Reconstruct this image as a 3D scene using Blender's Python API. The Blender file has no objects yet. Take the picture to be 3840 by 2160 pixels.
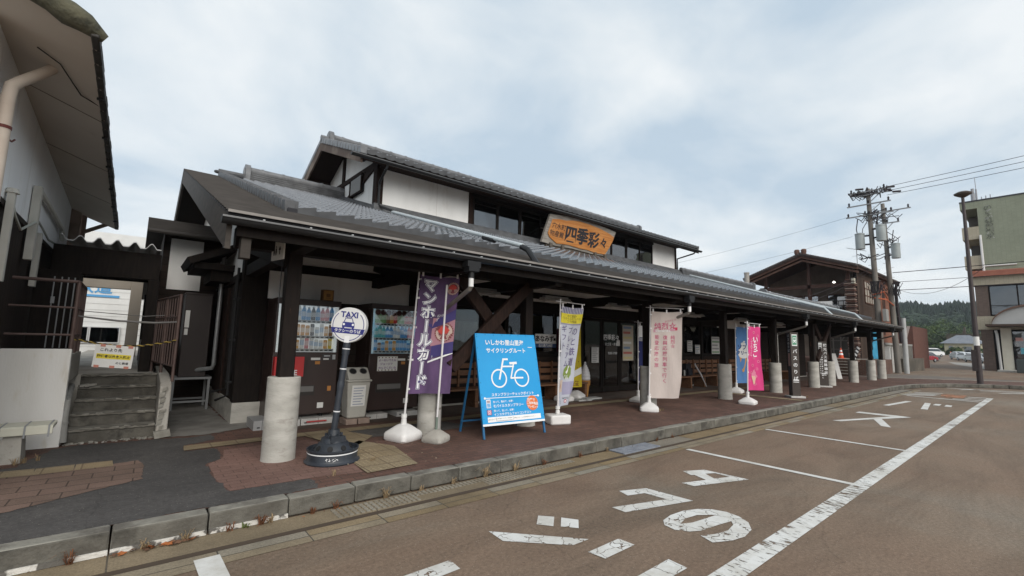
import bpy, bmesh, math, random
from mathutils import Vector, Matrix
from mathutils.geometry import tessellate_polygon
random.seed(7)
SC = bpy.context.scene
COL = SC.collection
R = math.radians
V = Vector
# ------------------------------------------------------------------ camera
cam = bpy.data.cameras.new('camera')
cam.sensor_width = 36.0
cam.lens = 15.945
cam.clip_start = 0.05
cam.clip_end = 3000
co = bpy.data.objects.new('camera', cam)
COL.objects.link(co)
_up = V((234, -9640, 1141)).normalized()
_x = V((1392, 169, 1141))
_x = (_x - _up * _x.dot(_up)).normalized()
_y = _up.cross(_x)
if _y.z < 0: _y = -_y
rows = (_x, _y, _up)                       # world axes written in camera axes (right, down, forward)
right = V([r[0] for r in rows]); down = V([r[1] for r in rows]); fwd = V([r[2] for r in rows])
mw = Matrix((right, -down, -fwd)).transposed().to_4x4()
mw.translation = V((0, 0, 1.6))
co.matrix_world = mw
SC.camera = co
# ------------------------------------------------------------------ sky
SUN_EL, SUN_DIR = 33.0, V((-0.25, -1.0, 0)).normalized()
w = bpy.data.worlds.new('World'); SC.world = w; w.use_nodes = True
nt = w.node_tree; nt.nodes.clear()
def N(nt, t, **kw):
    n = nt.nodes.new(t)
    for k, v in kw.items(): setattr(n, k, v)
    return n
out = N(nt, 'ShaderNodeOutputWorld'); bg = N(nt, 'ShaderNodeBackground')
sky = N(nt, 'ShaderNodeTexSky', sky_type='NISHITA', sun_disc=False)
sky.sun_elevation = R(SUN_EL); sky.sun_rotation = math.atan2(SUN_DIR.x, SUN_DIR.y)
sky.air_density = 1.0; sky.dust_density = 2.0
tc = N(nt, 'ShaderNodeTexCoord'); sep = N(nt, 'ShaderNodeSeparateXYZ')
nt.links.new(tc.outputs['Generated'], sep.inputs[0])
def mth(op, a, b=None, clamp=False):
    m = N(nt, 'ShaderNodeMath', operation=op); m.use_clamp = clamp
    for i, s in enumerate((a, b)):
        if s is None: continue
        if isinstance(s, (int, float)): m.inputs[i].default_value = s
        else: nt.links.new(s, m.inputs[i])
    return m.outputs[0]
zz = mth('ADD', mth('MAXIMUM', sep.outputs[2], 0.0), 0.22)
px = mth('DIVIDE', sep.outputs[0], zz); py = mth('DIVIDE', sep.outputs[1], zz)
cmb = N(nt, 'ShaderNodeCombineXYZ')
nt.links.new(px, cmb.inputs[0]); nt.links.new(py, cmb.inputs[1])
no = N(nt, 'ShaderNodeTexNoise'); no.inputs['Scale'].default_value = 1.15; no.inputs['Detail'].default_value = 9; no.inputs['Roughness'].default_value = 0.57; no.inputs['Distortion'].default_value = 0.35
nt.links.new(cmb.outputs[0], no.inputs['Vector'])
no2 = N(nt, 'ShaderNodeTexNoise'); no2.inputs['Scale'].default_value = 0.55; no2.inputs['Detail'].default_value = 4
nt.links.new(cmb.outputs[0], no2.inputs['Vector'])
cr = N(nt, 'ShaderNodeValToRGB')
cr.color_ramp.elements[0].position = 0.41; cr.color_ramp.elements[0].color = (4.0, 4.85, 5.65, 1)
cr.color_ramp.elements[1].position = 0.57; cr.color_ramp.elements[1].color = (6.6, 6.9, 7.05, 1)
e = cr.color_ramp.elements.new(0.5); e.color = (5.5, 6.05, 6.45, 1)
nt.links.new(mth('ADD', mth('MULTIPLY', no.outputs[0], 0.6), mth('MULTIPLY', no2.outputs[0], 0.4)), cr.inputs[0])
mix = N(nt, 'ShaderNodeMix', data_type='RGBA'); mix.inputs[0].default_value = 0.93
nt.links.new(sky.outputs[0], mix.inputs[6]); nt.links.new(cr.outputs[0], mix.inputs[7])
nt.links.new(mix.outputs[2], bg.inputs[0]); bg.inputs[1].default_value = 0.0815
nt.links.new(bg.outputs[0], out.inputs[0])
# ------------------------------------------------------------------ sun (overcast: weak and wide)
sl = bpy.data.lights.new('sun', 'SUN'); sl.energy = 1.5; sl.angle = R(55); sl.color = (1, 0.93, 0.84)
so = bpy.data.objects.new('sun', sl); COL.objects.link(so)
sv = V((SUN_DIR.x * math.cos(R(SUN_EL)), SUN_DIR.y * math.cos(R(SUN_EL)), math.sin(R(SUN_EL))))
so.rotation_euler = sv.to_track_quat('Z', 'Y').to_euler()
so.location = (0, 0, 30)
# ------------------------------------------------------------------ exposure
SC.view_settings.view_transform = 'Standard'; SC.view_settings.look = 'None'
SC.view_settings.exposure = 0.78; SC.view_settings.gamma = 1.0
SC.render.engine = 'CYCLES'
SC.cycles.use_denoising = True
SC.cycles.max_bounces = 7; SC.cycles.diffuse_bounces = 4; SC.cycles.transparent_max_bounces = 12
# ------------------------------------------------------------------ materials
MATS = {}
def lk(nt, a, b): nt.links.new(a, b)
def M(name, col, rough=0.6, col2=None, ns=3.0, det=5, lo=0.35, hi=0.65, bump=0.0, bs=40.0, metal=0.0, spec=0.4,
      emit=0.0, stain=None, ss=1.2, s_lo=0.55, s_hi=0.7, stretch=None, coat=0.0, rough2=None):
    """Principled material: colour broken up by noise, optional stains with a shape of their own, optional fine bump."""
    if name in MATS: return MATS[name]
    m = bpy.data.materials.new(name); m.use_nodes = True; MATS[name] = m
    t = m.node_tree; b = t.nodes['Principled BSDF']
    b.inputs['Roughness'].default_value = rough; b.inputs['Metallic'].default_value = metal
    b.inputs['Specular IOR Level'].default_value = spec; b.inputs['Coat Weight'].default_value = coat
    c4 = (*col, 1)
    b.inputs['Base Color'].default_value = c4
    tcn = N(t, 'ShaderNodeTexCoord'); vec = tcn.outputs['Object']
    if stretch:
        mp = N(t, 'ShaderNodeMapping'); mp.inputs['Scale'].default_value = stretch
        lk(t, vec, mp.inputs[0]); vec = mp.outputs[0]
    cur = None
    if col2:
        n = N(t, 'ShaderNodeTexNoise'); n.inputs['Scale'].default_value = ns; n.inputs['Detail'].default_value = det
        lk(t, vec, n.inputs['Vector'])
        r = N(t, 'ShaderNodeValToRGB'); r.color_ramp.elements[0].position = lo; r.color_ramp.elements[1].position = hi
        r.color_ramp.elements[0].color = c4; r.color_ramp.elements[1].color = (*col2, 1)
        lk(t, n.outputs[0], r.inputs[0]); cur = r.outputs[0]
    if stain:
        n = N(t, 'ShaderNodeTexNoise'); n.inputs['Scale'].default_value = ss; n.inputs['Detail'].default_value = 8; n.inputs['Roughness'].default_value = 0.65
        lk(t, vec, n.inputs['Vector'])
        mr = N(t, 'ShaderNodeMapRange'); mr.inputs[1].default_value = s_lo; mr.inputs[2].default_value = s_hi
        lk(t, n.outputs[0], mr.inputs[0])
        mx = N(t, 'ShaderNodeMix', data_type='RGBA'); lk(t, mr.outputs[0], mx.inputs[0])
        if cur: lk(t, cur, mx.inputs[6])
        else: mx.inputs[6].default_value = c4
        mx.inputs[7].default_value = (*stain, 1); cur = mx.outputs[2]
    if cur: lk(t, cur, b.inputs['Base Color'])
    if rough2 is not None:
        n = N(t, 'ShaderNodeTexNoise'); n.inputs['Scale'].default_value = 6; lk(t, tcn.outputs['Object'], n.inputs['Vector'])
        mr = N(t, 'ShaderNodeMapRange'); mr.inputs[3].default_value = rough; mr.inputs[4].default_value = rough2
        lk(t, n.outputs[0], mr.inputs[0]); lk(t, mr.outputs[0], b.inputs['Roughness'])
    if bump:
        n = N(t, 'ShaderNodeTexNoise'); n.inputs['Scale'].default_value = bs; n.inputs['Detail'].default_value = 4
        lk(t, vec, n.inputs['Vector'])
        bp = N(t, 'ShaderNodeBump'); bp.inputs['Strength'].default_value = bump; bp.inputs['Distance'].default_value = 0.02
        lk(t, n.outputs[0], bp.inputs['Height']); lk(t, bp.outputs[0], b.inputs['Normal'])
    if emit:
        b.inputs['Emission Strength'].default_value = emit
        if cur: lk(t, cur, b.inputs['Emission Color'])
        else: b.inputs['Emission Color'].default_value = c4
    return m
def flat(name, col, rough=0.6, spec=0.3): return M(name, col, rough, spec=spec)
def brick_mat(name, c1, c2, cm, sc, bw, bh, ms=0.02, rough=0.85, rot=0.0, bump=0.25, dirt=None, off=0.5, axes=None, var=1.0):
    if name in MATS: return MATS[name]
    m = bpy.data.materials.new(name); m.use_nodes = True; MATS[name] = m
    t = m.node_tree; b = t.nodes['Principled BSDF']; b.inputs['Roughness'].default_value = rough; b.inputs['Specular IOR Level'].default_value = 0.3
    tcn = N(t, 'ShaderNodeTexCoord'); mp = N(t, 'ShaderNodeMapping')
    src = tcn.outputs['Object']
    if axes:                                  # a wall: lay the courses on two chosen axes
        sp = N(t, 'ShaderNodeSeparateXYZ'); cb = N(t, 'ShaderNodeCombineXYZ'); lk(t, src, sp.inputs[0])
        lk(t, sp.outputs[axes[0]], cb.inputs[0]); lk(t, sp.outputs[axes[1]], cb.inputs[1]); src = cb.outputs[0]
    mp.inputs['Rotation'].default_value = (0, 0, rot); lk(t, src, mp.inputs[0])
    br = N(t, 'ShaderNodeTexBrick'); br.offset = off
    br.inputs['Color1'].default_value = (*c1, 1); br.inputs['Color2'].default_value = (*c2, 1); br.inputs['Mortar'].default_value = (*cm, 1)
    br.inputs['Scale'].default_value = sc; br.inputs['Mortar Size'].default_value = ms; br.inputs['Brick Width'].default_value = bw; br.inputs['Row Height'].default_value = bh
    br.inputs['Mortar Smooth'].default_value = 0.3
    lk(t, mp.outputs[0], br.inputs['Vector'])
    n = N(t, 'ShaderNodeTexNoise'); n.inputs['Scale'].default_value = 0.9; n.inputs['Detail'].default_value = 8; n.inputs['Roughness'].default_value = 0.7
    lk(t, tcn.outputs['Object'], n.inputs['Vector'])
    mr = N(t, 'ShaderNodeMapRange'); mr.inputs[1].default_value = 0.3; mr.inputs[2].default_value = 0.75; mr.inputs[3].default_value = 1 - 0.38 * var; mr.inputs[4].default_value = 1 + 0.25 * var
    lk(t, n.outputs[0], mr.inputs[0])
    mx = N(t, 'ShaderNodeMix', data_type='RGBA', blend_type='MULTIPLY'); mx.inputs[0].default_value = 1
    lk(t, br.outputs[0], mx.inputs[6]); lk(t, mr.outputs[0], mx.inputs[7])
    f = N(t, 'ShaderNodeTexNoise'); f.inputs['Scale'].default_value = 90; f.inputs['Detail'].default_value = 3; lk(t, tcn.outputs['Object'], f.inputs['Vector'])
    mr2 = N(t, 'ShaderNodeMapRange'); mr2.inputs[1].default_value = 0.3; mr2.inputs[2].default_value = 0.7; mr2.inputs[3].default_value = 0.8; mr2.inputs[4].default_value = 1.2
    lk(t, f.outputs[0], mr2.inputs[0])
    mx2 = N(t, 'ShaderNodeMix', data_type='RGBA', blend_type='MULTIPLY'); mx2.inputs[0].default_value = 1
    lk(t, mx.outputs[2], mx2.inputs[6]); lk(t, mr2.outputs[0], mx2.inputs[7]); cur = mx2.outputs[2]
    lk(t, cur, b.inputs['Base Color'])
    ad = N(t, 'ShaderNodeMath', operation='MULTIPLY_ADD'); ad.inputs[1].default_value = -1.0
    lk(t, br.outputs['Fac'], ad.inputs[0]); lk(t, f.outputs[0], ad.inputs[2])
    bp = N(t, 'ShaderNodeBump'); bp.inputs['Strength'].default_value = bump; bp.inputs['Distance'].default_value = 0.01
    lk(t, ad.outputs[0], bp.inputs['Height']); lk(t, bp.outputs[0], b.inputs['Normal'])
    return m
def asphalt_mat(name, c1, c2, c3, sc=0.25, speck=0.35):
    m = bpy.data.materials.new(name); m.use_nodes = True; MATS[name] = m
    t = m.node_tree; b = t.nodes['Principled BSDF']; b.inputs['Roughness'].default_value = 0.85; b.inputs['Specular IOR Level'].default_value = 0.3
    tcn = N(t, 'ShaderNodeTexCoord'); o = tcn.outputs['Object']
    n = N(t, 'ShaderNodeTexNoise'); n.inputs['Scale'].default_value = sc; n.inputs['Detail'].default_value = 6; n.inputs['Roughness'].default_value = 0.6; n.inputs['Distortion'].default_value = 0.6
    lk(t, o, n.inputs['Vector'])
    r = N(t, 'ShaderNodeValToRGB'); r.color_ramp.elements[0].position = 0.38; r.color_ramp.elements[1].position = 0.66
    r.color_ramp.elements[0].color = (*c1, 1); r.color_ramp.elements[1].color = (*c2, 1)
    e = r.color_ramp.elements.new(0.53); e.color = (*c3, 1)
    lk(t, n.outputs[0], r.inputs[0])
    vo = N(t, 'ShaderNodeTexVoronoi'); vo.inputs['Scale'].default_value = 48; lk(t, o, vo.inputs['Vector'])
    f = N(t, 'ShaderNodeTexNoise'); f.inputs['Scale'].default_value = 160; f.inputs['Detail'].default_value = 3; lk(t, o, f.inputs['Vector'])
    mr = N(t, 'ShaderNodeMapRange'); mr.inputs[1].default_value = 0.25; mr.inputs[2].default_value = 0.75; mr.inputs[3].default_value = 1 - speck; mr.inputs[4].default_value = 1 + speck
    lk(t, f.outputs[0], mr.inputs[0])
    g2 = N(t, 'ShaderNodeTexNoise'); g2.inputs['Scale'].default_value = 34; g2.inputs['Detail'].default_value = 5; g2.inputs['Roughness'].default_value = 0.75; lk(t, o, g2.inputs['Vector'])
    mg = N(t, 'ShaderNodeMapRange'); mg.inputs[1].default_value = 0.3; mg.inputs[2].default_value = 0.7; mg.inputs[3].default_value = 0.66; mg.inputs[4].default_value = 1.34; lk(t, g2.outputs[0], mg.inputs[0])
    mm = N(t, 'ShaderNodeMix', data_type='RGBA', blend_type='MULTIPLY'); mm.inputs[0].default_value = 1; lk(t, r.outputs[0], mm.inputs[6]); lk(t, mg.outputs[0], mm.inputs[7])
    mx = N(t, 'ShaderNodeMix', data_type='RGBA', blend_type='MULTIPLY'); mx.inputs[0].default_value = 1
    lk(t, mm.outputs[2], mx.inputs[6]); lk(t, mr.outputs[0], mx.inputs[7])
    st = N(t, 'ShaderNodeTexNoise'); st.inputs['Scale'].default_value = 0.9; st.inputs['Detail'].default_value = 7; st.inputs['Roughness'].default_value = 0.7; st.inputs['Distortion'].default_value = 1.0
    ms_ = N(t, 'ShaderNodeMapping'); ms_.inputs['Scale'].default_value = (0.35, 1.3, 1); lk(t, o, ms_.inputs[0]); lk(t, ms_.outputs[0], st.inputs['Vector'])
    sr = N(t, 'ShaderNodeMapRange'); sr.inputs[1].default_value = 0.42; sr.inputs[2].default_value = 0.72; sr.inputs[3].default_value = 1.1; sr.inputs[4].default_value = 0.7; lk(t, st.outputs[0], sr.inputs[0])
    dn = N(t, 'ShaderNodeTexNoise'); dn.inputs['Scale'].default_value = 1.6; dn.inputs['Detail'].default_value = 6; lk(t, o, dn.inputs['Vector'])
    dm = N(t, 'ShaderNodeMix', data_type='RGBA'); dm.inputs[0].default_value = 0.35; lk(t, o, dm.inputs[6]); lk(t, dn.outputs['Color'], dm.inputs[7])
    cv = N(t, 'ShaderNodeTexVoronoi', feature='DISTANCE_TO_EDGE'); cv.inputs['Scale'].default_value = 0.55; lk(t, dm.outputs[2], cv.inputs['Vector'])
    cq = N(t, 'ShaderNodeMapRange'); cq.inputs[1].default_value = 0.0; cq.inputs[2].default_value = 0.004; cq.inputs[3].default_value = 0.8; cq.inputs[4].default_value = 1.0; lk(t, cv.outputs['Distance'], cq.inputs[0])
    ml = N(t, 'ShaderNodeMath', operation='MULTIPLY'); lk(t, sr.outputs[0], ml.inputs[0]); lk(t, cq.outputs[0], ml.inputs[1])
    mk = N(t, 'ShaderNodeMix', data_type='RGBA', blend_type='MULTIPLY'); mk.inputs[0].default_value = 1; lk(t, mx.outputs[2], mk.inputs[6]); lk(t, ml.outputs[0], mk.inputs[7]); mx = mk
    # pale stone chips scattered in the binder
    sp = N(t, 'ShaderNodeMapRange'); sp.inputs[1].default_value = 0.18; sp.inputs[2].default_value = 0.1; sp.inputs[3].default_value = 0; sp.inputs[4].default_value = 0.7
    lk(t, vo.outputs['Distance'], sp.inputs[0])
    wn = N(t, 'ShaderNodeMath', operation='GREATER_THAN'); wn.inputs[1].default_value = 0.8
    sc_ = N(t, 'ShaderNodeSeparateColor'); lk(t, vo.outputs['Color'], sc_.inputs[0]); lk(t, sc_.outputs[0], wn.inputs[0])
    mu = N(t, 'ShaderNodeMath', operation='MULTIPLY'); lk(t, sp.outputs[0], mu.inputs[0]); lk(t, wn.outputs[0], mu.inputs[1])
    mx2 = N(t, 'ShaderNodeMix', data_type='RGBA'); lk(t, mu.outputs[0], mx2.inputs[0]); lk(t, mx.outputs[2], mx2.inputs[6]); mx2.inputs[7].default_value = (0.42, 0.38, 0.33, 1)
    lk(t, mx2.outputs[2], b.inputs['Base Color'])
    bp = N(t, 'ShaderNodeBump'); bp.inputs['Strength'].default_value = 0.35; bp.inputs['Distance'].default_value = 0.006
    lk(t, f.outputs[0], bp.inputs['Height']); lk(t, bp.outputs[0], b.inputs['Normal'])
    return m
def glass_mat(name, tint=(0.55, 0.6, 0.6), refl=0.0):
    if name in MATS: return MATS[name]
    m = bpy.data.materials.new(name); m.use_nodes = True; MATS[name] = m
    t = m.node_tree; t.nodes.clear()
    o = N(t, 'ShaderNodeOutputMaterial'); g = N(t, 'ShaderNodeBsdfGlossy'); tr = N(t, 'ShaderNodeBsdfTransparent'); mx = N(t, 'ShaderNodeMixShader'); fr = N(t, 'ShaderNodeFresnel')
    fr.inputs[0].default_value = 1.6; g.inputs['Roughness'].default_value = 0.02; g.inputs['Color'].default_value = (0.95, 0.97, 1, 1); tr.inputs[0].default_value = (*tint, 1)
    n = N(t, 'ShaderNodeTexNoise'); n.inputs['Scale'].default_value = 1.3; tcn = N(t, 'ShaderNodeTexCoord'); lk(t, tcn.outputs['Object'], n.inputs['Vector'])
    bp = N(t, 'ShaderNodeBump'); bp.inputs['Strength'].default_value = 0.06; bp.inputs['Distance'].default_value = 0.05; lk(t, n.outputs[0], bp.inputs['Height']); lk(t, bp.outputs[0], g.inputs['Normal'])
    a = N(t, 'ShaderNodeMath', operation='ADD'); a.use_clamp = True; a.inputs[1].default_value = refl; lk(t, fr.outputs[0], a.inputs[0])
    lk(t, a.outputs[0], mx.inputs[0]); lk(t, tr.outputs[0], mx.inputs[1]); lk(t, g.outputs[0], mx.inputs[2]); lk(t, mx.outputs[0], o.inputs[0])
    return m
def siding_mat(name, c1, c2, pitch, axis=2, rough=0.75):
    """boards: a dark joint every `pitch` metres along one axis, grain along the boards"""
    if name in MATS: return MATS[name]
    m = bpy.data.materials.new(name); m.use_nodes = True; MATS[name] = m
    t = m.node_tree; b = t.nodes['Principled BSDF']; b.inputs['Roughness'].default_value = rough; b.inputs['Specular IOR Level'].default_value = 0.2
    tcn = N(t, 'ShaderNodeTexCoord'); sp = N(t, 'ShaderNodeSeparateXYZ'); lk(t, tcn.outputs['Object'], sp.inputs[0])
    d = N(t, 'ShaderNodeMath', operation='DIVIDE'); d.inputs[1].default_value = pitch; lk(t, sp.outputs[axis], d.inputs[0])
    fr = N(t, 'ShaderNodeMath', operation='FRACT'); lk(t, d.outputs[0], fr.inputs[0])
    fl = N(t, 'ShaderNodeMath', operation='FLOOR'); lk(t, d.outputs[0], fl.inputs[0])
    wn = N(t, 'ShaderNodeTexWhiteNoise', noise_dimensions='1D'); lk(t, fl.outputs[0], wn.inputs['W'])
    mp = N(t, 'ShaderNodeMapping'); s = [18, 18, 18]
    if axis == 2: s[0] = s[1] = 2.0
    else: s[2] = 1.5
    mp.inputs['Scale'].default_value = s; lk(t, tcn.outputs['Object'], mp.inputs[0])
    n = N(t, 'ShaderNodeTexNoise'); n.inputs['Scale'].default_value = 1.0; n.inputs['Detail'].default_value = 6; lk(t, mp.outputs[0], n.inputs['Vector'])
    ad = N(t, 'ShaderNodeMath', operation='MULTIPLY_ADD'); ad.inputs[1].default_value = 0.5; lk(t, wn.outputs[0], ad.inputs[0]); 
    sb = N(t, 'ShaderNodeMath', operation='MULTIPLY'); sb.inputs[1].default_value = 0.6; lk(t, n.outputs[0], sb.inputs[0]); lk(t, sb.outputs[0], ad.inputs[2])
    mx = N(t, 'ShaderNodeMix', data_type='RGBA'); lk(t, ad.outputs[0], mx.inputs[0]); mx.inputs[6].default_value = (*c1, 1); mx.inputs[7].default_value = (*c2, 1)
    jt = N(t, 'ShaderNodeMath', operation='GREATER_THAN'); jt.inputs[1].default_value = 0.08; lk(t, fr.outputs[0], jt.inputs[0])
    mx2 = N(t, 'ShaderNodeMix', data_type='RGBA'); lk(t, jt.outputs[0], mx2.inputs[0]); mx2.inputs[6].default_value = (0.008, 0.006, 0.005, 1); lk(t, mx.outputs[2], mx2.inputs[7])
    lk(t, mx2.outputs[2], b.inputs['Base Color'])
    bp = N(t, 'ShaderNodeBump'); bp.inputs['Strength'].default_value = 0.5; bp.inputs['Distance'].default_value = 0.01
    lk(t, jt.outputs[0], bp.inputs['Height']); lk(t, bp.outputs[0], b.inputs['Normal'])
    return m
# ------------------------------------------------------------------ mesh builder
TXT = {}
def text_mesh(body, bold=0.0):
    k = (body, bold)
    if k not in TXT:
        c = bpy.data.curves.new('t', 'FONT'); c.body = body; c.offset = bold; c.resolution_u = 3
        o = bpy.data.objects.new('t', c); COL.objects.link(o)
        dg = bpy.context.evaluated_depsgraph_get(); me = bpy.data.meshes.new_from_object(o.evaluated_get(dg))
        vs = [(v.co.x, v.co.y) for v in me.vertices]; fs = [tuple(p.vertices) for p in me.polygons]
        bpy.data.objects.remove(o); bpy.data.curves.remove(c); bpy.data.meshes.remove(me)
        xs = [a for a, b in vs] or [0]
        TXT[k] = (vs, fs, min(xs), max(xs))
    return TXT[k]
class MB:
    def __init__(s): s.v = []; s.f = []; s.m = []; s.flatf = False
    def add(s, vs, fs, mi=0):
        k = len(s.v); s.v += [tuple(p) for p in vs]
        for f in fs: s.f.append(tuple(i + k for i in f)); s.m.append(mi)
        return s
    def poly(s, pts, mi=0): return s.add(pts, [tuple(range(len(pts)))], mi)
    def tess(s, loops, fn, mi=0):
        """flat polygon with holes; fn maps 2D to 3D"""
        tri = tessellate_polygon([[V((a, b, 0)) for a, b in l] for l in loops])
        pts = [p for l in loops for p in l]
        out = []
        for t_ in tri:
            a, b, c = (V(fn(*pts[i])) for i in t_)
            out.append(t_)
        return s.add([fn(*p) for p in pts], out, mi)
    def box(s, x0, x1, y0, y1, z0, z1, mi=0):
        p = [(x0, y0, z0), (x1, y0, z0), (x1, y1, z0), (x0, y1, z0), (x0, y0, z1), (x1, y0, z1), (x1, y1, z1), (x0, y1, z1)]
        return s.add(p, [(0, 3, 2, 1), (4, 5, 6, 7), (0, 1, 5, 4), (1, 2, 6, 5), (2, 3, 7, 6), (3, 0, 4, 7)], mi)
    def obox(s, c, a, b, d, mi=0):
        c, a, b, d = V(c), V(a), V(b), V(d); p = []
        for k in (-1, 1):
            for i, j in ((-1, -1), (1, -1), (1, 1), (-1, 1)): p.append(c + a * i + b * j + d * k)
        return s.add(p, [(0, 3, 2, 1), (4, 5, 6, 7), (0, 1, 5, 4), (1, 2, 6, 5), (2, 3, 7, 6), (3, 0, 4, 7)], mi)
    def beam(s, p, q, w, h, mi=0, up=(0, 0, 1)):
        p, q = V(p), V(q); d = (q - p); u = V(up); a = d.cross(u)
        if a.length < 1e-5: a = d.cross(V((0, 1, 0)))
        a.normalize(); b = a.cross(d).normalized()
        return s.obox((p + q) / 2, d / 2, a * w / 2, b * h / 2, mi)
    def tube(s, p, q, r, r2=None, n=12, mi=0, cap=True):
        p, q = V(p), V(q); r2 = r if r2 is None else r2; d = (q - p).normalized()
        a = d.cross(V((0, 0, 1)))
        if a.length < 1e-4: a = V((1, 0, 0))
        a.normalize(); b = d.cross(a); vs = []
        for c, rr in ((p, r), (q, r2)):
            for i in range(n):
                t = 2 * math.pi * i / n; vs.append(c + (a * math.cos(t) + b * math.sin(t)) * rr)
        fs = [(i, (i + 1) % n, n + (i + 1) % n, n + i) for i in range(n)]
        if cap: fs += [tuple(range(n))[::-1], tuple(range(n, 2 * n))]
        return s.add(vs, fs, mi)
    def path(s, pts, r, n=8, mi=0, cap=True):
        pts = [V(p) for p in pts]; rings = []; a = None
        for i, p in enumerate(pts):
            d = (pts[min(i + 1, len(pts) - 1)] - pts[max(i - 1, 0)])
            d = d.normalized() if d.length > 1e-9 else V((0, 0, 1))
            if a is None:
                a = d.cross(V((0, 0, 1)))
                if a.length < 1e-3: a = d.cross(V((0, 1, 0)))
            a = (a - d * a.dot(d)).normalized(); b = d.cross(a)
            rr = r[i] if isinstance(r, (list, tuple)) else r
            rings.append([p + (a * math.cos(2 * math.pi * k / n) + b * math.sin(2 * math.pi * k / n)) * rr for k in range(n)])
        vs = [p for g in rings for p in g]; fs = []
        for i in range(len(rings) - 1):
            for k in range(n): fs.append((i * n + k, i * n + (k + 1) % n, (i + 1) * n + (k + 1) % n, (i + 1) * n + k))
        if cap: fs += [tuple(range(n))[::-1], tuple(range((len(rings) - 1) * n, len(rings) * n))]
        return s.add(vs, fs, mi)
    def lathe(s, prof, c=(0, 0, 0), n=20, mi=0, sx=1.0, sy=1.0, cap=True):
        vs = [(c[0] + r * math.cos(2 * math.pi * k / n) * sx, c[1] + r * math.sin(2 * math.pi * k / n) * sy, c[2] + z) for r, z in prof for k in range(n)]
        fs = [(i * n + k, i * n + (k + 1) % n, (i + 1) * n + (k + 1) % n, (i + 1) * n + k) for i in range(len(prof) - 1) for k in range(n)]
        if cap: fs += [tuple(range(n))[::-1], tuple(range((len(prof) - 1) * n, len(prof) * n))]
        return s.add(vs, fs, mi)
    def prism(s, pts, off, mi=0):
        """extrude a planar outline (3D points) by an offset vector"""
        n = len(pts); off = V(off); a = [V(p) for p in pts]; b = [p + off for p in a]
        fs = [tuple(range(n)), tuple(range(n, 2 * n))[::-1]] + [(i, n + i, n + (i + 1) % n, (i + 1) % n) for i in range(n)]
        return s.add(a + b, fs, mi)
    def text(s, body, size, at, right=(1, 0, 0), up=(0, 0, 1), align='C', bold=0.0, mi=0, sx=1.0, fn=None):
        """lettering: at = middle of the baseline box; fn(a, b) overrides the plane"""
        vs, fs, x0, x1 = text_mesh(body, bold)
        cx = {'C': (x0 + x1) / 2, 'L': x0, 'R': x1}[align]
        r_, u_, o = V(right), V(up), V(at)
        P = [((x - cx) * size * sx, (y - 0.37) * size) for x, y in vs]
        pts = [fn(a, b) for a, b in P] if fn else [o + r_ * a + u_ * b for a, b in P]
        return s.add(pts, fs, mi)
    def vtext(s, body, size, top, pitch=None, right=(1, 0, 0), up=(0, 0, 1), bold=0.0, mi=0, sx=1.0, fn=None):
        """vertical Japanese writing; the long-vowel mark turns upright"""
        pitch = pitch or size; r_, u_, o = V(right), V(up), V(top)
        for i, ch in enumerate(body):
            if ch == ' ': continue
            vs, fs, x0, x1 = text_mesh(ch, bold); cy = -pitch * (i + 0.5); P = []
            for x, y in vs:
                a, b = (x - 0.5) * size, (y - 0.37) * size
                if ch in 'ー〜': a, b = -b, a
                P.append((a * sx, b + cy))
            pts = [fn(a, b) for a, b in P] if fn else [o + r_ * a + u_ * b for a, b in P]
            s.add(pts, fs, mi)
        return s
    def build(s, name, mats, parent=None, world=True, bevel=0.0, sharp=0.6, smooth=True, origin=None, fixn=True):
        me = bpy.data.meshes.new(name)
        off = V((0, 0, 0))
        if parent is not None and world: off = TLOC[parent.name]
        if origin is not None: off = V(origin)
        me.from_pydata([tuple(V(p) - off) for p in s.v], [], s.f)
        mats = mats if isinstance(mats, (list, tuple)) else [mats]
        for m in mats: me.materials.append(m)
        me.polygons.foreach_set('material_index', s.m)
        if fixn:
            bm = bmesh.new(); bm.from_mesh(me); bmesh.ops.recalc_face_normals(bm, faces=bm.faces); bm.to_mesh(me); bm.free()
        if smooth:
            me.polygons.foreach_set('use_smooth', [True] * len(me.polygons)); me.set_sharp_from_angle(angle=sharp)
        me.update()
        o = bpy.data.objects.new(name, me); COL.objects.link(o)
        if parent is not None:
            o.parent = parent; TLOC[o.name] = off
        elif origin is not None: o.location = off
        if bevel:
            b = o.modifiers.new('bevel', 'BEVEL'); b.width = bevel; b.segments = 2; b.limit_method = 'ANGLE'; b.angle_limit = R(40)
        return o
TLOC = {}
def tag(o, label, cat, group=None):
    o['label'] = label; o['category'] = cat
    if group: o['group'] = group
    return o
def thing(name, label, cat, loc=(0, 0, 0), rz=0.0, group=None):
    o = bpy.data.objects.new(name, None); COL.objects.link(o); o.location = loc; o.rotation_euler = (0, 0, rz)
    o.empty_display_size = 0.2; TLOC[o.name] = V(loc)
    return tag(o, label, cat, group)
def base(mb):
    xs = [p[0] for p in mb.v]; ys = [p[1] for p in mb.v]; zs = [p[2] for p in mb.v]
    return ((min(xs) + max(xs)) / 2, (min(ys) + max(ys)) / 2, min(zs))
def solo(name, mb, mats, label, cat, group=None, **kw):
    return tag(mb.build(name, mats, origin=base(mb), **kw), label, cat, group)
def struct(name, mb, mats, kind='structure', **kw):
    o = mb.build(name, mats, **kw); o['kind'] = kind; return o
def copy_tree(o, parent=None):
    c = o.copy(); COL.objects.link(c); c.parent = parent
    if o.name in TLOC: TLOC[c.name] = TLOC[o.name]
    for ch in list(o.children): copy_tree(ch, c)
    return c
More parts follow.
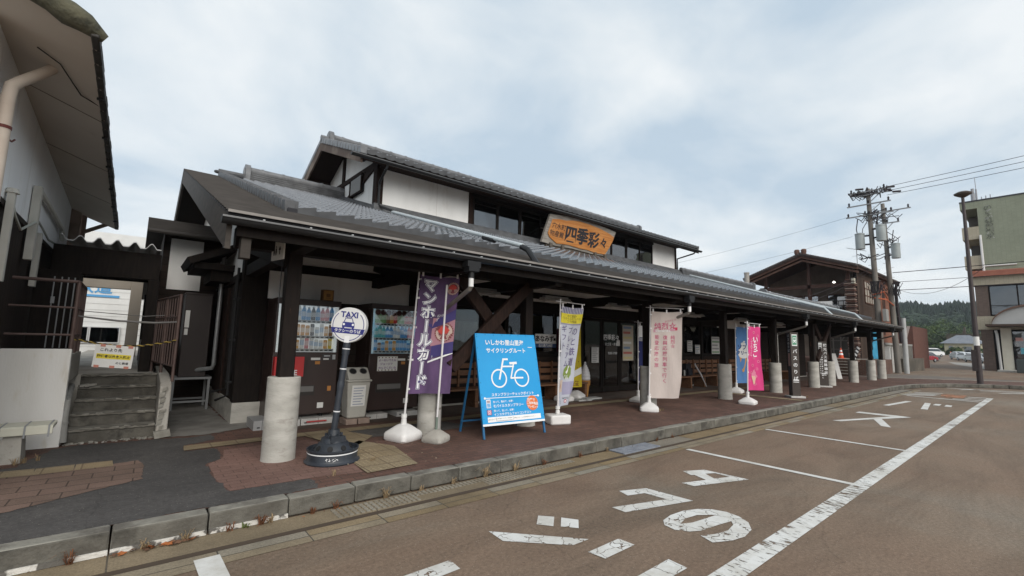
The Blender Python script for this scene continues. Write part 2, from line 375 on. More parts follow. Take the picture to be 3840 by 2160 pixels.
# common materials
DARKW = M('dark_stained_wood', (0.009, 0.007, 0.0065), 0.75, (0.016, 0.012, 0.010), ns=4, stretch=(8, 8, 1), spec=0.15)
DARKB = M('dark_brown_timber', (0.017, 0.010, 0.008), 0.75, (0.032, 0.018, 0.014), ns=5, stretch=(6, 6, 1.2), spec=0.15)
PLAS = M('white_plaster', (0.80, 0.80, 0.785), 0.85, (0.87, 0.87, 0.855), ns=1.2, bump=0.05, bs=60, stain=(0.62, 0.59, 0.55), ss=1.3, s_lo=0.55, s_hi=0.8, stretch=(1.6, 1.6, 0.5))
CONC = M('grey_concrete', (0.30, 0.28, 0.25), 0.9, (0.40, 0.385, 0.35), ns=2.2, bump=0.3, bs=30, stain=(0.16, 0.145, 0.125), ss=3.2, s_lo=0.6, s_hi=0.75)
CONCP = M('pale_cast_concrete', (0.34, 0.33, 0.30), 0.88, (0.47, 0.455, 0.42), ns=3, bump=0.25, bs=25, stain=(0.23, 0.21, 0.185), ss=4.0, s_lo=0.58, s_hi=0.78, stretch=(1, 1, 2.5))
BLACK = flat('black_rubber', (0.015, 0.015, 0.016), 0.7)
WHITE = flat('white_enamel', (0.72, 0.72, 0.71), 0.45)
WHITEP = M('white_plastic', (0.66, 0.65, 0.64), 0.45, (0.74, 0.73, 0.72), ns=5, stain=(0.42, 0.39, 0.35), ss=6, s_lo=0.68, s_hi=0.8)
GREYM = flat('grey_metal', (0.28, 0.29, 0.30), 0.5)
STEEL = M('galvanised_steel', (0.42, 0.44, 0.45), 0.4, (0.5, 0.52, 0.53), ns=9, metal=0.6)
PAPER = flat('white_paper', (0.72, 0.72, 0.70), 0.8)
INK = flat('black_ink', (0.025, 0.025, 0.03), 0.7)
INKB = flat('navy_ink', (0.035, 0.04, 0.20), 0.6)
LETW = flat('white_lettering', (0.78, 0.79, 0.80), 0.6)
LETR = flat('red_lettering', (0.55, 0.06, 0.10), 0.7)
YEL = flat('yellow_print', (0.75, 0.62, 0.06), 0.7)
GLASS = glass_mat('window_glass')
GLASSD = glass_mat('dark_window_glass', (0.25, 0.28, 0.3), 0.1)
G = 0.158
# ================================================================== ground
def gz(x, y):
    d = math.hypot(x, y); t = min(max((d - 95) / 70, 0), 1)
    return 0.9 * t * t * (3 - 2 * t)
asphalt_mat('brown_asphalt', (0.172, 0.118, 0.083), (0.190, 0.156, 0.121), (0.180, 0.132, 0.095))
asphalt_mat('dark_patch_asphalt', (0.058, 0.055, 0.054), (0.10, 0.094, 0.09), (0.073, 0.069, 0.067), sc=0.7, speck=0.2)
mb = MB()
gx = [-400, -150, -60, -20, 0, 20, 40, 60, 80] + [95 + 7 * i for i in range(11)] + [200, 260, 340, 460, 700, 1100]
gy = [-700, -400, -200, -120, -80, -40, -20, 0, 20, 40, 60, 80] + [95 + 10 * i for i in range(8)] + [220, 340, 500, 800]
vs = [(x, y, gz(x, y)) for y in gy for x in gx]; n = len(gx)
mb.add(vs, [(j * n + i, j * n + i + 1, (j + 1) * n + i + 1, (j + 1) * n + i) for j in range(len(gy) - 1) for i in range(n - 1)])
struct('road', mb, MATS['brown_asphalt'], fixn=False)
# kerb line: straight along the bays, then round the corner
KP = [(-9.0, 4.5), (24.0, 4.5), (25.4, 4.42), (26.8, 4.2), (28.1, 3.85), (29.3, 3.35), (30.3, 2.6), (31.0, 1.7), (31.4, 0.6), (31.6, -1.0), (31.7, -9.0)]
def offset(path, d):
    o = []
    for i, p in enumerate(path):
        a, b = V(path[max(i - 1, 0)]), V(path[min(i + 1, len(path) - 1)]); t = (b - a).normalized(); o.append((p[0] - t.y * d, p[1] + t.x * d))
    return o
def walk(path, step):
    res = [V(path[0])]; acc = 0
    for a, b in zip(path, path[1:]):
        a, b = V(a), V(b); L = (b - a).length; t = step - acc
        while t <= L: res.append(a + (b - a) * t / L); t += step
        acc = (acc + L) % step
    return res
kt = M('kerb_concrete', (0.19, 0.18, 0.155), 0.92, (0.27, 0.26, 0.225), ns=5, bump=0.5, bs=45, stain=(0.12, 0.11, 0.095), ss=2.6, s_lo=0.5, s_hi=0.62)
kw = M('kerb_worn_white_paint', (0.12, 0.112, 0.10), 0.9, (0.60, 0.58, 0.54), ns=7, lo=0.5, hi=0.54, bump=0.6, bs=50)
mb = MB(); mb2 = MB()
KX = -9.0
pts = walk(KP, 0.6)
for i, (a, b) in enumerate(zip(pts, pts[1:])):
    d = (b - a).normalized(); nrm = V((-d.y, d.x)); L = (b - a).length / 2 - 0.004 - 0.004 * random.random()
    c = (a + b) / 2 + nrm * (0.08 + random.uniform(-0.006, 0.006)); h = 0.157 + random.uniform(-0.004, 0.004)
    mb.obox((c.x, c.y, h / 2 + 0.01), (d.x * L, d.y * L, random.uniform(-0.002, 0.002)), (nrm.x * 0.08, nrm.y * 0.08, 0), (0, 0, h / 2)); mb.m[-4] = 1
    if -2.5 < a.x < 1.2 and i % 4 != 1: mb2.obox((c.x - nrm.x * 0.086, c.y - nrm.y * 0.086, 0.025), (d.x * L, d.y * L, 0), (nrm.x * 0.006, nrm.y * 0.006, 0), (0, 0, 0.018))
kf = M('kerb_dark_face', (0.085, 0.078, 0.066), 0.92, (0.15, 0.142, 0.122), ns=4, bump=0.5, bs=40, stain=(0.05, 0.047, 0.04), ss=2.2, s_lo=0.5, s_hi=0.65)  # front faces get a darker concrete than the tops
struct('kerb', mb, [kt, kf], bevel=0.014)
struct('kerb_strip', mb2, kw)
# pavement
brick_mat('red_brown_pavers', (0.115, 0.066, 0.052), (0.155, 0.085, 0.066), (0.075, 0.055, 0.045), 1.0, 0.21, 0.105, 0.006, bump=0.35)
brick_mat('worn_large_pavers', (0.155, 0.108, 0.086), (0.19, 0.128, 0.103), (0.07, 0.05, 0.04), 1.0, 0.32, 0.2, 0.007, rot=0.02)
brick_mat('pinkish_pavers', (0.195, 0.115, 0.095), (0.225, 0.135, 0.112), (0.12, 0.075, 0.06), 1.0, 0.21, 0.105, 0.005, bump=0.3)
back = offset(KP, 0.165)
poly = back + [(37.0, -9.0), (37.0, 8.0), (34.0, 8.0), (34.0, 40.0), (-9.0, 40.0)]
mb = MB(); mb.tess([poly], lambda a, b: (a, b, G))
for p, q in zip(poly[len(back) - 1:], poly[len(back):]): mb.poly([(p[0], p[1], 0), (q[0], q[1], 0), (q[0], q[1], G), (p[0], p[1], G)])
struct('pavement', mb, MATS['red_brown_pavers'])
def jag(poly, step=0.06, amp=0.02, seed=1):
    r = random.Random(seed); o = []
    for a, b in zip(poly, poly[1:] + poly[:1]):
        a, b = V(a), V(b); L = (b - a).length; k = max(1, int(L / step)); nn = V((-(b - a).y, (b - a).x)) / max(L, 1e-6)
        for i in range(k):
            p = a + (b - a) * i / k + nn * r.uniform(-amp, amp) * (1 if i else 0.5); o.append((p.x, p.y))
    return o
def sheet(name, polys, mat, z, kind='structure'):
    mb = MB()
    for p in polys: mb.tess([p], lambda a, b: (a, b, z))
    return struct(name, mb, mat, kind)
# asphalt outside the corner and the pale edging across the walkway
sheet('pavement_surface', [[(31.2, 6.6), (36.0, 1.4), (37, 0.4), (37, 8), (34, 8), (34, 12), (31.2, 12)]], M('grey_brown_asphalt', (0.13, 0.112, 0.096), 0.88, (0.17, 0.145, 0.125), ns=1.2, bump=0.3, bs=120), G + 0.004)
sheet('pavement_strip', [[(31.0, 6.45), (35.9, 1.1), (36.1, 1.3), (31.2, 6.65)], [(36.1, 1.3), (35.9, 1.1), (36.6, -9), (36.85, -9)]], M('pale_edging_stone', (0.30, 0.25, 0.20), 0.85, (0.38, 0.33, 0.27), ns=6), G + 0.008)
patch = [(-9, 4.67), (-0.55, 4.67), (1.5, 4.67), (1.53, 4.9), (1.51, 5.02), (0.81, 5.03), (0.8, 5.27), (0.75, 5.49), (0.74, 5.81), (0.75, 6.22), (0.91, 6.38), (0.94, 6.79), (0.91, 7.01), (0.6, 7.01), (0.62, 7.37), (1.0, 7.57), (0.99, 7.97), (0.72, 7.89), (0.26, 8.02), (0.03, 8.01), (-0.41, 8.08), (-0.62, 7.98), (-0.78, 7.45), (-0.83, 7.12), (-2, 7.0), (-9, 6.9)]
sheet('pavement_surface', [jag(patch, 0.05, 0.018, 3), jag([(2.66, 7.13), (3.34, 7.46), (4.4, 7.1), (4.6, 6.5), (3.4, 6.44), (2.69, 6.61)], 0.08, 0.01, 4)], MATS['dark_patch_asphalt'], G + 0.004)
bl = [(-9, 6.3), (-0.87, 6.67), (-0.69, 6.8), (-0.35, 6.78), (-0.05, 6.74), (0.16, 6.78), (0.21, 6.52), (0.19, 6.14), (0.2, 5.92), (0.02, 5.82), (-0.24, 5.67), (-0.46, 5.54), (-0.68, 5.42), (-3, 4.9), (-9, 4.8)]
sheet('pavement_tile', [jag(bl, 0.05, 0.014, 5)], MATS['worn_large_pavers'], G + 0.008)
sheet('pavement_tile', [jag([(0.82, 5.05), (1.5, 5.04), (2.05, 4.95), (2.1, 5.4), (2.2, 6.3), (2.0, 6.9), (1.0, 6.85), (0.93, 6.4), (0.77, 6.2), (0.76, 5.5)], 0.1, 0.008, 6)], MATS['pinkish_pavers'], G + 0.002)
tact = brick_mat('tactile_paver', (0.25, 0.195, 0.12), (0.285, 0.23, 0.15), (0.16, 0.12, 0.08), 1.0, 0.3, 0.3, 0.008, off=0.0, bump=0.2)
tile4 = [[(-0.92, 6.96), (-0.67, 6.93), (-0.65, 6.65), (-0.9, 6.68)], [(-0.66, 6.92), (-0.365, 6.92), (-0.36, 6.645), (-0.655, 6.64)], [(-0.355, 6.92), (-0.06, 6.915), (-0.045, 6.64), (-0.35, 6.645)],
         [(0.62, 7.32), (1.54, 7.38), (4.0, 7.45), (9.8, 7.5), (9.8, 7.2), (4, 7.17), (1.5, 7.12), (0.6, 7.03)],
         [(2.08, 5.29), (2.06, 4.86), (2.68, 4.9), (2.84, 5.88), (2.57, 6.43), (2.3, 6.2)], [(2.04, 7.15), (2.66, 7.15), (2.86, 6.64), (2.49, 6.2), (2.25, 6.2)],
         [(9.8, 7.5), (20, 7.55), (20, 7.25), (9.8, 7.2)], [(14.35, 7.25), (14.65, 7.25), (14.65, 4.75), (14.35, 4.75)]]
sheet('pavement_tile', tile4, tact, G + 0.010)
mb = MB(); r = random.Random(2)
for (x0, x1, y0, y1) in ((2.12, 2.62, 4.93, 5.85),):
    x = x0
    while x < x1:
        y = y0
        while y < y1:
            mb.lathe([(0.014, 0), (0.010, 0.005)], (x, y, G + 0.0101), 8); y += 0.06
        x += 0.06
struct('pavement_tile', mb, tact)
sheet('pavement_surface', [jag([(0.5, 8.05), (0.95, 8.0), (1.55, 8.3), (1.7, 8.75), (1.3, 9.2), (1.3, 13), (0.5, 13)], 0.08, 0.03, 8)], M('worn_grey_floor', (0.16, 0.15, 0.135), 0.9, (0.26, 0.25, 0.23), ns=2.5, bump=0.4, bs=18, stain=(0.07, 0.065, 0.06), ss=2), G + 0.006)
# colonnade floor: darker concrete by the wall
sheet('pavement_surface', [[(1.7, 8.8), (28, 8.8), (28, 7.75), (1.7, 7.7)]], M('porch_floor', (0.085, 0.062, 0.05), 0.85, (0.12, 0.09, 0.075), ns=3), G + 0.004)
# gutter
brick_mat('gutter_slabs', (0.29, 0.265, 0.215), (0.24, 0.175, 0.095), (0.09, 0.08, 0.065), 1.0, 0.62, 0.4, 0.006, off=0.0, bump=0.3)
brick_mat('gutter_channel', (0.23, 0.165, 0.085), (0.25, 0.235, 0.205), (0.10, 0.085, 0.065), 1.0, 1.9, 0.5, 0.006, off=0.0, bump=0.5)
sheet('road_strip', [[(-9, 3.88), (25.5, 3.9), (25.5, 4.12), (-9, 4.12)]], MATS['gutter_slabs'], 0.004)
sheet('road_strip', [[(-9, 4.19), (25.0, 4.19), (25.0, 4.5), (-9, 4.5)]], MATS['gutter_channel'], 0.004)
sheet('road_strip', [[(-9, 4.12), (25.3, 4.12), (25.3, 4.19), (-9, 4.19)]], flat('dark_groove', (0.075, 0.055, 0.04), 0.9), 0.006)  # groove beside the channel, laid as a flat dark strip
mb = MB()                                       # cast lugs of the gutter covers near the camera
for i in range(62):
    for j in range(4):
        x = 1.55 + i * 0.052
        if (i // 16) % 2 == 0 or j > 1: mb.box(x, x + 0.034, 4.225 + j * 0.062, 4.268 + j * 0.062, 0.0042, 0.011)
struct('road_strip', mb, M('gutter_lug', (0.19, 0.165, 0.125), 0.9, (0.26, 0.24, 0.20), ns=4))
# drain grate
mb = MB(); x0, x1, y0, y1 = 5.66, 6.58, 4.2, 4.485
mb.box(x0, x1, y0, y0 + 0.02, 0.005, 0.022); mb.box(x0, x1, y1 - 0.02, y1, 0.005, 0.022)
for i in range(6): mb.box(x0, x1, y0 + 0.035 + i * 0.04, y0 + 0.050 + i * 0.04, 0.0055, 0.021)
for i in range(5): x = x0 + i * (x1 - x0 - 0.02) / 4; mb.box(x, x + 0.02, y0 + 0.02, y1 - 0.02, 0.0045, 0.019)
solo('drain_grate', mb, M('blue_grey_steel', (0.18, 0.2, 0.24), 0.5, (0.26, 0.28, 0.32), ns=9), 'blue grey steel bar grate set in the gutter below the kerb', 'drain grate')
sheet('road_surface', [[(x0, y0), (x1, y0), (x1, y1), (x0, y1)]], BLACK, 0.0045)  # flat black sheet stands for the dark pit under the bars
# ------------------------------------------------------------------ road paint
def paint_mat(name, thr, width, sc, stretch=(1, 1, 1), col=(0.66, 0.66, 0.64), crack=True):
    m = bpy.data.materials.new(name); m.use_nodes = True; t = m.node_tree; b = t.nodes['Principled BSDF']; o = t.nodes['Material Output']
    b.inputs['Base Color'].default_value = (*col, 1); b.inputs['Roughness'].default_value = 0.75
    tcn = N(t, 'ShaderNodeTexCoord')
    gn = N(t, 'ShaderNodeTexNoise'); gn.inputs['Scale'].default_value = 2.2; gn.inputs['Detail'].default_value = 9; gn.inputs['Roughness'].default_value = 0.75; lk(t, tcn.outputs['Object'], gn.inputs['Vector'])
    gr = N(t, 'ShaderNodeValToRGB'); gr.color_ramp.elements[0].position = 0.35; gr.color_ramp.elements[1].position = 0.6; gr.color_ramp.elements[0].color = (col[0] * .72, col[1] * .69, col[2] * .64, 1); gr.color_ramp.elements[1].color = (*col, 1); lk(t, gn.outputs[0], gr.inputs[0]); lk(t, gr.outputs[0], b.inputs['Base Color']); mp = N(t, 'ShaderNodeMapping'); mp.inputs['Scale'].default_value = stretch; lk(t, tcn.outputs['Object'], mp.inputs[0])
    n = N(t, 'ShaderNodeTexNoise'); n.inputs['Scale'].default_value = sc; n.inputs['Detail'].default_value = 8; n.inputs['Roughness'].default_value = 0.7; lk(t, mp.outputs[0], n.inputs['Vector'])
    mr = N(t, 'ShaderNodeMapRange'); mr.inputs[1].default_value = thr; mr.inputs[2].default_value = thr + width; bn = N(t, 'ShaderNodeTexNoise'); bn.inputs['Scale'].default_value = 1.1; bn.inputs['Detail'].default_value = 3; lk(t, tcn.outputs['Object'], bn.inputs['Vector'])
    ba = N(t, 'ShaderNodeMath', operation='MULTIPLY_ADD'); ba.inputs[1].default_value = 0.45; ba.inputs[2].default_value = -0.2; lk(t, bn.outputs[0], ba.inputs[0])
    bs_ = N(t, 'ShaderNodeMath', operation='ADD'); lk(t, ba.outputs[0], bs_.inputs[0]); lk(t, n.outputs[0], bs_.inputs[1])
    lk(t, bs_.outputs[0], mr.inputs[0]); fac = mr.outputs[0]
    if crack:
        dn = N(t, 'ShaderNodeTexNoise'); dn.inputs['Scale'].default_value = 9; lk(t, tcn.outputs['Object'], dn.inputs['Vector'])
        ma = N(t, 'ShaderNodeMix', data_type='RGBA'); ma.inputs[0].default_value = 0.12; lk(t, tcn.outputs['Object'], ma.inputs[6]); lk(t, dn.outputs['Color'], ma.inputs[7])
        vo = N(t, 'ShaderNodeTexVoronoi', feature='DISTANCE_TO_EDGE'); vo.inputs['Scale'].default_value = 6.5; lk(t, ma.outputs[2], vo.inputs['Vector'])
        gt = N(t, 'ShaderNodeMath', operation='GREATER_THAN'); gt.inputs[1].default_value = 0.014; lk(t, vo.outputs['Distance'], gt.inputs[0])
        n2 = N(t, 'ShaderNodeTexNoise'); n2.inputs['Scale'].default_value = 1.7; lk(t, tcn.outputs['Object'], n2.inputs['Vector'])
        g2 = N(t, 'ShaderNodeMath', operation='GREATER_THAN'); g2.inputs[1].default_value = 0.56; lk(t, n2.outputs[0], g2.inputs[0])
        mxm = N(t, 'ShaderNodeMath', operation='MAXIMUM'); lk(t, gt.outputs[0], mxm.inputs[0]); lk(t, g2.outputs[0], mxm.inputs[1])
        mu = N(t, 'ShaderNodeMath', operation='MULTIPLY'); lk(t, fac, mu.inputs[0]); lk(t, mxm.outputs[0], mu.inputs[1]); fac = mu.outputs[0]
    tr = N(t, 'ShaderNodeBsdfTransparent'); mx = N(t, 'ShaderNodeMixShader'); lk(t, fac, mx.inputs[0]); lk(t, tr.outputs[0], mx.inputs[1]); lk(t, b.outputs[0], mx.inputs[2]); lk(t, mx.outputs[0], o.inputs[0])
    return m
PT = paint_mat('road_paint', 0.365, 0.04, 9)
PTL = paint_mat('worn_line_paint', 0.43, 0.06, 16, (1.6, 0.5, 1), crack=False)
PTN = paint_mat('fresh_road_paint', 0.2, 0.03, 5, crack=False)
PTO = paint_mat('faded_orange_paint', 0.42, 0.12, 5, col=(0.36, 0.16, 0.08), crack=False)
def marks(name, lst, mat, z=0.005):
    mb = MB()
    for l in lst:
        if isinstance(l[0][0], tuple): mb.tess(l, lambda a, b: (a, b, z))
        else: mb.tess([l], lambda a, b: (a, b, z))
    return struct(name, mb, mat)
marks('road_marking', [
    [[(5.58, 3.24), (5.88, 3.11), (5.92, 2.57), (5.11, 2.83), (5.1, 2.98), (5.46, 2.87), (5.54, 3.06), (5.5, 3.08)], [(5.71, 3.01), (5.84, 2.95), (5.83, 2.76), (5.60, 2.84)]],
    [(4.25, 3.23), (4.58, 3.11), (4.63, 2.58), (3.78, 2.8), (3.78, 2.96), (4.44, 2.77), (4.42, 3.02), (4.2, 3.08)],
    [(3.04, 3.23), (3.14, 3.12), (2.98, 2.97), (2.89, 3.09)], [(3.18, 3.07), (3.27, 2.94), (3.13, 2.81), (3.03, 2.93)],
    [(2.46, 3.22), (3.03, 2.61), (2.84, 2.61), (2.44, 3.0)], [(2.85, 2.46), (3.24, 2.47), (3.25, 2.32), (2.87, 2.31)],
    [(1.34, 2.97), (1.93, 2.98), (1.92, 2.83), (1.57, 2.81)], [(2.65, 2.01), (2.87, 2.01), (3.25, 2.02), (3.24, 1.86), (2.6, 1.86)],
    [[(3.86, 2.09), (3.81, 1.96), (3.98, 1.88), (4.15, 1.85), (4.35, 1.88), (4.5, 1.97), (4.58, 2.09), (4.6, 2.22), (4.55, 2.34), (4.44, 2.43), (4.27, 2.49), (4.07, 2.5), (3.9, 2.47), (3.81, 2.4), (3.79, 2.29), (3.86, 2.19), (3.96, 2.14), (4.22, 2.11), (4.4, 2.08), (4.33, 2.03), (4.16, 2.0), (3.99, 2.03)],
     [(3.95, 2.33), (4.11, 2.37), (4.28, 2.35), (4.44, 2.24), (4.24, 2.26), (4.07, 2.28)]]], PT)
marks('road_marking', [[(17.21, 3.55), (19.37, 3.4), (19.37, 3.24), (17.22, 3.41)], [(19.35, 2.93), (19.33, 2.79), (17.15, 2.55), (17.15, 2.7)],
    [(18.75, 2.67), (19.28, 2.68), (19.32, 2.54), (18.75, 2.52)], [(18.65, 2.4), (19.25, 2.43), (19.22, 2.29), (18.66, 2.25)],
    [(14.46, 3.55), (14.79, 3.55), (14.8, 2.79), (14.75, 2.5), (13.73, 2.87), (12.39, 2.44), (12.45, 2.62), (13.49, 2.97), (12.39, 3.33), (12.38, 3.48), (14.46, 2.84)]], PTN)
marks('road_marking', [[(-6, 1.46), (23.7, 1.74), (23.7, 1.9), (-6, 1.63)]], PTL)
def seg(a, b, wd):
    a, b = V(a), V(b); d = (b - a).normalized(); nn = V((-d.y, d.x)) * wd / 2
    return [tuple(a + nn), tuple(b + nn), tuple(b - nn), tuple(a - nn)]
marks('road_marking', [seg((6.79, 3.86), (6.79, 1.7), 0.1), seg((9.77, 3.88), (9.77, 1.74), 0.1), seg((0.55, 4.05), (0.62, 1.6), 0.16)], PTN, 0.006)
marks('road_marking', [seg(a, b, 0.16) for a, b in (((22.0, 3.93), (22.92, 3.17)), ((22.5, 3.93), (23.3, 3.19)), ((23.19, 3.94), (23.8, 3.16)), ((23.89, 3.91), (24.41, 3.15)), ((21.77, 3.78), (21.5, 1.89)), ((22.0, 2.6), (22.2, 1.89)), ((22.73, 2.37), (22.93, 1.87)), ((23.39, 2.37), (23.64, 1.88)), ((28.3, 3.5), (29.0, 1.0)), ((27.84, 2.42), (28.5, 1.0)), ((27.0, 1.8), (28.2, 1.0)), ((27.6, 3.0), (28.6, 2.6)))], PTN, 0.007)
marks('road_marking', [[(24.13, 3.14), (24.14, 2.46), (22.75, 2.41), (22.27, 2.95)]], PTO, 0.006)
# weeds in the kerb joint and blown leaves
mb = MB(); r = random.Random(11)
def tuft(x, y, z, n_, h, mi):
    for i in range(n_):
        a = r.uniform(0, 6.28); l = r.uniform(0.4, 1.0) * h; lean = r.uniform(0.2, 1.0); wv = V((math.cos(a + 1.57), math.sin(a + 1.57), 0)) * 0.0035
        p0 = V((x + r.uniform(-.02, .02), y + r.uniform(-.015, .015), z)); p1 = p0 + V((math.cos(a) * l * lean * 0.5, math.sin(a) * l * lean * 0.5 - 0.01, l * 0.7)); p2 = p0 + V((math.cos(a) * l * lean, math.sin(a) * l * lean - 0.02, l * (0.95 - 0.5 * lean)))
        mb.add([p0 - wv, p0 + wv, p1 + wv * .8, p1 - wv * .8, p2], [(0, 1, 2, 3), (3, 2, 4)], mi)
for x, n_, h, mi in ((0.45, 26, 0.11, 0), (0.98, 40, 0.12, 1), (1.05, 20, 0.10, 0), (0.75, 20, 0.1, 1), (0.86, 16, 0.08, 2), (1.4, 22, 0.09, 1), (1.6, 16, 0.12, 1), (2.1, 30, 0.15, 0), (2.9, 18, 0.1, 0), (3.35, 30, 0.2, 0), (3.8, 26, 0.16, 0), (4.3, 20, 0.12, 1), (5.0, 18, 0.12, 1), (7.4, 14, 0.1, 1), (0.2, 20, 0.1, 0), (-0.2, 24, 0.14, 1), (2.5, 18, 0.08, 0), (5.6, 14, 0.1, 0), (6.9, 14, 0.1, 1)): tuft(x, 4.475, 0.005, n_, h, mi)
for x, y in ((8.95, 5.75), (9.05, 5.78), (9.2, 5.8), (1.75, 5.0), (15.6, 5.0), (2.3, 5.3)): tuft(x, y, G, 14, 0.1, 0)
for x, y in ((-0.8, 7.3), (-0.7, 7.36), (-0.86, 7.25)): tuft(x, y, G, 14, 0.12, 0)
struct('kerb_weeds', mb, [flat('dry_straw', (0.30, 0.22, 0.13), 0.9), flat('rusty_weed', (0.16, 0.07, 0.035), 0.9), flat('green_weed', (0.10, 0.13, 0.03), 0.8)], 'stuff', fixn=False)
mb = MB()
def leaf(x, y, z, s, mi):
    a = r.uniform(0, 6.28); d = V((math.cos(a), math.sin(a), r.uniform(-.25, .25))) * s; p = V((-math.sin(a), math.cos(a), r.uniform(-.4, .4))) * s * 0.55; c = V((x, y, z + 0.012))
    mb.add([c - d, c - p + V((0, 0, .006)), c + d, c + p], [(0, 1, 2, 3)], mi)
for i in range(46): leaf(r.gauss(0.28, 0.13), 4.47 - abs(r.gauss(0, 0.03)), 0.006, r.uniform(0.012, 0.035), r.choice((0, 0, 1)))
for i in range(120): leaf(r.uniform(-0.5, 9), 4.48 - abs(r.gauss(0, 0.05)), 0.006, r.uniform(0.004, 0.014), r.choice((0, 1, 1)))
for i in range(70): leaf(r.uniform(1.4, 3.2), r.uniform(4.9, 6.4), G + 0.004, r.uniform(0.004, 0.012), 2)
for i in range(60): leaf(r.uniform(-0.6, 0.5), r.uniform(8.05, 8.2), G + 0.004, r.uniform(0.008, 0.025), 3)
struct('fallen_leaves', mb, [flat('orange_leaf', (0.33, 0.11, 0.035), 0.8), flat('brown_leaf', (0.14, 0.075, 0.045), 0.9), flat('pale_chip', (0.32, 0.27, 0.2), 0.9), flat('stone_chip', (0.25, 0.24, 0.22), 0.9)], 'stuff', fixn=False)
# ------------------------------------------------------------------ hill and far wood
def hz(x, y):
    d = math.hypot(x, y); az = math.degrees(math.atan2(y, x))
    t = min(max((d - 240) / 190, 0), 1); prof = 24 + 1.6 * math.sin(az * 0.6 + 0.5) + 1.0 * math.sin(az * 2.3)
    return 0.8 + prof * t * t * (3 - 2 * t)
mb = MB(); ds = [225 + 25 * i for i in range(14)]; azs = [-40 + 2.5 * i for i in range(37)]
vs = []
for d in ds:
    for a in azs: x, y = d * math.cos(R(a)), d * math.sin(R(a)); vs.append((x, y, hz(x, y)))
n = len(azs)
mb.add(vs, [(j * n + i, j * n + i + 1, (j + 1) * n + i + 1, (j + 1) * n + i) for j in range(len(ds) - 1) for i in range(n - 1)])
struct('hill', mb, flat('hill_soil', (0.035, 0.045, 0.02), 0.95), fixn=False)
mb = MB(); r = random.Random(5)
def conifer(x, y, z, h, wd, mi, n_=7):
    vs = []; fs = []
    for k in range(4):
        zb = z + h * (0.05 + 0.21 * k); zt = z + h * (0.5 + 0.165 * k) if k < 3 else z + h; rr = wd * (1.1, 1.05, 0.86, 0.58)[k]; b0 = len(vs)
        for i in range(n_ * 2): a = math.pi * i / n_ + k; q = rr * (r.uniform(0.85, 1.15) if i % 2 else r.uniform(0.4, 0.65)); vs.append((x + q * math.cos(a), y + q * math.sin(a), zb + (0 if i % 2 else h * 0.05) + r.uniform(-.03, .03) * h))
        vs.append((x + r.uniform(-.1, .1) * wd, y + r.uniform(-.1, .1) * wd, zt)); t = len(vs) - 1
        fs += [(b0 + i, b0 + (i + 1) % (2 * n_), t) for i in range(2 * n_)]
    mb.add(vs, fs, mi)
def roundtree(x, y, z, h, wd, mi):
    for k in range(9):
        a = r.uniform(0, 6.28); q = wd * r.uniform(0.1, 0.75); s = wd * r.uniform(0.35, 0.6); cx, cy, cz = x + q * math.cos(a), y + q * math.sin(a), z + h * r.uniform(0.35, 0.85)
        vs = []; nn = 7
        for j, (rr, dz) in enumerate(((0.55, -.6), (1, -.1), (0.8, .5))):
            for i in range(nn): b = 6.283 * (i + 0.5 * j) / nn; e = s * rr * r.uniform(0.7, 1.25); vs.append((cx + e * math.cos(b), cy + e * math.sin(b), cz + dz * s + r.uniform(-.15, .15) * s))
        vs.append((cx, cy, cz + s * 0.95)); fs = [(j * nn + i, j * nn + (i + 1) % nn, (j + 1) * nn + (i + 1) % nn, (j + 1) * nn + i) for j in range(2) for i in range(nn)] + [(14 + i, 14 + (i + 1) % nn, 21) for i in range(nn)]
        mb.add(vs, fs, mi)
cnt = 0
while cnt < 2300:
    az = r.uniform(0.5, 13.0); d = 240 + 215 * r.random() ** 0.8; x, y = d * math.cos(R(az)), d * math.sin(R(az))
    u = math.sin(x * 0.05 + 1.3) * math.cos(y * 0.06) + r.uniform(-.6, .6)
    if u > 0.1 and d < 420: roundtree(x, y, hz(x, y), r.uniform(7, 10), r.uniform(2.4, 3.6), r.choice((2, 3)))
    else: conifer(x, y, hz(x, y), r.uniform(8, 12.5), r.uniform(2.0, 3.3), r.choice((0, 0, 1, 1, 2)))
    cnt += 1
struct('forest', mb, [flat('cedar_dark', (0.014, 0.026, 0.020), 0.9), flat('cedar_mid', (0.019, 0.034, 0.024), 0.9), flat('wood_mid', (0.023, 0.040, 0.025), 0.9), flat('wood_light', (0.030, 0.050, 0.028), 0.9)], 'stuff', smooth=False, fixn=False)
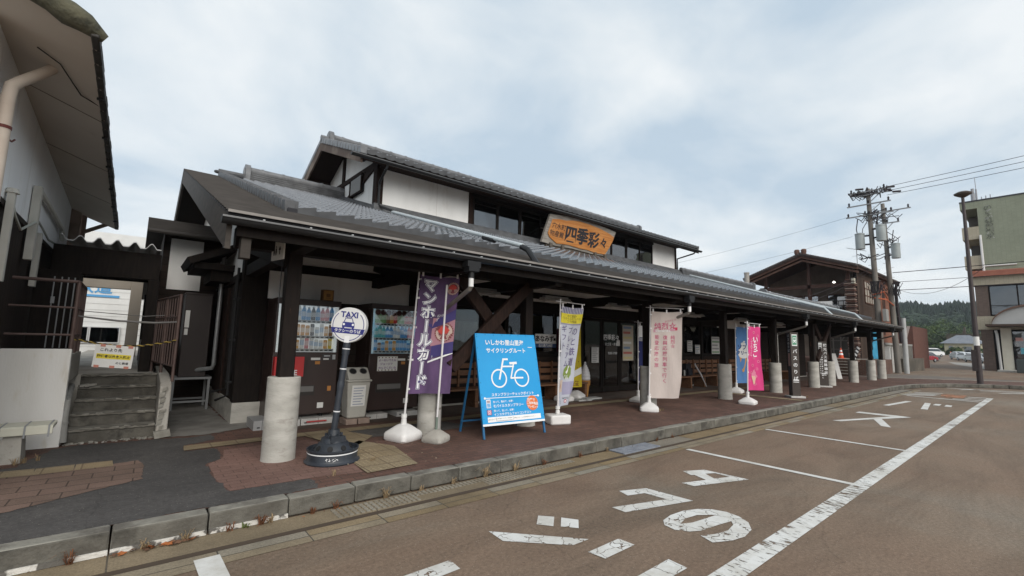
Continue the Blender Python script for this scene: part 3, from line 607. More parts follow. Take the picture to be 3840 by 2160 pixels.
# ================================================================== station building
SB = thing('station_building', 'long low dark timber station building with grey tiled roofs and a white plastered upper storey', 'building', (1.35, 8.8, G))
SLP = 0.3326
def zr(y): return 2.80 + SLP * (y - 5.2)
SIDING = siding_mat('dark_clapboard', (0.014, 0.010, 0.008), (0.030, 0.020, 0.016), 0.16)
BOARDS = siding_mat('brown_bench_boards', (0.10, 0.05, 0.028), (0.17, 0.09, 0.05), 0.15)
METAL = M('brown_roof_metal', (0.020, 0.0175, 0.016), 0.6, (0.030, 0.026, 0.0235), ns=2.5, spec=0.25)
GUT = M('dark_gutter_plastic', (0.016, 0.0165, 0.018), 0.45, spec=0.3)
def tile_mat():
    m = bpy.data.materials.new('silver_grey_roof_tile'); m.use_nodes = True; t = m.node_tree; b = t.nodes['Principled BSDF']
    b.inputs['Roughness'].default_value = 0.2; b.inputs['Specular IOR Level'].default_value = 0.9
    tcn = N(t, 'ShaderNodeTexCoord'); mp = N(t, 'ShaderNodeMapping'); mp.inputs['Scale'].default_value = (1 / 0.265, 1 / 0.235, 0.001); lk(t, tcn.outputs['Object'], mp.inputs[0])
    fl = N(t, 'ShaderNodeVectorMath', operation='FLOOR'); lk(t, mp.outputs[0], fl.inputs[0])
    wn = N(t, 'ShaderNodeTexWhiteNoise', noise_dimensions='3D'); lk(t, fl.outputs[0], wn.inputs['Vector'])
    n = N(t, 'ShaderNodeTexNoise'); n.inputs['Scale'].default_value = 5; n.inputs['Detail'].default_value = 5; lk(t, tcn.outputs['Object'], n.inputs['Vector'])
    ad = N(t, 'ShaderNodeMath', operation='MULTIPLY_ADD'); ad.inputs[1].default_value = 0.55; lk(t, wn.outputs[0], ad.inputs[0])
    sc_ = N(t, 'ShaderNodeMath', operation='MULTIPLY'); sc_.inputs[1].default_value = 0.5; lk(t, n.outputs[0], sc_.inputs[0]); lk(t, sc_.outputs[0], ad.inputs[2])
    mx = N(t, 'ShaderNodeMix', data_type='RGBA'); lk(t, ad.outputs[0], mx.inputs[0]); mx.inputs[6].default_value = (0.052, 0.058, 0.066, 1); mx.inputs[7].default_value = (0.105, 0.115, 0.128, 1)
    lk(t, mx.outputs[2], b.inputs['Base Color']); return m
TILE = tile_mat()
TILEE = M('grey_tile_edge', (0.045, 0.047, 0.051), 0.5, (0.075, 0.078, 0.084), ns=4)
RIDGE = M('grey_ridge_tile', (0.115, 0.119, 0.127), 0.4, (0.19, 0.196, 0.207), ns=5)
LIP = M('tile_lip_glint', (0.19, 0.205, 0.228), 0.2, (0.23, 0.245, 0.27), ns=1.2, spec=0.9)  # sky glint on the tile lips painted in as a paler colour
VERGE = M('grey_verge_tile', (0.055, 0.057, 0.062), 0.45, (0.095, 0.099, 0.106), ns=5)
NOSHI = M('dark_noshi_tile', (0.065, 0.067, 0.072), 0.5, (0.11, 0.114, 0.12), ns=5)
def shear(mb, x0, x1, ya, yb, zf, top, bot, mi=0):
    p = [(x0, ya, zf(ya) + bot), (x1, ya, zf(ya) + bot), (x1, yb, zf(yb) + bot), (x0, yb, zf(yb) + bot), (x0, ya, zf(ya) + top), (x1, ya, zf(ya) + top), (x1, yb, zf(yb) + top), (x0, yb, zf(yb) + top)]
    mb.add(p, [(0, 3, 2, 1), (4, 5, 6, 7), (0, 1, 5, 4), (1, 2, 6, 5), (2, 3, 7, 6), (3, 0, 4, 7)], mi)
# metal skirt roof: slab + stepped sheets
mb = MB()
shear(mb, 0.66, 30.22, 5.26, 8.1, zr, -0.012, -0.12, 1)
shear(mb, 0.66, 28.2, 8.1, 11.7, zr, -0.012, -0.12, 1)
shear(mb, 0.66, 5.2, 11.7, 14.7, zr, -0.012, -0.12, 1)
zb = lambda y: zr(14.7) - 0.38 * (y - 14.7)
shear(mb, 0.66, 28.2, 14.7, 24.0, zb, -0.012, -0.12, 1)
zbb = lambda y: zr(8.1) - 0.33 * (y - 8.1)
shear(mb, 28.25, 30.22, 8.1, 11.0, zbb, -0.012, -0.12, 1)
def stepped(x0, x1, ya, yb, zf, st=0.18):
    y = ya
    while y < yb - 0.02:
        y2 = min(y + st, yb); a, b = zf(y), zf(y2)
        mb.add([(x0, y + 0.012, a - 0.004), (x1, y + 0.012, a - 0.004), (x1, y + 0.012, a + 0.024), (x0, y + 0.012, a + 0.024)], [(0, 1, 2, 3)], 3)  # black face painted in for the shadow gap below each lip
        mb.add([(x0, y - 0.012, a + 0.022), (x1, y - 0.012, a + 0.022), (x1, y - 0.010, a + 0.044), (x0, y - 0.010, a + 0.044), (x1, y + 0.03, a + 0.05), (x0, y + 0.03, a + 0.05), (x0, y + 0.012, a + 0.022), (x1, y + 0.012, a + 0.022)], [(0, 1, 2, 3), (3, 2, 4, 5), (0, 6, 7, 1)], 2)
        mb.add([(x0, y + 0.03, a + 0.05), (x1, y + 0.03, a + 0.05), (x1, y2 + 0.012, b - 0.002), (x0, y2 + 0.012, b - 0.002), (x0, y, a)], [(0, 1, 2, 3), (0, 3, 4)]); y = y2
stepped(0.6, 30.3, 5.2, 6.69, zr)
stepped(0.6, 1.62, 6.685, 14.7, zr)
y = 14.7
while y < 23.9:
    a, b = zb(y), zb(y + 0.165); mb.add([(0.6, y, a + 0.03), (1.62, y, a + 0.03), (1.62, y + .165, b + 0.012), (0.6, y + .165, b + 0.012), (0.6, y, a), (0.6, y + .165, b - .01)], [(0, 1, 2, 3), (0, 3, 5, 4)]); y += 0.165
mb.build('metal_roof', [METAL, DARKW, M('pale_metal_lip', (0.038, 0.034, 0.031), 0.55, (0.056, 0.05, 0.046), ns=4, spec=0.25), INK], SB)  # rib lips a paler tone than the sheets, black for the shadow gaps
mb = MB()                                                    # eaves fascia, barge boards
mb.box(0.70, 30.22, 5.262, 5.30, 2.60, 2.715); mb.build('eaves_fascia', [DARKW], SB)
mb = MB(); mb.box(0.6, 30.3, 5.172, 5.19, zr(5.19) + 0.018, zr(5.19) + 0.046); mb.build('eaves_edge_trim', [M('pale_edge_trim', (0.20, 0.185, 0.17), 0.5, (0.27, 0.25, 0.235), ns=4)], SB)
mb = MB()
def barge(x, ya, yb, zf, h, th=0.05, top=-0.005):
    shear(mb, x - th, x, ya, yb, zf, top, -h)
barge(0.655, 5.24, 14.7, zr, 0.36); barge(0.655, 14.7, 24, zb, 0.36)
BBM = M('weathered_barge_board', (0.030, 0.025, 0.021), 0.75, (0.055, 0.046, 0.039), ns=3, stretch=(1, 1, 5))
mb.build('barge_board', BBM, SB); mb = MB()
barge(30.30, 5.24, 8.1, zr, 0.24); barge(30.30, 8.1, 11.0, zbb, 0.24)
mb.build('barge_board', BBM, SB); mb = MB()
mb.obox((0.80, 5.38, 2.50), (0.045, 0, 0), (0, 0.07, 0), (0, 0, 0.11))
mb.build('eaves_bracket', BBM, SB)
# tiles
PROF = [(0, 0.0), (0.1, -0.012), (0.28, -0.022), (0.48, -0.022), (0.64, -0.008), (0.76, 0.022), (0.87, 0.038), (0.96, 0.032), (1.0, 0.0)]
def tile_field(mb, xr, y0, y1, zf, base=0.06, tw=0.265, st=0.235, flap=True):
    y = y0; row = 0
    while y < y1 - 0.02:
        xa, xb = xr(y); n = int(round((xb - xa) / tw)); y2 = min(y + st + 0.02, y1 + 0.02)
        za, zb_ = zf(y) + base + 0.052, zf(y2) + base + 0.004
        up, lo, bt = [], [], []
        for i in range(n):
            jit = random.uniform(-0.0025, 0.0025)
            for t, h in (PROF[:-1] if i < n - 1 else PROF):
                x = xa + (i + t) * tw; lo.append((x, y, za + h + jit)); up.append((x, y2, zb_ + h + jit)); bt.append((x, y + 0.004, za + h + jit - 0.045))
        k = len(lo)
        mb.add(lo + up + bt, [(i, i + 1, k + i + 1, k + i) for i in range(k - 1)], 0)
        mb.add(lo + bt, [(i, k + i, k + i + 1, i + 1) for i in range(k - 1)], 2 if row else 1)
        if row == 0 and flap:
            for i in range(n):
                x = xa + i * tw; q = []
                for t, h in PROF: q.append((x + t * tw, y - 0.012, za + 0.055 * t - 0.012))
                lowr = [(x + t * tw, y - 0.006, za - 0.125 + 0.03 * (2 * t - 1) ** 2 + 0.02 * t) for t, h in PROF]
                m_ = len(q); mb.add(q + lowr, [(j, m_ + j, m_ + j + 1, j + 1) for j in range(m_ - 1)], 1)
                mb.poly([(x, y - 0.012, za + 0.043), (x, y + 0.03, za + 0.043), (x, y + 0.03, za - 0.08), (x, y - 0.006, za - 0.09)], 1)
        y += st; row += 1
def xr_main(y): return (1.5, 30.1 if y < 8.0 else (28.16 if y < 11.6 else 4.95))
mb = MB(); tile_field(mb, xr_main, 6.42, 14.62, zr)
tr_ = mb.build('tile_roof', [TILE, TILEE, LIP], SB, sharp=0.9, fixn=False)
mb = MB()                                                    # verge sleeves down the left edge
y = 6.40
while y < 14.6:
    z = zr(y) + 0.06; mb.obox((1.45, y + 0.115, z + 0.02 + 0.048), (0.085, 0, 0), (0, 0.098, 0.020), (0, -0.004, 0.095)); mb.box(1.40, 1.52, y - 0.02, y + 0.24, z - 0.05, z + 0.03, 1); y += 0.235
mb.tube((1.37, 14.62, zr(14.62) + 0.16), (2.0, 14.62, zr(14.62) + 0.17), 0.085, n=10)
mb.lathe([(0.1, 0), (0.1, 0.05)], (1.37, 14.62, zr(14.62) + 0.13), 10)
mb.build('verge_tiles', [VERGE, INK], SB, bevel=0.008)
def ridge(mb, y, zb, x0, x1, layers=4, w0=0.36, oni=True, oni1=False, capr=0.095):
    z = zb
    for k in range(layers):
        wk = w0 - 0.035 * k; mb.box(x0, x1, y - wk / 2, y + wk / 2, z, z + 0.045, 1); mb.box(x0, x1, y - wk / 2 + 0.025, y + wk / 2 - 0.025, z + 0.045, z + 0.062, 1); z += 0.062
    mb.tube((x0, y, z + 0.02), (x1, y, z + 0.02), capr, n=14)
    x = x0 + 0.3
    while x < x1: mb.tube((x, y, z + 0.02), (x + 0.07, y, z + 0.02), capr + 0.014, n=14); x += 0.56
    def block(xx):
        pr = [(-0.2, zb - 0.06), (0.2, zb - 0.06), (0.2, z + 0.06), (0.13, z + 0.15), (0.0, z + 0.19), (-0.13, z + 0.15), (-0.2, z + 0.06)]
        mb.prism([(xx, y + a, b) for a, b in pr], (0.13, 0, 0))
        mb.prism([(xx - 0.025, y + a * 0.62, zb + (b - zb) * 0.8) for a, b in pr], (0.024, 0, 0))
    if oni: block(x0 - 0.12)
    if oni1: block(x1 - 0.02)
for args in ((14.66, zr(14.66) + 0.05, 2.12, 4.83, 5, 0.36, True, False, 0.11), (11.72, zr(11.72) + 0.03, 20.35, 28.3, 5, 0.30, False, True), (8.1, zr(8.1) + 0.05, 20.7, 30.3, 2, 0.3, True, True)):
    mb = MB(); ridge(mb, *args); mb.build('ridge_tiles', [RIDGE, NOSHI], SB, bevel=0.006)
mb = MB(); mb.box(20.3, 28.2, 11.66, 11.78, zr(11.7) - 0.1, zr(11.7) + 0.2)
shear(mb, 20.3, 28.2, 11.78, 17.0, lambda y: zr(11.7) - 0.33 * (y - 11.7), 0.02, -0.1)
mb.build('rear_roof', [M('dark_rear_roof', (0.05, 0.053, 0.058), 0.6)], SB)
# flashing where the lower roof meets the upper wall
mb = MB()
for k in range(4): mb.box(4.66 + 0.02 * k, 20.3, 11.62 + 0.05 * k, 11.9, zr(11.8) + 0.07 + 0.06 * k, zr(11.8) + 0.125 + 0.06 * k)
for k in range(3): shear(mb, 4.6 + 0.06 * k, 4.84, 11.9, 14.5, zr, 0.12 + 0.06 * k, 0.02 + 0.06 * k)
mb.build('flashing_tiles', [NOSHI], SB)
# ---------------------------------------------------------------- upper storey
YU, ZS = 11.9, 0.41
zu = lambda y: 6.34 + ZS * (y - 11.05)
zub = lambda y: zu(14.6) - 0.43 * (y - 14.6)
mb = MB()
mb.box(4.87, 8.0, YU, YU + 0.12, 4.9, 6.58); mb.box(18.24, 20.2, YU, YU + 0.12, 4.9, 6.58)
mb.box(6.73, 6.742, YU - 0.001, YU, 5.3, 6.45, 1); mb.box(8.0, 18.24, YU + 0.05, YU + 0.12, 4.9, 5.24); mb.box(8.0, 18.24, YU + 0.05, YU + 0.12, 6.40, 6.58)
gab = [(11.9, 4.9), (17.3, 4.9), (17.3, zub(17.3) - 0.1), (14.6, zu(14.6) - 0.1), (11.9, zu(11.9) - 0.1)]
mb.prism([(4.85, a, b) for a, b in gab], (0.02, 0, 0)); mb.prism([(20.2, a, b) for a, b in gab], (-0.1, 0, 0))
mb.build('upper_wall', [PLAS, flat('plaster_joint', (0.62, 0.6, 0.57), 0.9)], SB)
mb = MB()
mb.box(4.80, 5.0, YU - 0.02, YU + 0.24, 4.95, 6.6)
mb.beam((4.83, 12.15, 6.52), (4.83, 15.6, 6.60), 0.06, 0.14)
mb.beam((4.825, 12.2, 6.53), (4.825, 15.4, 6.0 - 0.02), 0.06, 0.17, up=(0, 0, 1)) if False else None
mb.beam((4.822, 15.45, 5.55), (4.822, 12.1, 6.52), 0.05, 0.24)
mb.box(4.80, 4.85, 14.62, 14.82, 5.78, 7.55)
mb.box(7.9, 8.06, YU - 0.03, YU + 0.1, 5.15, 6.6); mb.box(20.1, 20.24, YU - 0.03, YU + 0.1, 5.0, 6.6)
mb.box(4.85, 20.2, YU - 0.012, YU, 6.5, 6.6)
mb.build('gable_timbers', [DARKB], SB, bevel=0.006)
mb = MB()                                                    # louvred vent
mb.box(4.775, 4.849, 12.92, 13.84, 5.93, 6.46, 2)
for k in range(10): mb.obox((4.765, 13.38, 5.985 + 0.046 * k), (0.016, 0, -0.012), (0, 0.41, 0), (0, 0, 0.011), 0)
for yy in (12.9, 13.82): mb.box(4.735, 4.774, yy, yy + 0.05, 5.91, 6.48, 1)
mb.box(4.735, 4.774, 12.95, 13.82, 5.91, 5.95, 1); mb.box(4.735, 4.774, 12.95, 13.82, 6.44, 6.48, 1)
mb.build('louvre_vent', [flat('grey_louvre', (0.42, 0.42, 0.42), 0.5), DARKB, INK], SB)
# upper roof
mb = MB()
shear(mb, 4.05, 20.9, 11.1, 14.6, zu, 0.03, -0.10, 0); shear(mb, 4.05, 20.9, 14.6, 18.2, zub, 0.03, -0.10, 0)
mb.box(4.1, 20.85, 11.12, 11.17, 6.17, 6.27, 0)
mb.box(4.85, 20.2, 11.3, 11.9, 6.36, 6.40, 0)
for yy, zf in ((13.0, zu), (14.6, zu), (16.2, zub)): mb.box(4.1, 4.85, yy - 0.07, yy + 0.07, zf(yy) - 0.26, zf(yy) - 0.101, 0)
mb.build('upper_roof', [DARKB], SB)
mb = MB()
shear(mb, 4.02, 4.07, 11.08, 14.6, zu, 0.0, -0.30); shear(mb, 4.02, 4.07, 14.6, 18.2, zub, 0.0, -0.30)
mb2 = mb; mb = MB()
shear(mb, 20.88, 20.93, 11.08, 14.6, zu, 0.0, -0.25)
UBB = [M('weathered_brown_board', (0.09, 0.06, 0.045), 0.75, (0.22, 0.175, 0.14), ns=1.6, lo=0.45, hi=0.7)]
mb2.build('upper_barge_board', UBB, SB); mb.build('upper_barge_board', UBB, SB)
mb = MB(); tile_field(mb, lambda y: (4.14, 20.84), 11.02, 14.55, zu, base=0.03)
y = 14.65
while y < 18.2:
    z = zub(y); mb.add([(4.1, y, z + 0.09), (20.8, y, z + 0.09), (20.8, y + .24, z - 0.06), (4.1, y + .24, z - 0.06)], [(0, 1, 2, 3)]); y += .235
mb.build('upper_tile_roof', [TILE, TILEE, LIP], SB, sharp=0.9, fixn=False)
mb = MB(); y = 11.0
while y < 14.5: mb.obox((4.07, y + 0.115, zu(y) + 0.085), (0.09, 0, 0), (0, 0.098, 0.03), (0, -0.004, 0.09)); y += 0.235
y = 14.7
while y < 18.1: mb.obox((4.08, y + 0.115, zub(y) + 0.05), (0.07, 0, 0), (0, 0.112, -0.048), (0, 0.004, 0.08)); y += 0.235
mb.tube((3.98, 14.58, zu(14.58) + 0.13), (4.25, 14.58, zu(14.58) + 0.13), 0.08, n=10)
ridge(mb, 14.6, zu(14.6) + 0.03, 4.33, 20.95, 3, 0.32, True, True)
mb.build('upper_ridge_tiles', [RIDGE, NOSHI], SB, bevel=0.006)
# windows of the upper storey
def window(name, x0, x1, z0, z1, y, fr=0.05, glass=GLASSD, par=SB, mat=DARKW, dep=0.06, mid=None, back=None):
    mb = MB()
    mb.box(x0, x0 + fr, y - dep, y, z0, z1); mb.box(x1 - fr, x1, y - dep, y, z0, z1); mb.box(x0 + fr, x1 - fr, y - dep, y, z0, z0 + fr); mb.box(x0 + fr, x1 - fr, y - dep, y, z1 - fr, z1)
    if mid: mb.box(x0 + fr, x1 - fr, y - dep + 0.005, y - 0.005, mid - 0.015, mid + 0.015)
    f = mb.build(name, mat, par)
    mb = MB(); mb.box(x0 + fr, x1 - fr, y - dep * 0.6, y - dep * 0.6 + 0.008, z0 + fr, z1 - fr); mb.build('pane', glass, f)
    if back: mb = MB(); mb.box(x0 + fr, x1 - fr, y + 0.03, y + 0.045, z0 + fr, z1 - fr); mb.build('blind', back, f)
    return f
BLIND = flat('grey_roller_blind', (0.26, 0.265, 0.27), 0.8); DARKIN = flat('dark_interior', (0.012, 0.011, 0.011), 0.9)
edges = [8.06, 9.08, 10.08, 11.1, 12.1, 13.1, 14.15, 15.18, 16.2, 17.2, 18.2]
for i, (a, b) in enumerate(zip(edges, edges[1:])):
    window('upper_window', a, b, 5.26, 6.24, YU + (0.045 if i % 2 else 0.03), 0.055, GLASSD, mid=6.05 if i % 2 == 0 else None, back=BLIND if i in (0, 2, 7, 9) else None)
mb = MB(); mb.box(8.0, 18.24, 13.2, 13.25, 4.9, 6.7); mb.box(8.0, 18.24, YU + 0.13, 13.2, 5.18, 5.22)
mb.box(8.0, 18.24, YU - 0.05, YU + 0.04, 6.24, 6.4); mb.box(8.0, 18.24, YU - 0.06, YU + 0.04, 5.18, 5.26)
mb.build('window_band', [DARKW], SB)
# ---------------------------------------------------------------- gutters and downpipes
def gutter(mb, x0, x1, y, z, r=0.062, n=9, mi=0):
    pr = [(math.cos(math.pi + math.pi * k / (n - 1)) * r, math.sin(math.pi + math.pi * k / (n - 1)) * r) for k in range(n)]
    pr = [(-r - 0.004, 0.012)] + pr + [(r, 0.012)] + [(a * 0.9, b * 0.9) for a, b in pr[::-1]]
    mb.prism([(x0, y + a, z + b) for a, b in pr], (x1 - x0, 0, 0), mi)
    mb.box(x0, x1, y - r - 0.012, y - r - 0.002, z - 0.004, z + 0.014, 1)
    mb.add([(xx, y + a, z + b) for xx in (x0, x0 + 0.004) for a, b in pr[:n + 2]], [tuple(range(n + 2)), tuple(range(n + 2, 2 * n + 4))], mi)
GUTR = M('gutter_rim_highlight', (0.11, 0.112, 0.116), 0.3, spec=0.6)  # highlight along the gutter front painted as a paler strip
mb = MB(); gutter(mb, 0.55, 30.0, 5.17, 2.748)
x = 0.9
while x < 30: mb.box(x, x + 0.018, 5.095, 5.19, 2.765, 2.773, 2); x += 0.455
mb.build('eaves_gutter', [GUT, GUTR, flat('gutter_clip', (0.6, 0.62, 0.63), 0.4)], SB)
mb = MB(); gutter(mb, 3.75, 21.0, 11.0, 6.21)
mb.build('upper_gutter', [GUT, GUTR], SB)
PIPE = M('pale_grey_downpipe', (0.33, 0.325, 0.31), 0.45, (0.4, 0.395, 0.38), ns=4); PIPEB = M('brown_downpipe', (0.16, 0.145, 0.13), 0.5, (0.22, 0.2, 0.18), ns=4); SILV = M('silver_downpipe', (0.42, 0.47, 0.49), 0.3, (0.5, 0.55, 0.57), ns=7, spec=0.6)
for xo, xp_, pm in ((3.52, 3.68, PIPE), (9.3, 9.47, PIPEB), (16.4, 16.68, PIPE), (21.7, 22.14, PIPE), (27.9, 28.4, PIPEB)):
    mb = MB(); mb.box(xo - 0.11, xo + 0.11, 5.10, 5.24, 2.61, 2.69, 1); mb.box(xo - 0.085, xo + 0.085, 5.10, 5.24, 2.55, 2.61, 1); mb.tube((xo, 5.17, 2.55), (xo, 5.17, 2.46), 0.042, n=12, mi=1)
    mb.tube((xo, 5.17, 2.47), (xo, 5.17, 2.34), 0.036, n=12, mi=2)
    mb.path([(xo, 5.17, 2.36), (xo, 5.2, 2.31), (xp_, 6.1, 2.07)], 0.034, 10, 3); mb.path([(xp_, 6.12, 2.09), (xp_, 6.16, 2.0), (xp_, 6.16, G)], 0.036, 12, 0)
    for z in (0.55, 1.3, 1.85): mb.lathe([(0.043, 0), (0.043, 0.03)], (xp_, 6.16, z), 12, 3)
    mb.build('downpipe', [pm, GUT, WHITE, PIPEB], SB)
mb = MB(); mb.path([(4.72, 11.0, 6.17), (4.72, 11.05, 6.08), (4.84, 11.74, 5.92), (4.86, 11.8, 5.85), (4.86, 11.8, 5.3), (4.86, 11.74, 5.22), (4.95, 11.0, zr(11) + 0.21)], 0.035, 10, 1)
for z in (5.4, 5.75): mb.lathe([(0.042, 0), (0.042, 0.025)], (4.86, 11.8, z), 12, 1)
mb.path([(4.95, 11.05, zr(11) + 0.2), (4.95, 5.75, zr(5.75) + 0.24)], 0.042, 10, 0)
mb.path([(4.95, 6.9, zr(6.9) + 0.2), (4.95, 6.55, zr(6.55) + 0.195)], 0.05, 10, 1)
mb.path([(4.95, 5.78, zr(5.78) + 0.22), (4.95, 5.62, zr(5.62) + 0.2), (4.95, 5.4, zr(5.4) + 0.02), (4.95, 5.25, 2.76)], 0.05, 10, 1)
mb.build('roof_downpipe', [SILV, GUT], SB)
for xx, ya in ((19.7, 10.9), (23.6, 7.9)):
    mb = MB(); mb.path([(xx, ya, zr(ya) + 0.18), (xx, 5.6, zr(5.6) + 0.2), (xx, 5.3, 2.78)], 0.045, 10); mb.build('roof_downpipe', [SILV], SB)
mb = MB(); mb.path([(20.5, 11.0, 6.17), (20.5, 11.1, 6.05), (20.27, 11.85, 5.85), (20.27, 11.85, 5.25)], 0.035, 10); mb.build('downpipe', [GUT], SB)
# ---------------------------------------------------------------- ground floor walls
YW = 8.8
mb = MB()
mb.box(1.37, 4.5, YW, YW + 0.14, 2.25, 3.82); mb.box(4.5, 27.5, YW, YW + 0.14, 2.66, 3.82)
mb.box(17.9, 27.5, YW - 0.004, YW, 2.36, 2.67)
gl = [(8.95, 2.62), (22.0, 2.62), (22.0, zb(22) - 0.12), (14.7, zr(14.7) - 0.12), (8.95, zr(8.95) - 0.12)]
mb.prism([(1.36, a, b) for a, b in gl], (0.12, 0, 0))
mb.box(27.4, 27.5, 8.94, 12, G, 4)
mb.build('plaster_wall', [PLAS], SB)
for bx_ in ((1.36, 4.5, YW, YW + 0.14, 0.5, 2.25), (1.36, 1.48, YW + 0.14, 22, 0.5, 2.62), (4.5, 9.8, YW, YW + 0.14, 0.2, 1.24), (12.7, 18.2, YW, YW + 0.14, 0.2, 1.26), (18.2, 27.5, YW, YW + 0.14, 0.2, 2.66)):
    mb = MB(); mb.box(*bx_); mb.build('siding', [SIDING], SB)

mb = MB()
mb.box(1.33, 1.72, YW - 0.03, YW + 0.05, 0.49, 3.6); mb.box(1.33, 1.39, YW + 0.05, YW + 0.2, 0.49, 3.6)
for x in (4.42, 6.33, 7.76, 9.68, 12.62, 15.2, 16.55, 18.12, 20.6, 22.8, 25): mb.box(x, x + 0.16, YW - 0.05, YW + 0.1, G, 2.9)
mb.box(1.35, 27.5, YW - 0.04, YW - 0.004, 2.74, 2.9)
mb.box(4.42, 9.84, YW - 0.03, YW + 0.08, 2.4, 2.66); mb.box(9.84, 12.62, YW - 0.02, YW + 0.08, 2.36, 2.66); mb.box(12.78, 18.12, YW - 0.03, YW + 0.08, 2.4, 2.66)
mb.box(4.58, 9.68, YW - 0.03, YW + 0.08, 1.22, 1.32); mb.box(12.78, 18.12, YW - 0.03, YW + 0.08, 1.22, 1.30)
mb.box(1.31, 1.36, 14.0, 14.12, 2.62, 5.6); mb.box(1.31, 1.36, 12.2, 12.36, 2.62, 4.9)
mb.beam((1.33, 12.25, 4.1), (1.33, 14.3, 2.75), 0.05, 0.22); mb.beam((1.33, 14.2, 2.75), (1.33, 16.6, 4.2), 0.05, 0.16)
mb.box(1.31, 1.36, 8.97, 22, 2.55, 2.68)
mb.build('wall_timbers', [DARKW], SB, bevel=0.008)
mb = MB(); mb.box(1.33, 4.5, YW - 0.045, YW + 0.1, 0.0, 0.49); mb.box(1.33, 1.45, YW + 0.1, 22, 0.0, 0.5); mb.box(4.5, 9.8, YW - 0.02, YW + 0.1, 0, 0.2); mb.box(12.7, 27.5, YW - 0.02, YW + 0.1, 0, 0.2)
mb.build('plinth', [CONCP], SB)
for a, b, z0, z1, gl_ in ((4.58, 5.42, 1.32, 2.4, GLASSD), (5.44, 6.33, 1.32, 2.4, GLASS), (6.49, 7.1, 1.32, 2.4, GLASSD), (7.12, 7.76, 1.32, 2.4, GLASS), (7.92, 8.8, 1.32, 2.4, GLASS), (8.82, 9.68, 1.32, 2.4, GLASSD), (12.78, 13.98, 1.3, 2.4, GLASSD), (14.0, 15.2, 1.3, 2.4, GLASS), (15.36, 16.55, 1.3, 2.4, GLASS), (16.71, 17.4, 1.3, 2.4, GLASSD), (17.42, 18.12, 1.3, 2.4, GLASS)):
    f_ = window('window', a, b, z0, z1, YW + 0.06, 0.05, gl_)
    if gl_ is GLASS: mb = MB(); mb.box(a + 0.06, b - 0.06, YW + 0.09, YW + 0.1, z0 + 0.06, z0 + 0.06 + 0.62 * (z1 - z0)); mb.build('plaza_reflection', [M('pale_reflection', (0.40, 0.41, 0.41), 0.9, (0.52, 0.53, 0.53), ns=6, stretch=(5, 1, 0.5))], f_)  # pale sheet stands for the bright plaza reflected in the lower pane
def sliding_door(x0, x1):
    mb = MB(); z0, z1, y = 0.19, 2.34, YW + 0.03
    for p in ((x0, x0 + 0.07, z0, z1), (x1 - 0.07, x1, z0, z1)): mb.box(p[0], p[1], y - 0.05, y, p[2], p[3])
    mb.box(x0 + 0.07, x1 - 0.07, y - 0.05, y, z0, z0 + 0.16); mb.box(x0 + 0.07, x1 - 0.07, y - 0.05, y, z1 - 0.08, z1)
    d = mb.build('sliding_door', [DARKW], SB)
    mb = MB(); mb.box(x0 + 0.07, x1 - 0.07, y - 0.03, y - 0.022, z0 + 0.16, z1 - 0.08); mb.build('pane', GLASS, d); return d
sliding_door(9.86, 10.76); d2 = sliding_door(10.78, 11.6); sliding_door(11.62, 12.6)
mb = MB(); y = YW - 0.026
mb.text('四季彩々', 0.19, (11.19, y, 1.80), bold=0.02); mb.text('お土産・食事', 0.1, (11.19, y, 1.6)); mb.text('9:00-17:00', 0.1, (11.25, y, 1.33), bold=0.01)
mb.build('door_lettering', [LETW], d2, fixn=False)
# interior behind the glass
mb = MB(); mb.box(4.5, 18.2, 11.4, 11.45, 0.15, 2.7); mb.box(4.5, 18.2, YW + 0.14, 11.4, 0.17, 0.19); mb.box(4.5, 18.2, YW + 0.14, 11.4, 2.67, 2.69); mb.box(4.5, 4.55, YW + 0.14, 11.4, 0.19, 2.67); mb.box(18.15, 18.2, YW + 0.14, 11.4, 0.19, 2.67)
mb.build('interior_walls', [M('interior_board', (0.16, 0.12, 0.09), 0.8, (0.22, 0.17, 0.13), ns=2)], SB)
mb = MB(); r = random.Random(21)
for k in range(9): x = 4.9 + k * 1.48; mb.box(x, x + 0.9, 10.1, 10.45, 0.2, 1.2, 0); mb.box(x + 0.1, x + 0.8, 10.15, 10.4, 1.2, 1.2 + r.uniform(0.1, 0.35), 1 + k % 3)
mb.build('shop_counters', [flat('pale_counter', (0.35, 0.33, 0.3)), flat('shop_goods_red', (0.4, 0.08, 0.06)), flat('shop_goods_cream', (0.55, 0.5, 0.4)), flat('shop_goods_green', (0.1, 0.25, 0.15))], SB)
LAMP = M('lit_ceiling_lamp', (1, 0.93, 0.8), emit=9.0)
for x, y in ((5.5, 9.9), (6.2, 10.4), (10.9, 10.2), (14.6, 10.2)):
    mb = MB(); mb.lathe([(0.05, 0), (0.06, 0.015)], (x, y, 2.65), 12); mb.build('spot_lamp', [LAMP], SB)
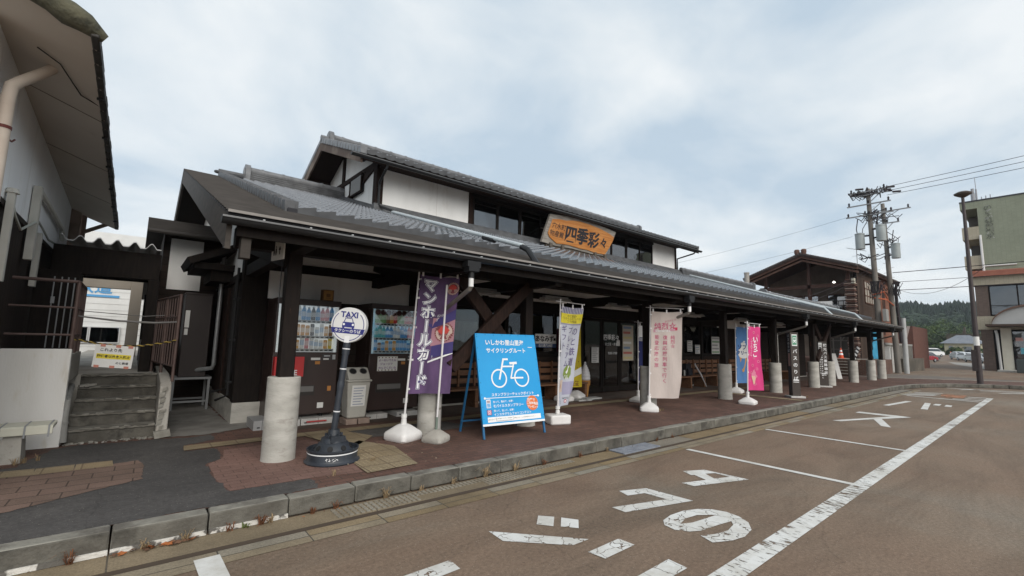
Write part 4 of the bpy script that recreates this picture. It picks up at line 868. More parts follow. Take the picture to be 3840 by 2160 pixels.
# posts on concrete stumps
def post(x, y, w=0.17, conc=0.96, top=2.62, sqr=True, r=0.185):
    mb = MB()
    mb.box(x - w / 2, x + w / 2, y - w / 2, y + w / 2, G + conc - 0.01, top)
    p = mb.build('pillar', [PILLAR], SB, bevel=0.012)
    mb = MB(); mb.lathe([(r + 0.004, 0), (r, 0.02), (r - 0.002, conc - 0.008), (r - 0.01, conc)], (x, y, G), 36); mb.build('concrete_base', [CONCP], p)
PILLAR = M('dark_pillar', (0.010, 0.0075, 0.007), 0.7, (0.017, 0.012, 0.010), ns=4, stretch=(8, 8, 1), spec=0.15, stain=(0.09, 0.045, 0.03), ss=2.2, s_lo=0.66, s_hi=0.7)
PX = [(1.44, 6.02), (3.66, 6.4), (5.42, 6.15), (9.17, 6.15), (12.88, 6.15), (16.4, 6.15), (20.0, 6.15), (21.9, 6.15), (25.1, 6.15), (28.1, 6.15), (30.1, 6.15)]
for x, y in PX: post(x, y)
mb = MB()
mb.box(0.8, 30.2, 6.0, 6.2, 2.62, 2.86)
for x, y in PX: mb.box(x - 0.08, x + 0.08, 5.35, 8.8, 2.60 if x < 4 else 2.55, 2.78); mb.box(x - 0.075, x + 0.075, 6.2, 8.8, 2.3, 2.5) if x > 20 else None
for x in [1.0 + 0.91 * k for k in range(32)]: shear(mb, x - 0.045, x + 0.045, 5.3, 8.8 if x < 28 else 8.1, zr, -0.121, -0.24)
mb.box(1.35, 30.2, 7.4, 7.55, zr(7.4) - 0.42, zr(7.4) - 0.245)
mb.beam((1.42, 5.97, 2.55), (1.42, 8.8, 3.15), 0.2, 0.26); mb.beam((3.66, 6.5, 2.5), (3.66, 8.7, 3.05), 0.2, 0.24)
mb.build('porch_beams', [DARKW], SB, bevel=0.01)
for x0, x1 in ((3.66, 5.42), (20.0, 21.9)):
    for a, b, yy in (((x0 + 0.3, 2.62), (x1 - 0.1, 1.2), 6.16), ((x0 + 0.12, 1.18), (x1 - 0.06, 2.6), 6.04)):
        mb = MB(); mb.beam((a[0], yy, a[1]), (b[0], yy, b[1]), 0.09, 0.2, up=(0, 0, 1)); mb.build('cross_brace', [DARKB], SB, bevel=0.008)
for x in (5.0, 7.0, 9.2, 12.9, 16.0, 19.2):
    mb = MB(); mb.box(x - 0.35, x + 0.35, 6.95, 7.05, 2.52, 2.6, 1); mb.prism([(x - 0.4, 6.88, 2.50), (x - 0.4, 7.12, 2.50), (x - 0.4, 7.06, 2.56), (x - 0.4, 6.94, 2.56)], (0.8, 0, 0), 0); mb.tube((x - 0.34, 7, 2.48), (x + 0.34, 7, 2.48), 0.014, n=8, mi=0)
    mb.build('porch_light', [flat('white_reflector', (0.55, 0.54, 0.52), 0.5), GREYM], SB)
# side: hood over the side door, door, pipes
mb = MB(); mb.add([(1.36, 9.9, 3.33), (1.36, 11.5, 3.33), (0.6, 11.5, 2.97), (0.6, 9.9, 2.97), (1.36, 9.9, 3.2), (1.36, 11.5, 3.2), (0.66, 11.5, 2.86), (0.66, 9.9, 2.86)], [(0, 1, 2, 3), (4, 5, 6, 7), (0, 3, 7, 4), (1, 2, 6, 5), (2, 3, 7, 6)])
mb.box(0.72, 1.36, 10.0, 11.4, 2.80, 2.92); mb.box(1.0, 1.36, 10.1, 11.3, 2.6, 2.8)
mb.build('door_hood', [DARKW], SB)
mb = MB(); mb.box(1.32, 1.36, 10.2, 11.2, 0.5, 2.5); mb.build('side_door', [DARKB], SB)
mb = MB(); mb.path([(1.24, 10.6, 3.72), (1.24, 10.6, 1.02), (1.22, 10.62, 0.95), (0.95, 10.8, 0.9)], 0.038, 12); mb.build('downpipe', [STEEL], SB)
mb = MB(); mb.path([(1.28, 8.95, 2.75), (1.28, 8.95, 0.6), (1.15, 9.2, 0.5)], 0.022, 8); mb.path([(1.28, 9.1, 2.6), (1.28, 9.1, 0.7), (1.1, 9.4, 0.62)], 0.022, 8)
for z in (0.8, 1.5, 2.2): mb.box(1.25, 1.34, 8.92, 9.13, z, z + 0.03)
mb.build('conduit', [BLACK], SB)
# rear wing at the left
mb = MB(); mb.box(0.3, 1.34, 12.0, 18, G, 3.75); mb.build('wing_wall', [SIDING], SB)
mb = MB(); mb.box(0.42, 1.0, 11.975, 12.0, 2.53, 3.62); mb.build('wing_plaster', [PLAS], SB)
mb = MB(); zw = lambda y: 3.70 + 0.3 * (y - 11.4)
y = 11.4
while y < 13.0: mb.add([(0.0, y, zw(y) + 0.04), (1.34, y, zw(y) + 0.04), (1.34, y + .17, zw(y + .17) + .01), (0.0, y + .17, zw(y + .17) + .01), (0, y, zw(y)), (1.34, y, zw(y))], [(0, 1, 2, 3), (4, 5, 1, 0)]); y += 0.165
shear(mb, 0.0, 1.34, 11.4, 13.05, zw, -0.002, -0.1); shear(mb, 0.0, 1.34, 13.05, 18, lambda y: zw(13.05) - 0.3 * (y - 13.05), 0.02, -0.1)
mb.tube((0, 11.36, 3.62), (1.34, 11.36, 3.62), 0.05, n=8)
mb.build('wing_roof', [METAL], SB)

# ================================================================== hanging wooden sign over the entrance
SG = thing('wooden_sign_board', 'orange live edge wooden board with black brush writing set on the tiled roof', 'sign board', (12.6, 11.25, 5.0))
def ps(x, z, d=0.0): return (x, 11.36 - 0.2 * (z - 5.1) - d, z)
gp = [(10.64, 5.1), (10.7, 5.4), (10.72, 5.52), (10.80, 5.83), (10.86, 6.1), (11.7, 6.17), (12.9, 6.20), (13.8, 6.14), (14.54, 6.08), (14.47, 5.83), (14.3, 5.45), (14.11, 5.07), (13.3, 5.04), (12.2, 5.08), (11.3, 5.06)]
mb = MB(); mb.prism([ps(a, b) for a, b in gp], (0, 0.09, 0.01)); mb.build('weathered_back', [M('weathered_grey_wood', (0.20, 0.18, 0.155), 0.85, (0.33, 0.31, 0.28), ns=3, stretch=(1, 1, 6), bump=0.4, bs=12)], SG)
op = [(10.98, 5.93), (11.3, 5.99), (11.65, 6.0), (12.0, 6.07), (12.33, 6.1), (12.94, 6.09), (13.52, 6.04), (14.15, 5.94), (14.45, 5.85), (14.41, 5.71), (14.25, 5.4), (14.05, 5.11), (13.46, 5.09), (13.0, 5.14), (12.63, 5.13), (11.93, 5.17), (11.34, 5.13), (10.95, 5.3), (10.85, 5.43), (10.9, 5.62)]
mb = MB(); mb.prism([ps(a, b, 0.03) for a, b in op], (0, 0.03, 0.0)); mb.build('orange_slab', [M('varnished_orange_wood', (0.40, 0.145, 0.030), 0.45, (0.53, 0.235, 0.070), ns=2.5, stretch=(0.6, 1, 7), spec=0.4)], SG, bevel=0.012)
mb = MB(); u_ = V((0, -0.2, 1)).normalized()
for ch, x, z, s in (('四', 11.99, 5.56, 0.64), ('季', 12.62, 5.58, 0.64), ('彩', 13.26, 5.55, 0.62), ('々', 13.84, 5.53, 0.42)): mb.text(ch, s, ps(x, z, 0.036), (1, 0, 0), u_, bold=0.035)
mb.text('穴水町', 0.235, ps(11.34, 5.73, 0.036), (1, 0, -0.03), u_, bold=0.005); mb.text('物産館', 0.235, ps(11.28, 5.46, 0.036), (1, 0, -0.03), u_, bold=0.005)
mb.build('brush_lettering', [INK], SG, fixn=False)
mb = MB()
for x in (11.0, 11.6, 13.4, 14.0): mb.box(x, x + 0.12, 11.3, 11.62, zr(11.4) + 0.1, 5.12); mb.beam((x + 0.06, 11.4, 5.6), (x + 0.06, 11.85, 5.75), 0.05, 0.05)
mb.box(10.9, 14.2, 11.42, 11.5, 4.98, 5.08); mb.build('support', [flat('old_support_wood', (0.10, 0.085, 0.07), 0.85)], SG)
# ================================================================== left side: white building, passage, stairs
LB = thing('annex_building', 'white plastered building with wide mossy eaves and a bent beige downpipe, dark boards below', 'building', (-3.5, 9, G))
ze = lambda y: 4.12 - 0.36 * (y - 5.14) / 7.36
LPLAS = M('cool_white_plaster', (0.84, 0.86, 0.88), 0.85, (0.90, 0.92, 0.93), ns=0.8, bump=0.05, bs=60, stain=(0.58, 0.58, 0.55), ss=1.6, s_lo=0.56, s_hi=0.8, stretch=(2.5, 2.5, 0.35))
mb = MB(); mb.box(-6, -1.2, 5.75, 12.4, 2.95, 4.45); mb.build('upper_wall', [LPLAS], LB)
mb = MB(); mb.box(-6, -1.22, 5.8, 12.4, G, 2.95); mb.box(-1.24, -1.19, 5.75, 12.4, 2.9, 2.96)
mb.build('board_wall', [siding_mat('dark_vertical_boards', (0.020, 0.015, 0.013), (0.038, 0.028, 0.023), 0.14, 1)], LB)
SOFF = M('stained_beige_soffit', (0.46, 0.41, 0.355), 0.9, (0.54, 0.49, 0.43), ns=0.8, stain=(0.20, 0.12, 0.08), ss=1.3, s_lo=0.66, s_hi=0.82)
mb = MB(); ys = [5.14 + 0.5 * k for k in range(16)]; vs = []
for y in ys:
    e_ = ze(y)
    vs += [(-0.5, y, e_), (-3.6, y, e_ + 1.15), (-3.6, y, e_ + 1.32), (-0.5, y, e_ + 0.07), (-6.7, y, e_), (-6.7, y, e_ + 0.07)]
fs = []
for i in range(len(ys) - 1):
    k = i * 6; fs += [(k, k + 1, k + 7, k + 6), (k + 1, k + 4, k + 10, k + 7)]
mb.add(vs, fs, 0); fs = []
for i in range(len(ys) - 1):
    k = i * 6; fs += [(k + 3, k + 2, k + 8, k + 9), (k + 2, k + 5, k + 11, k + 8)]
mb.add(vs, fs, 1)
for k in (0, (len(ys) - 1) * 6): mb.add(vs, [(k, k + 1, k + 2, k + 3), (k + 1, k + 4, k + 5, k + 2)], 0)
mb.build('roof', [SOFF, M('old_grey_roof_tile', (0.06, 0.06, 0.055), 0.8, (0.1, 0.1, 0.09), ns=3)], LB)
mb = MB(); r = random.Random(4)                              # lumpy mossy verge at the near gable
pts = []; rad = []
for k in range(30):
    t = k / 29; x = -0.46 - 3.15 * t; z = ze(5.14) + 0.06 + 1.16 * t + r.uniform(-.012, .012)
    if k == 0: pts.append((x + 0.02, 5.16, z - 0.03)); rad.append(0.04); continue
    pts.append((x, 5.12 + r.uniform(-.01, .01), z)); rad.append(0.095 + r.uniform(-.012, .012))
mb.path(pts, rad, 12); mb.build('mossy_verge', [M('mossy_tile', (0.055, 0.055, 0.038), 0.95, (0.11, 0.105, 0.07), ns=6, bump=0.7, bs=30, stain=(0.03, 0.032, 0.026), ss=4)], LB)
mb = MB(); y = 5.1
while y < 12.55:
    z = ze(y); mb.box(-0.53, -0.475 + 0.008 * r.random(), y, y + 0.255, z - 0.012, z + 0.075 + 0.012 * r.random()); y += 0.26
mb.build('eaves_edge', [M('dark_eaves_tile', (0.03, 0.029, 0.027), 0.7, (0.055, 0.052, 0.047), ns=6)], LB, bevel=0.01)
mb = MB()
for k in range(6): y = 6.3 + 1.1 * k; mb.box(-0.54, -0.49, y, y + 0.03, ze(y) - 0.03, ze(y) - 0.01)
mb.path([(-0.5, 6.6, ze(6.6) + 0.01), (-0.68, 6.5, ze(6.5) + 0.05), (-0.8, 6.0, ze(6) + 0.09), (-0.95, 5.9, ze(5.9) + 0.14)], 0.006, 5)
mb.build('eaves_wire', [BLACK], LB)
mb = MB()
for k in range(3): y = 7.0 + 1.82 * k; mb.obox((-0.87, y, ze(y) + 0.134), (0.36, 0, -0.1335), (0, 0.004, 0), (0.0006, 0, 0.0022))
mb.build('soffit_joints', [flat('soffit_joint', (0.17, 0.145, 0.12), 0.9)], LB)
PINKP = M('old_pinkish_downpipe', (0.50, 0.42, 0.35), 0.6, (0.57, 0.50, 0.43), ns=3, stain=(0.22, 0.15, 0.1), ss=5, s_lo=0.62, s_hi=0.72)
mb = MB(); mb.path([(-0.88, 6.25, 4.20), (-0.92, 6.21, 4.13), (-1.05, 6.08, 3.92), (-1.092, 6.035, 3.84), (-1.10, 6.03, 3.72), (-1.10, 6.03, 1.3)], [.046, .046, .047, .05, .05, .05], 14)
mb.build('downpipe', [PINKP], LB)
mb = MB(); mb.lathe([(0.055, 0), (0.055, 0.03)], (-1.1, 6.03, 3.42), 14); mb.lathe([(0.055, 0), (0.055, 0.03)], (-1.1, 6.03, 2.2), 14); mb.box(-1.2, -1.1, 6.02, 6.04, 3.42, 3.45); mb.box(-1.2, -1.1, 6.02, 6.04, 2.2, 2.23); mb.path([(-1.13, 6.3, 3.43), (-1.1, 6.4, 3.42), (-1.09, 6.45, 3.46)], 0.008, 6); mb.build('pipe_clamp', [flat('rusty_clamp', (0.12, 0.03, 0.025), 0.6)], LB)
CREAM = M('cream_duct', (0.52, 0.51, 0.46), 0.6, (0.6, 0.59, 0.54), ns=4, stain=(0.25, 0.27, 0.2), ss=3, s_lo=0.64, s_hi=0.76)
mb = MB(); mb.box(-1.19, -1.11, 8.38, 8.5, 2.5, 3.47); mb.path([(-1.15, 8.44, 3.45), (-1.15, 9.6, 3.42), (-1.15, 11.0, 3.36), (-1.15, 11.2, 3.2)], 0.035, 8)
mb.box(-1.19, -1.13, 9.0, 9.12, 2.2, 2.95); mb.box(-1.18, -1.12, 7.02, 7.10, 2.1, 3.06); mb.lathe([(0.06, 0), (0.045, 0.05)], (-1.15, 7.06, 3.05), 10)
mb.build('cable_duct', [CREAM], LB)
mb = MB(); mb.path([(-1.15, 7.06, 3.03), (-1.14, 7.25, 2.86), (-1.13, 7.6, 2.75), (-1.13, 8.1, 2.9), (-1.12, 8.5, 3.03), (-1.12, 8.9, 3.0), (-1.13, 9.6, 2.95), (-1.13, 10.4, 3.0)], 0.014, 6); mb.build('hanging_cable', [flat('pale_cable', (0.45, 0.47, 0.43), 0.6)], LB)
mb = MB(); mb.tube((-1.02, 12.6, 2.9), (-1.02, 12.6, 3.95), 0.05, n=10); mb.beam((-1.02, 12.6, 3.6), (-0.62, 12.6, 3.86), 0.05, 0.07); mb.box(-1.3, -1.05, 12.41, 12.5, 2.9, 4.3)
mb.build('eaves_strut', [M('weathered_strut', (0.2, 0.15, 0.125), 0.8, (0.3, 0.24, 0.2), ns=4)], LB)
# passage canopy with corrugated sheet
PC = thing('passage_canopy', 'small corrugated sheet roof on dark beams over the stair passage between the buildings', 'canopy', (-0.4, 10, 0.95))
mb = MB(); vs = []; n = 62
for y, dz in ((9.75, 0), (14.5, 0.25)):
    for i in range(n + 1):
        x = -1.02 + 1.24 * i / n; ph = (i / n * 5.6) % 1.0
        tr = min(max(abs(ph - 0.5) * 4 - 0.7, 0), 1)
        vs.append((x, y, 3.00 + 0.085 * tr + dz))
mb.add(vs, [(i, i + 1, n + 2 + i, n + 1 + i) for i in range(n)], 0); mb.add([(a, b - 0.004, c) for a, b, c in vs[:n + 1]] + [(a, b - 0.004, c + 0.016) for a, b, c in vs[:n + 1]], [(i, i + 1, n + 2 + i, n + 1 + i) for i in range(n)], 1)
mb.build('corrugated_sheet', [M('dirty_corrugated_sheet', (0.25, 0.26, 0.26), 0.6, (0.36, 0.37, 0.37), ns=3), flat('sheet_edge', (0.55, 0.56, 0.57), 0.5)], PC, smooth=False)
mb = MB(); mb.box(-1.1, 0.24, 9.9, 10.05, 2.5, 2.95); mb.box(-1.1, 0.24, 13.9, 14.05, 2.8, 3.0); mb.box(-1.1, -1.0, 10.05, 13.9, 2.7, 2.95); mb.box(0.14, 0.24, 10.05, 13.9, 2.7, 2.95)
mb.build('beam', [DARKW], PC, bevel=0.008)
for x, y in ((0.17, 9.97), (0.17, 13.9)): mb = MB(); mb.box(x - 0.075, x + 0.075, y - 0.075, y + 0.075, 0.95, 2.5); mb.build('post', [DARKW], PC, bevel=0.008)
mb = MB(); mb.box(-1.2, -0.72, 9.5, 9.56, 0.95, 2.5); mb.box(0.1, 0.3, 10.1, 13, 0.95, 1.45)
mb.build('side_panel', [DARKW], PC)
mb = MB()
for x in (-0.99, -0.91, -0.84, -0.77): mb.tube((x, 9.46, 1.35), (x, 9.46, 2.4), 0.008, n=6)
mb.box(-1.0, -0.96, 9.44, 9.47, 2.0, 2.1)
mb.build('grille_bars', [GREYM], PC)
# raised platform, frame and white building beyond the passage
mb = MB(); mb.box(-1.2, 0.3, 9.42, 21.9, 0.0, 0.949); struct('pavement', mb, CONC)
BG = M('beige_concrete', (0.30, 0.265, 0.22), 0.85, (0.36, 0.32, 0.27), ns=2)
mb = MB(); mb.box(-1.15, -0.19, 16.0, 16.2, 2.75, 3.0); mb.box(-0.19, 0.06, 16.0, 16.2, 0.95, 3.0); mb.box(-1.19, -1.151, 16, 16.2, 0.95, 3.0)
solo('concrete_frame', mb, BG, 'plain beige concrete post and lintel seen through the stair passage', 'frame', bevel=0.01)
WB = thing('white_building', 'white boarded building with blue lettering and a band of windows behind the passage', 'building', (-1, 22, 0))
mb = MB(); mb.box(-5, 2.4, 22, 28, 0, 5.2); mb.build('wall', [siding_mat('white_lap_boards', (0.66, 0.67, 0.66), (0.72, 0.73, 0.72), 0.2) if False else M('white_lap_boards', (0.66, 0.67, 0.66), 0.8, (0.74, 0.75, 0.74), ns=2)], WB)
mb = MB()
for k in range(20): mb.box(-5, 2.4, 21.99, 22.0, 0.4 + 0.22 * k, 0.407 + 0.22 * k)
mb.build('board_joints', [flat('board_joint', (0.42, 0.42, 0.41), 0.8)], WB)
wd = window('window', -2.3, -1.27, 1.2, 1.78, 21.99, 0.03, GLASSD, WB, flat('silver_frame', (0.55, 0.56, 0.57), 0.4)); window('window', -1.25, -0.42, 1.2, 1.78, 21.99, 0.03, GLASSD, WB, MATS['silver_frame'])
mb = MB(); mb.box(-2.3, -0.42, 22.001, 22.1, 1.2, 1.78); mb.build('window_recess', [DARKIN], WB)
BLUE = flat('rail_blue', (0.10, 0.33, 0.62), 0.6)
mb = MB(); mb.box(-4.5, -0.56, 21.97, 21.989, 2.84, 2.92); mb.text('のと鉄道', 0.5, (-1.75, 21.98, 3.2), bold=0.02); mb.build('lettering', [BLUE], WB, fixn=False)
# stairs
ST = thing('stair_flight', 'worn concrete steps with broken edges leading up to the closed passage', 'stairs', (-0.1, 8.8, G))
stc = M('dirty_step_concrete', (0.075, 0.07, 0.06), 0.92, (0.125, 0.117, 0.10), ns=4, bump=0.6, bs=22, stain=(0.045, 0.042, 0.037), ss=3, s_lo=0.5, s_hi=0.65)
mb = MB(); pr = [(8.22, G - 0.02)]
for k in range(5):
    y = 8.22 + 0.3 * k; z = 0.335 + 0.153 * k; pr += [(y, z - 0.03), (y - 0.015, z - 0.025), (y - 0.012, z)]
    if k < 4: pr += [(y + 0.295, z)]
pr += [(9.6, 0.947), (9.6, G - 0.02)]
mb.prism([(-0.56, a, b) for a, b in pr], (0.9, 0, 0)); mb.build('steps', [stc], ST, smooth=False)
mb = MB()
for k in range(5): y = 8.20 + 0.3 * k; z = 0.335 + 0.153 * k; mb.tess([jag([(-0.555, y + 0.004), (0.335, y + 0.004), (0.335, y + 0.27), (-0.555, y + 0.25)], 0.05, 0.006, 60 + k)], lambda a, b: (a, b, z + 0.003)); mb.tess([jag([(-0.555, z - 0.002), (0.335, z - 0.002), (0.335, z - 0.022), (-0.555, z - 0.02)], 0.03, 0.008, 80 + k)], lambda a, b: (a, y - 0.003, b))
mb.build('pale_treads', [M('pale_tread', (0.125, 0.117, 0.10), 0.95, (0.21, 0.198, 0.172), ns=6, bump=0.4, bs=25, stain=(0.1, 0.095, 0.08), ss=5)], ST, fixn=False)  # treads paler than the risers so each step stands out
mb = MB()
for k in range(5):
    for i in range(14):
        x = -0.54 + 0.065 * i + r.uniform(-.01, .01); y = 8.205 + 0.3 * k; z = 0.335 + 0.153 * k
        if r.random() < 0.75: mb.obox((x, y + 0.012 + r.uniform(0, .02), z - 0.001), (0.034, 0, r.uniform(-.006, .006)), (0, 0.02, 0), (0, 0, r.uniform(0.004, 0.011)))
for i in range(40): s = r.uniform(0.006, 0.02); mb.obox((r.uniform(-.55, .32), 8.2 - abs(r.gauss(0, .04)), G + s * .5), (s, s * .3, 0), (-s * .3, s * .8, 0), (0, s * .1, s * .6))
for x, y, z in ((-0.5, 9.13, 0.80), (-0.44, 9.12, 0.80), (-0.42, 9.16, 0.8)): mb.obox((x, y, z + 0.02), (0.05, 0.01, 0.01), (-.01, .04, 0), (0, 0.01, 0.012))
mb.build('broken_edges', [M('crumbled_concrete', (0.2, 0.19, 0.165), 0.95, (0.3, 0.29, 0.26), ns=12)], ST, smooth=False)
mb = MB(); mb.prism([(0.345, a, b) for a, b in ((8.1, G), (8.12, 0.84), (8.2, 0.9), (9.0, 0.98), (11, 0.98), (11, G))], (0.13, 0, 0))
mb.build('side_wall', [CONC], ST, bevel=0.012)
mb = MB()
for k in range(9): z = 0.22 + 0.075 * k; mb.obox((0.385 + r.uniform(-.02, .02), 8.1, z), (r.uniform(.02, .04), 0, 0.01), (0, 0.014, 0), (0.004, 0, r.uniform(.02, .04)))
mb.obox((0.42, 8.08, 0.215), (0.09, 0.01, 0.01), (0, 0.05, 0), (-0.01, 0, 0.045))
mb.build('broken_corner', [MATS['crumbled_concrete']], ST, smooth=False)
mb = MB(); mb.path([(-0.585, 8.15, 0.2), (-0.6, 8.17, 0.5), (-0.6, 8.25, 0.68), (-0.62, 8.6, 0.74), (-0.65, 9.3, 0.8)], 0.05, 12); mb.path([(-0.598, 8.17, 0.42), (-0.598, 8.17, 0.46)], 0.057, 12)
solo('grey_conduit_pipe', mb, M('grey_flex_pipe', (0.2, 0.2, 0.19), 0.6, (0.27, 0.265, 0.25), ns=6), 'thick grey bent pipe running up beside the steps', 'pipe')
# white retaining wall and bench
mb = MB(); mb.box(-6, -0.6, 8.1, 8.24, G - 0.02, 1.37)
solo('retaining_wall', mb, M('stained_white_wall', stretch=(2.2, 1, 0.5), col=(0.70, 0.685, 0.65), rough=0.85, col2=(0.78, 0.77, 0.745), ns=1.5, bump=0.1, bs=30, stain=(0.52, 0.45, 0.31), ss=2.0, s_lo=0.55, s_hi=0.8), 'low white wall with rust streaks behind the slatted bench', 'wall', bevel=0.008)
mb = MB(); mb.box(-6, -1.2, 8.24, 12, 0.1, 1.2); struct('pavement', mb, CONC)
mb = MB(); mb.box(-0.64, -0.6, 8.24, 9.5, 0.95, 1.3); struct('pavement_section', mb, CONC)
BN = thing('slatted_bench', 'cream plank bench on concrete feet in front of the low white wall', 'bench', (-1.2, 7.5, G))
CRB = M('cream_bench_board', (0.55, 0.54, 0.45), 0.6, (0.62, 0.61, 0.52), ns=3)
mb = MB()
for j in range(3): mb.box(-3.2, -0.61, 7.36 + 0.12 * j, 7.47 + 0.12 * j, 0.50, 0.545)
mb.box(-3.2, -0.61, 7.33, 7.355, 0.45, 0.54); mb.build('seat', [CRB], BN, bevel=0.006)
mb = MB()
for k in range(14): x = -0.64 - 0.19 * k; mb.box(x - 0.008, x + 0.008, 7.34, 7.72, 0.546, 0.549); mb.box(x - 0.008, x + 0.008, 7.322, 7.329, 0.42, 0.55)
mb.build('bracket', [GREYM], BN)
for x in (-0.92, -2.6): mb = MB(); mb.add([(x - .11, 7.33, G), (x + .09, 7.33, G), (x + .09, 7.65, G), (x - .11, 7.65, G), (x - .07, 7.38, .449), (x + .07, 7.38, .449), (x + .07, 7.62, .449), (x - .07, 7.62, .449)], [(0, 1, 5, 4), (1, 2, 6, 5), (2, 3, 7, 6), (3, 0, 4, 7), (4, 5, 6, 7)]); mb.build('leg', [CONC], BN)
# railings
RUST = M('brown_railing_paint', (0.085, 0.055, 0.05), 0.55, (0.12, 0.08, 0.07), ns=6, stain=(0.13, 0.05, 0.03), ss=6, s_lo=0.62, s_hi=0.7)
RA = thing('railing', 'brown pipe railing on top of the low white wall', 'railing', (-0.62, 8.17, 1.37), group='brown railings by the steps')
for z, n_ in ((2.24, 'top_rail'), (1.9, 'mid_rail'), (1.55, 'low_rail')):
    mb = MB(); mb.path([(-6, 8.17, z), (-0.63, 8.17, z), (-0.62, 8.2, z), (-0.63, 9.3, z)], 0.021 if z > 2 else 0.014, 10); mb.build(n_, [RUST], RA)
for x, y in ((-0.62, 8.18), (-3, 8.17), (-0.63, 8.75), (-0.63, 9.3)): mb = MB(); mb.tube((x, y, 1.2 if y < 8.5 else 0.95), (x, y, 2.24), 0.022, n=10); mb.build('post', [RUST], RA)
mb = MB()
for k in range(7): y = 8.32 + 0.14 * k; mb.tube((-0.625, y, 1.55), (-0.625, y, 2.24), 0.007, n=6)
mb.build('bars', [RUST], RA)
RB = thing('railing', 'brown barred railing on the broken side wall before the tall dark cabinet', 'railing', (0.47, 8.4, 0.95), group='brown railings by the steps')
for z, n_ in ((2.17, 'top_rail'), (1.85, 'mid_rail'), (1.12, 'low_rail')):
    mb = MB(); mb.path([(0.485, 8.35, z), (0.27, 10.0, z)], 0.018 if z > 2 else 0.012, 10); mb.build(n_, [RUST], RB)
RX = lambda y: 0.485 - 0.215 * (y - 8.35) / 1.65
for y in (8.35, 9.2, 10.0): mb = MB(); mb.tube((RX(y), y, 0.9), (RX(y), y, 2.17), 0.02, n=10); mb.build('post', [RUST], RB)
mb = MB()
for k in range(9): y = 8.52 + 0.17 * k; mb.tube((RX(y), y, 1.12), (RX(y), y, 2.17), 0.009, n=6)
mb.build('bars', [RUST], RB)
mb = MB(); L = [(-0.62 + 1.1 * k / 16, 8.3, 1.5 - 0.10 * math.sin(math.pi * k / 16)) for k in range(17)]
for s in (0, 1):
    P2 = []
    for k in range(97):
        t = k / 96; a = 6.283 * 11 * t + s * math.pi; P2.append((-0.62 + 1.1 * t, 8.3 + 0.008 * math.cos(a), 1.5 - 0.09 * math.sin(math.pi * t) + 0.008 * math.sin(a)))
    mb.path(P2, 0.008, 5, s)
solo('striped_rope', mb, [flat('rope_black', (0.03, 0.025, 0.02), 0.9), flat('rope_yellow', (0.35, 0.25, 0.06), 0.9)], 'black and yellow twisted rope slung across the steps', 'rope')
mb = MB(); mb.path([(-0.6, 8.32, 1.8), (-0.2, 8.33, 1.755), (0.2, 8.34, 1.745), (0.47, 8.36, 1.77)], [0.01, 0.014, 0.014, 0.01], 8); mb.path([(-0.62, 9.3, 1.9), (0.1, 9.3, 1.86), (0.46, 9.3, 1.9)], 0.006, 5)
solo('grey_rope', mb, flat('grey_rope_fibre', (0.18, 0.175, 0.17), 0.9), 'plain grey rope tied across the passage above the striped one', 'rope')
NS = thing('notice_sign', 'white no entry notice hung on the striped rope across the steps', 'sign', (-0.19, 8.27, 1.08))
o_ = V((-0.19, 8.262, 1.268)); rx = V((0.995, 0, -0.09)).normalized(); ux = V((0.06, -0.03, 1)).normalized()
mb = MB(); mb.obox(o_ + V((0, 0.004, 0)), rx * 0.205, V((0, 0.003, 0)), ux * 0.15); mb.build('board', [PAPER], NS)
f = lambda a, b: o_ + rx * a + ux * b
mb = MB(); mb.poly([f(-.18, .03) - V((0, .001, 0)), f(.18, .03) - V((0, .001, 0)), f(.18, -.035) - V((0, .001, 0)), f(-.18, -.035) - V((0, .001, 0))]); mb.build('yellow_band', [YEL], NS)
mb = MB()
mb.text('これより先', 0.047, f(-0.15, 0.085) - V((0, .003, 0)), rx, ux, 'L', 0.02); mb.text('関係者以外立入禁止', 0.0385, f(0, -0.002) - V((0, .003, 0)), rx, ux, 'C', 0.03); mb.text('のと鉄道', 0.034, f(0.165, -0.085) - V((0, .003, 0)), rx, ux, 'R', 0.02)
mb.build('lettering', [INK], NS, fixn=False)
mb = MB()
for a, b in ((-.13, .14), (0.03, .14), (.16, .14), (-.16, -.14), (0.0, -.14), (.15, -.14)): mb.obox(f(a, b) - V((0, .003, 0)), rx * 0.026, V((0, .001, 0)), ux * 0.017)
mb.build('pink_tape', [flat('pink_tape', (0.52, 0.22, 0.17), 0.7)], NS)
# cabinet on a steel table
mb = MB(); mb.box(0.70, 1.14, 10.75, 11.3, 0.78, 2.38); mb.box(0.69, 1.15, 10.74, 11.31, 2.36, 2.40)
CB = solo('tall_cabinet', mb, M('dark_brown_cabinet', (0.030, 0.022, 0.021), 0.5, (0.036, 0.027, 0.025), ns=3), 'tall dark brown cabinet standing on a grey steel table beside the steps', 'cabinet', bevel=0.01)
mb = MB(); mb.box(0.72, 0.79, 10.73, 10.738, 1.72, 2.05); mb.box(0.725, 0.78, 10.73, 10.738, 1.58, 1.7)
o = mb.build('torn_sticker', [PAPER]); o.parent = CB; o.location = -CB.location
TB = thing('steel_table', 'grey steel frame table carrying the tall dark cabinet', 'table', (0.92, 11, G))
TG = flat('grey_table_paint', (0.26, 0.27, 0.28), 0.5)
mb = MB(); mb.box(0.62, 1.24, 10.7, 11.32, 0.735, 0.775); mb.build('tabletop', [TG], TB)
for x in (0.64, 1.2):
    for y in (10.72, 11.28): mb = MB(); mb.box(x - .02, x + .02, y - .02, y + .02, G, 0.735); mb.build('leg', [TG], TB)
mb = MB(); mb.box(0.66, 1.18, 10.71, 10.74, 0.3, 0.335); mb.box(0.66, 1.18, 11.27, 11.3, 0.3, 0.335); mb.build('stretcher', [TG], TB)
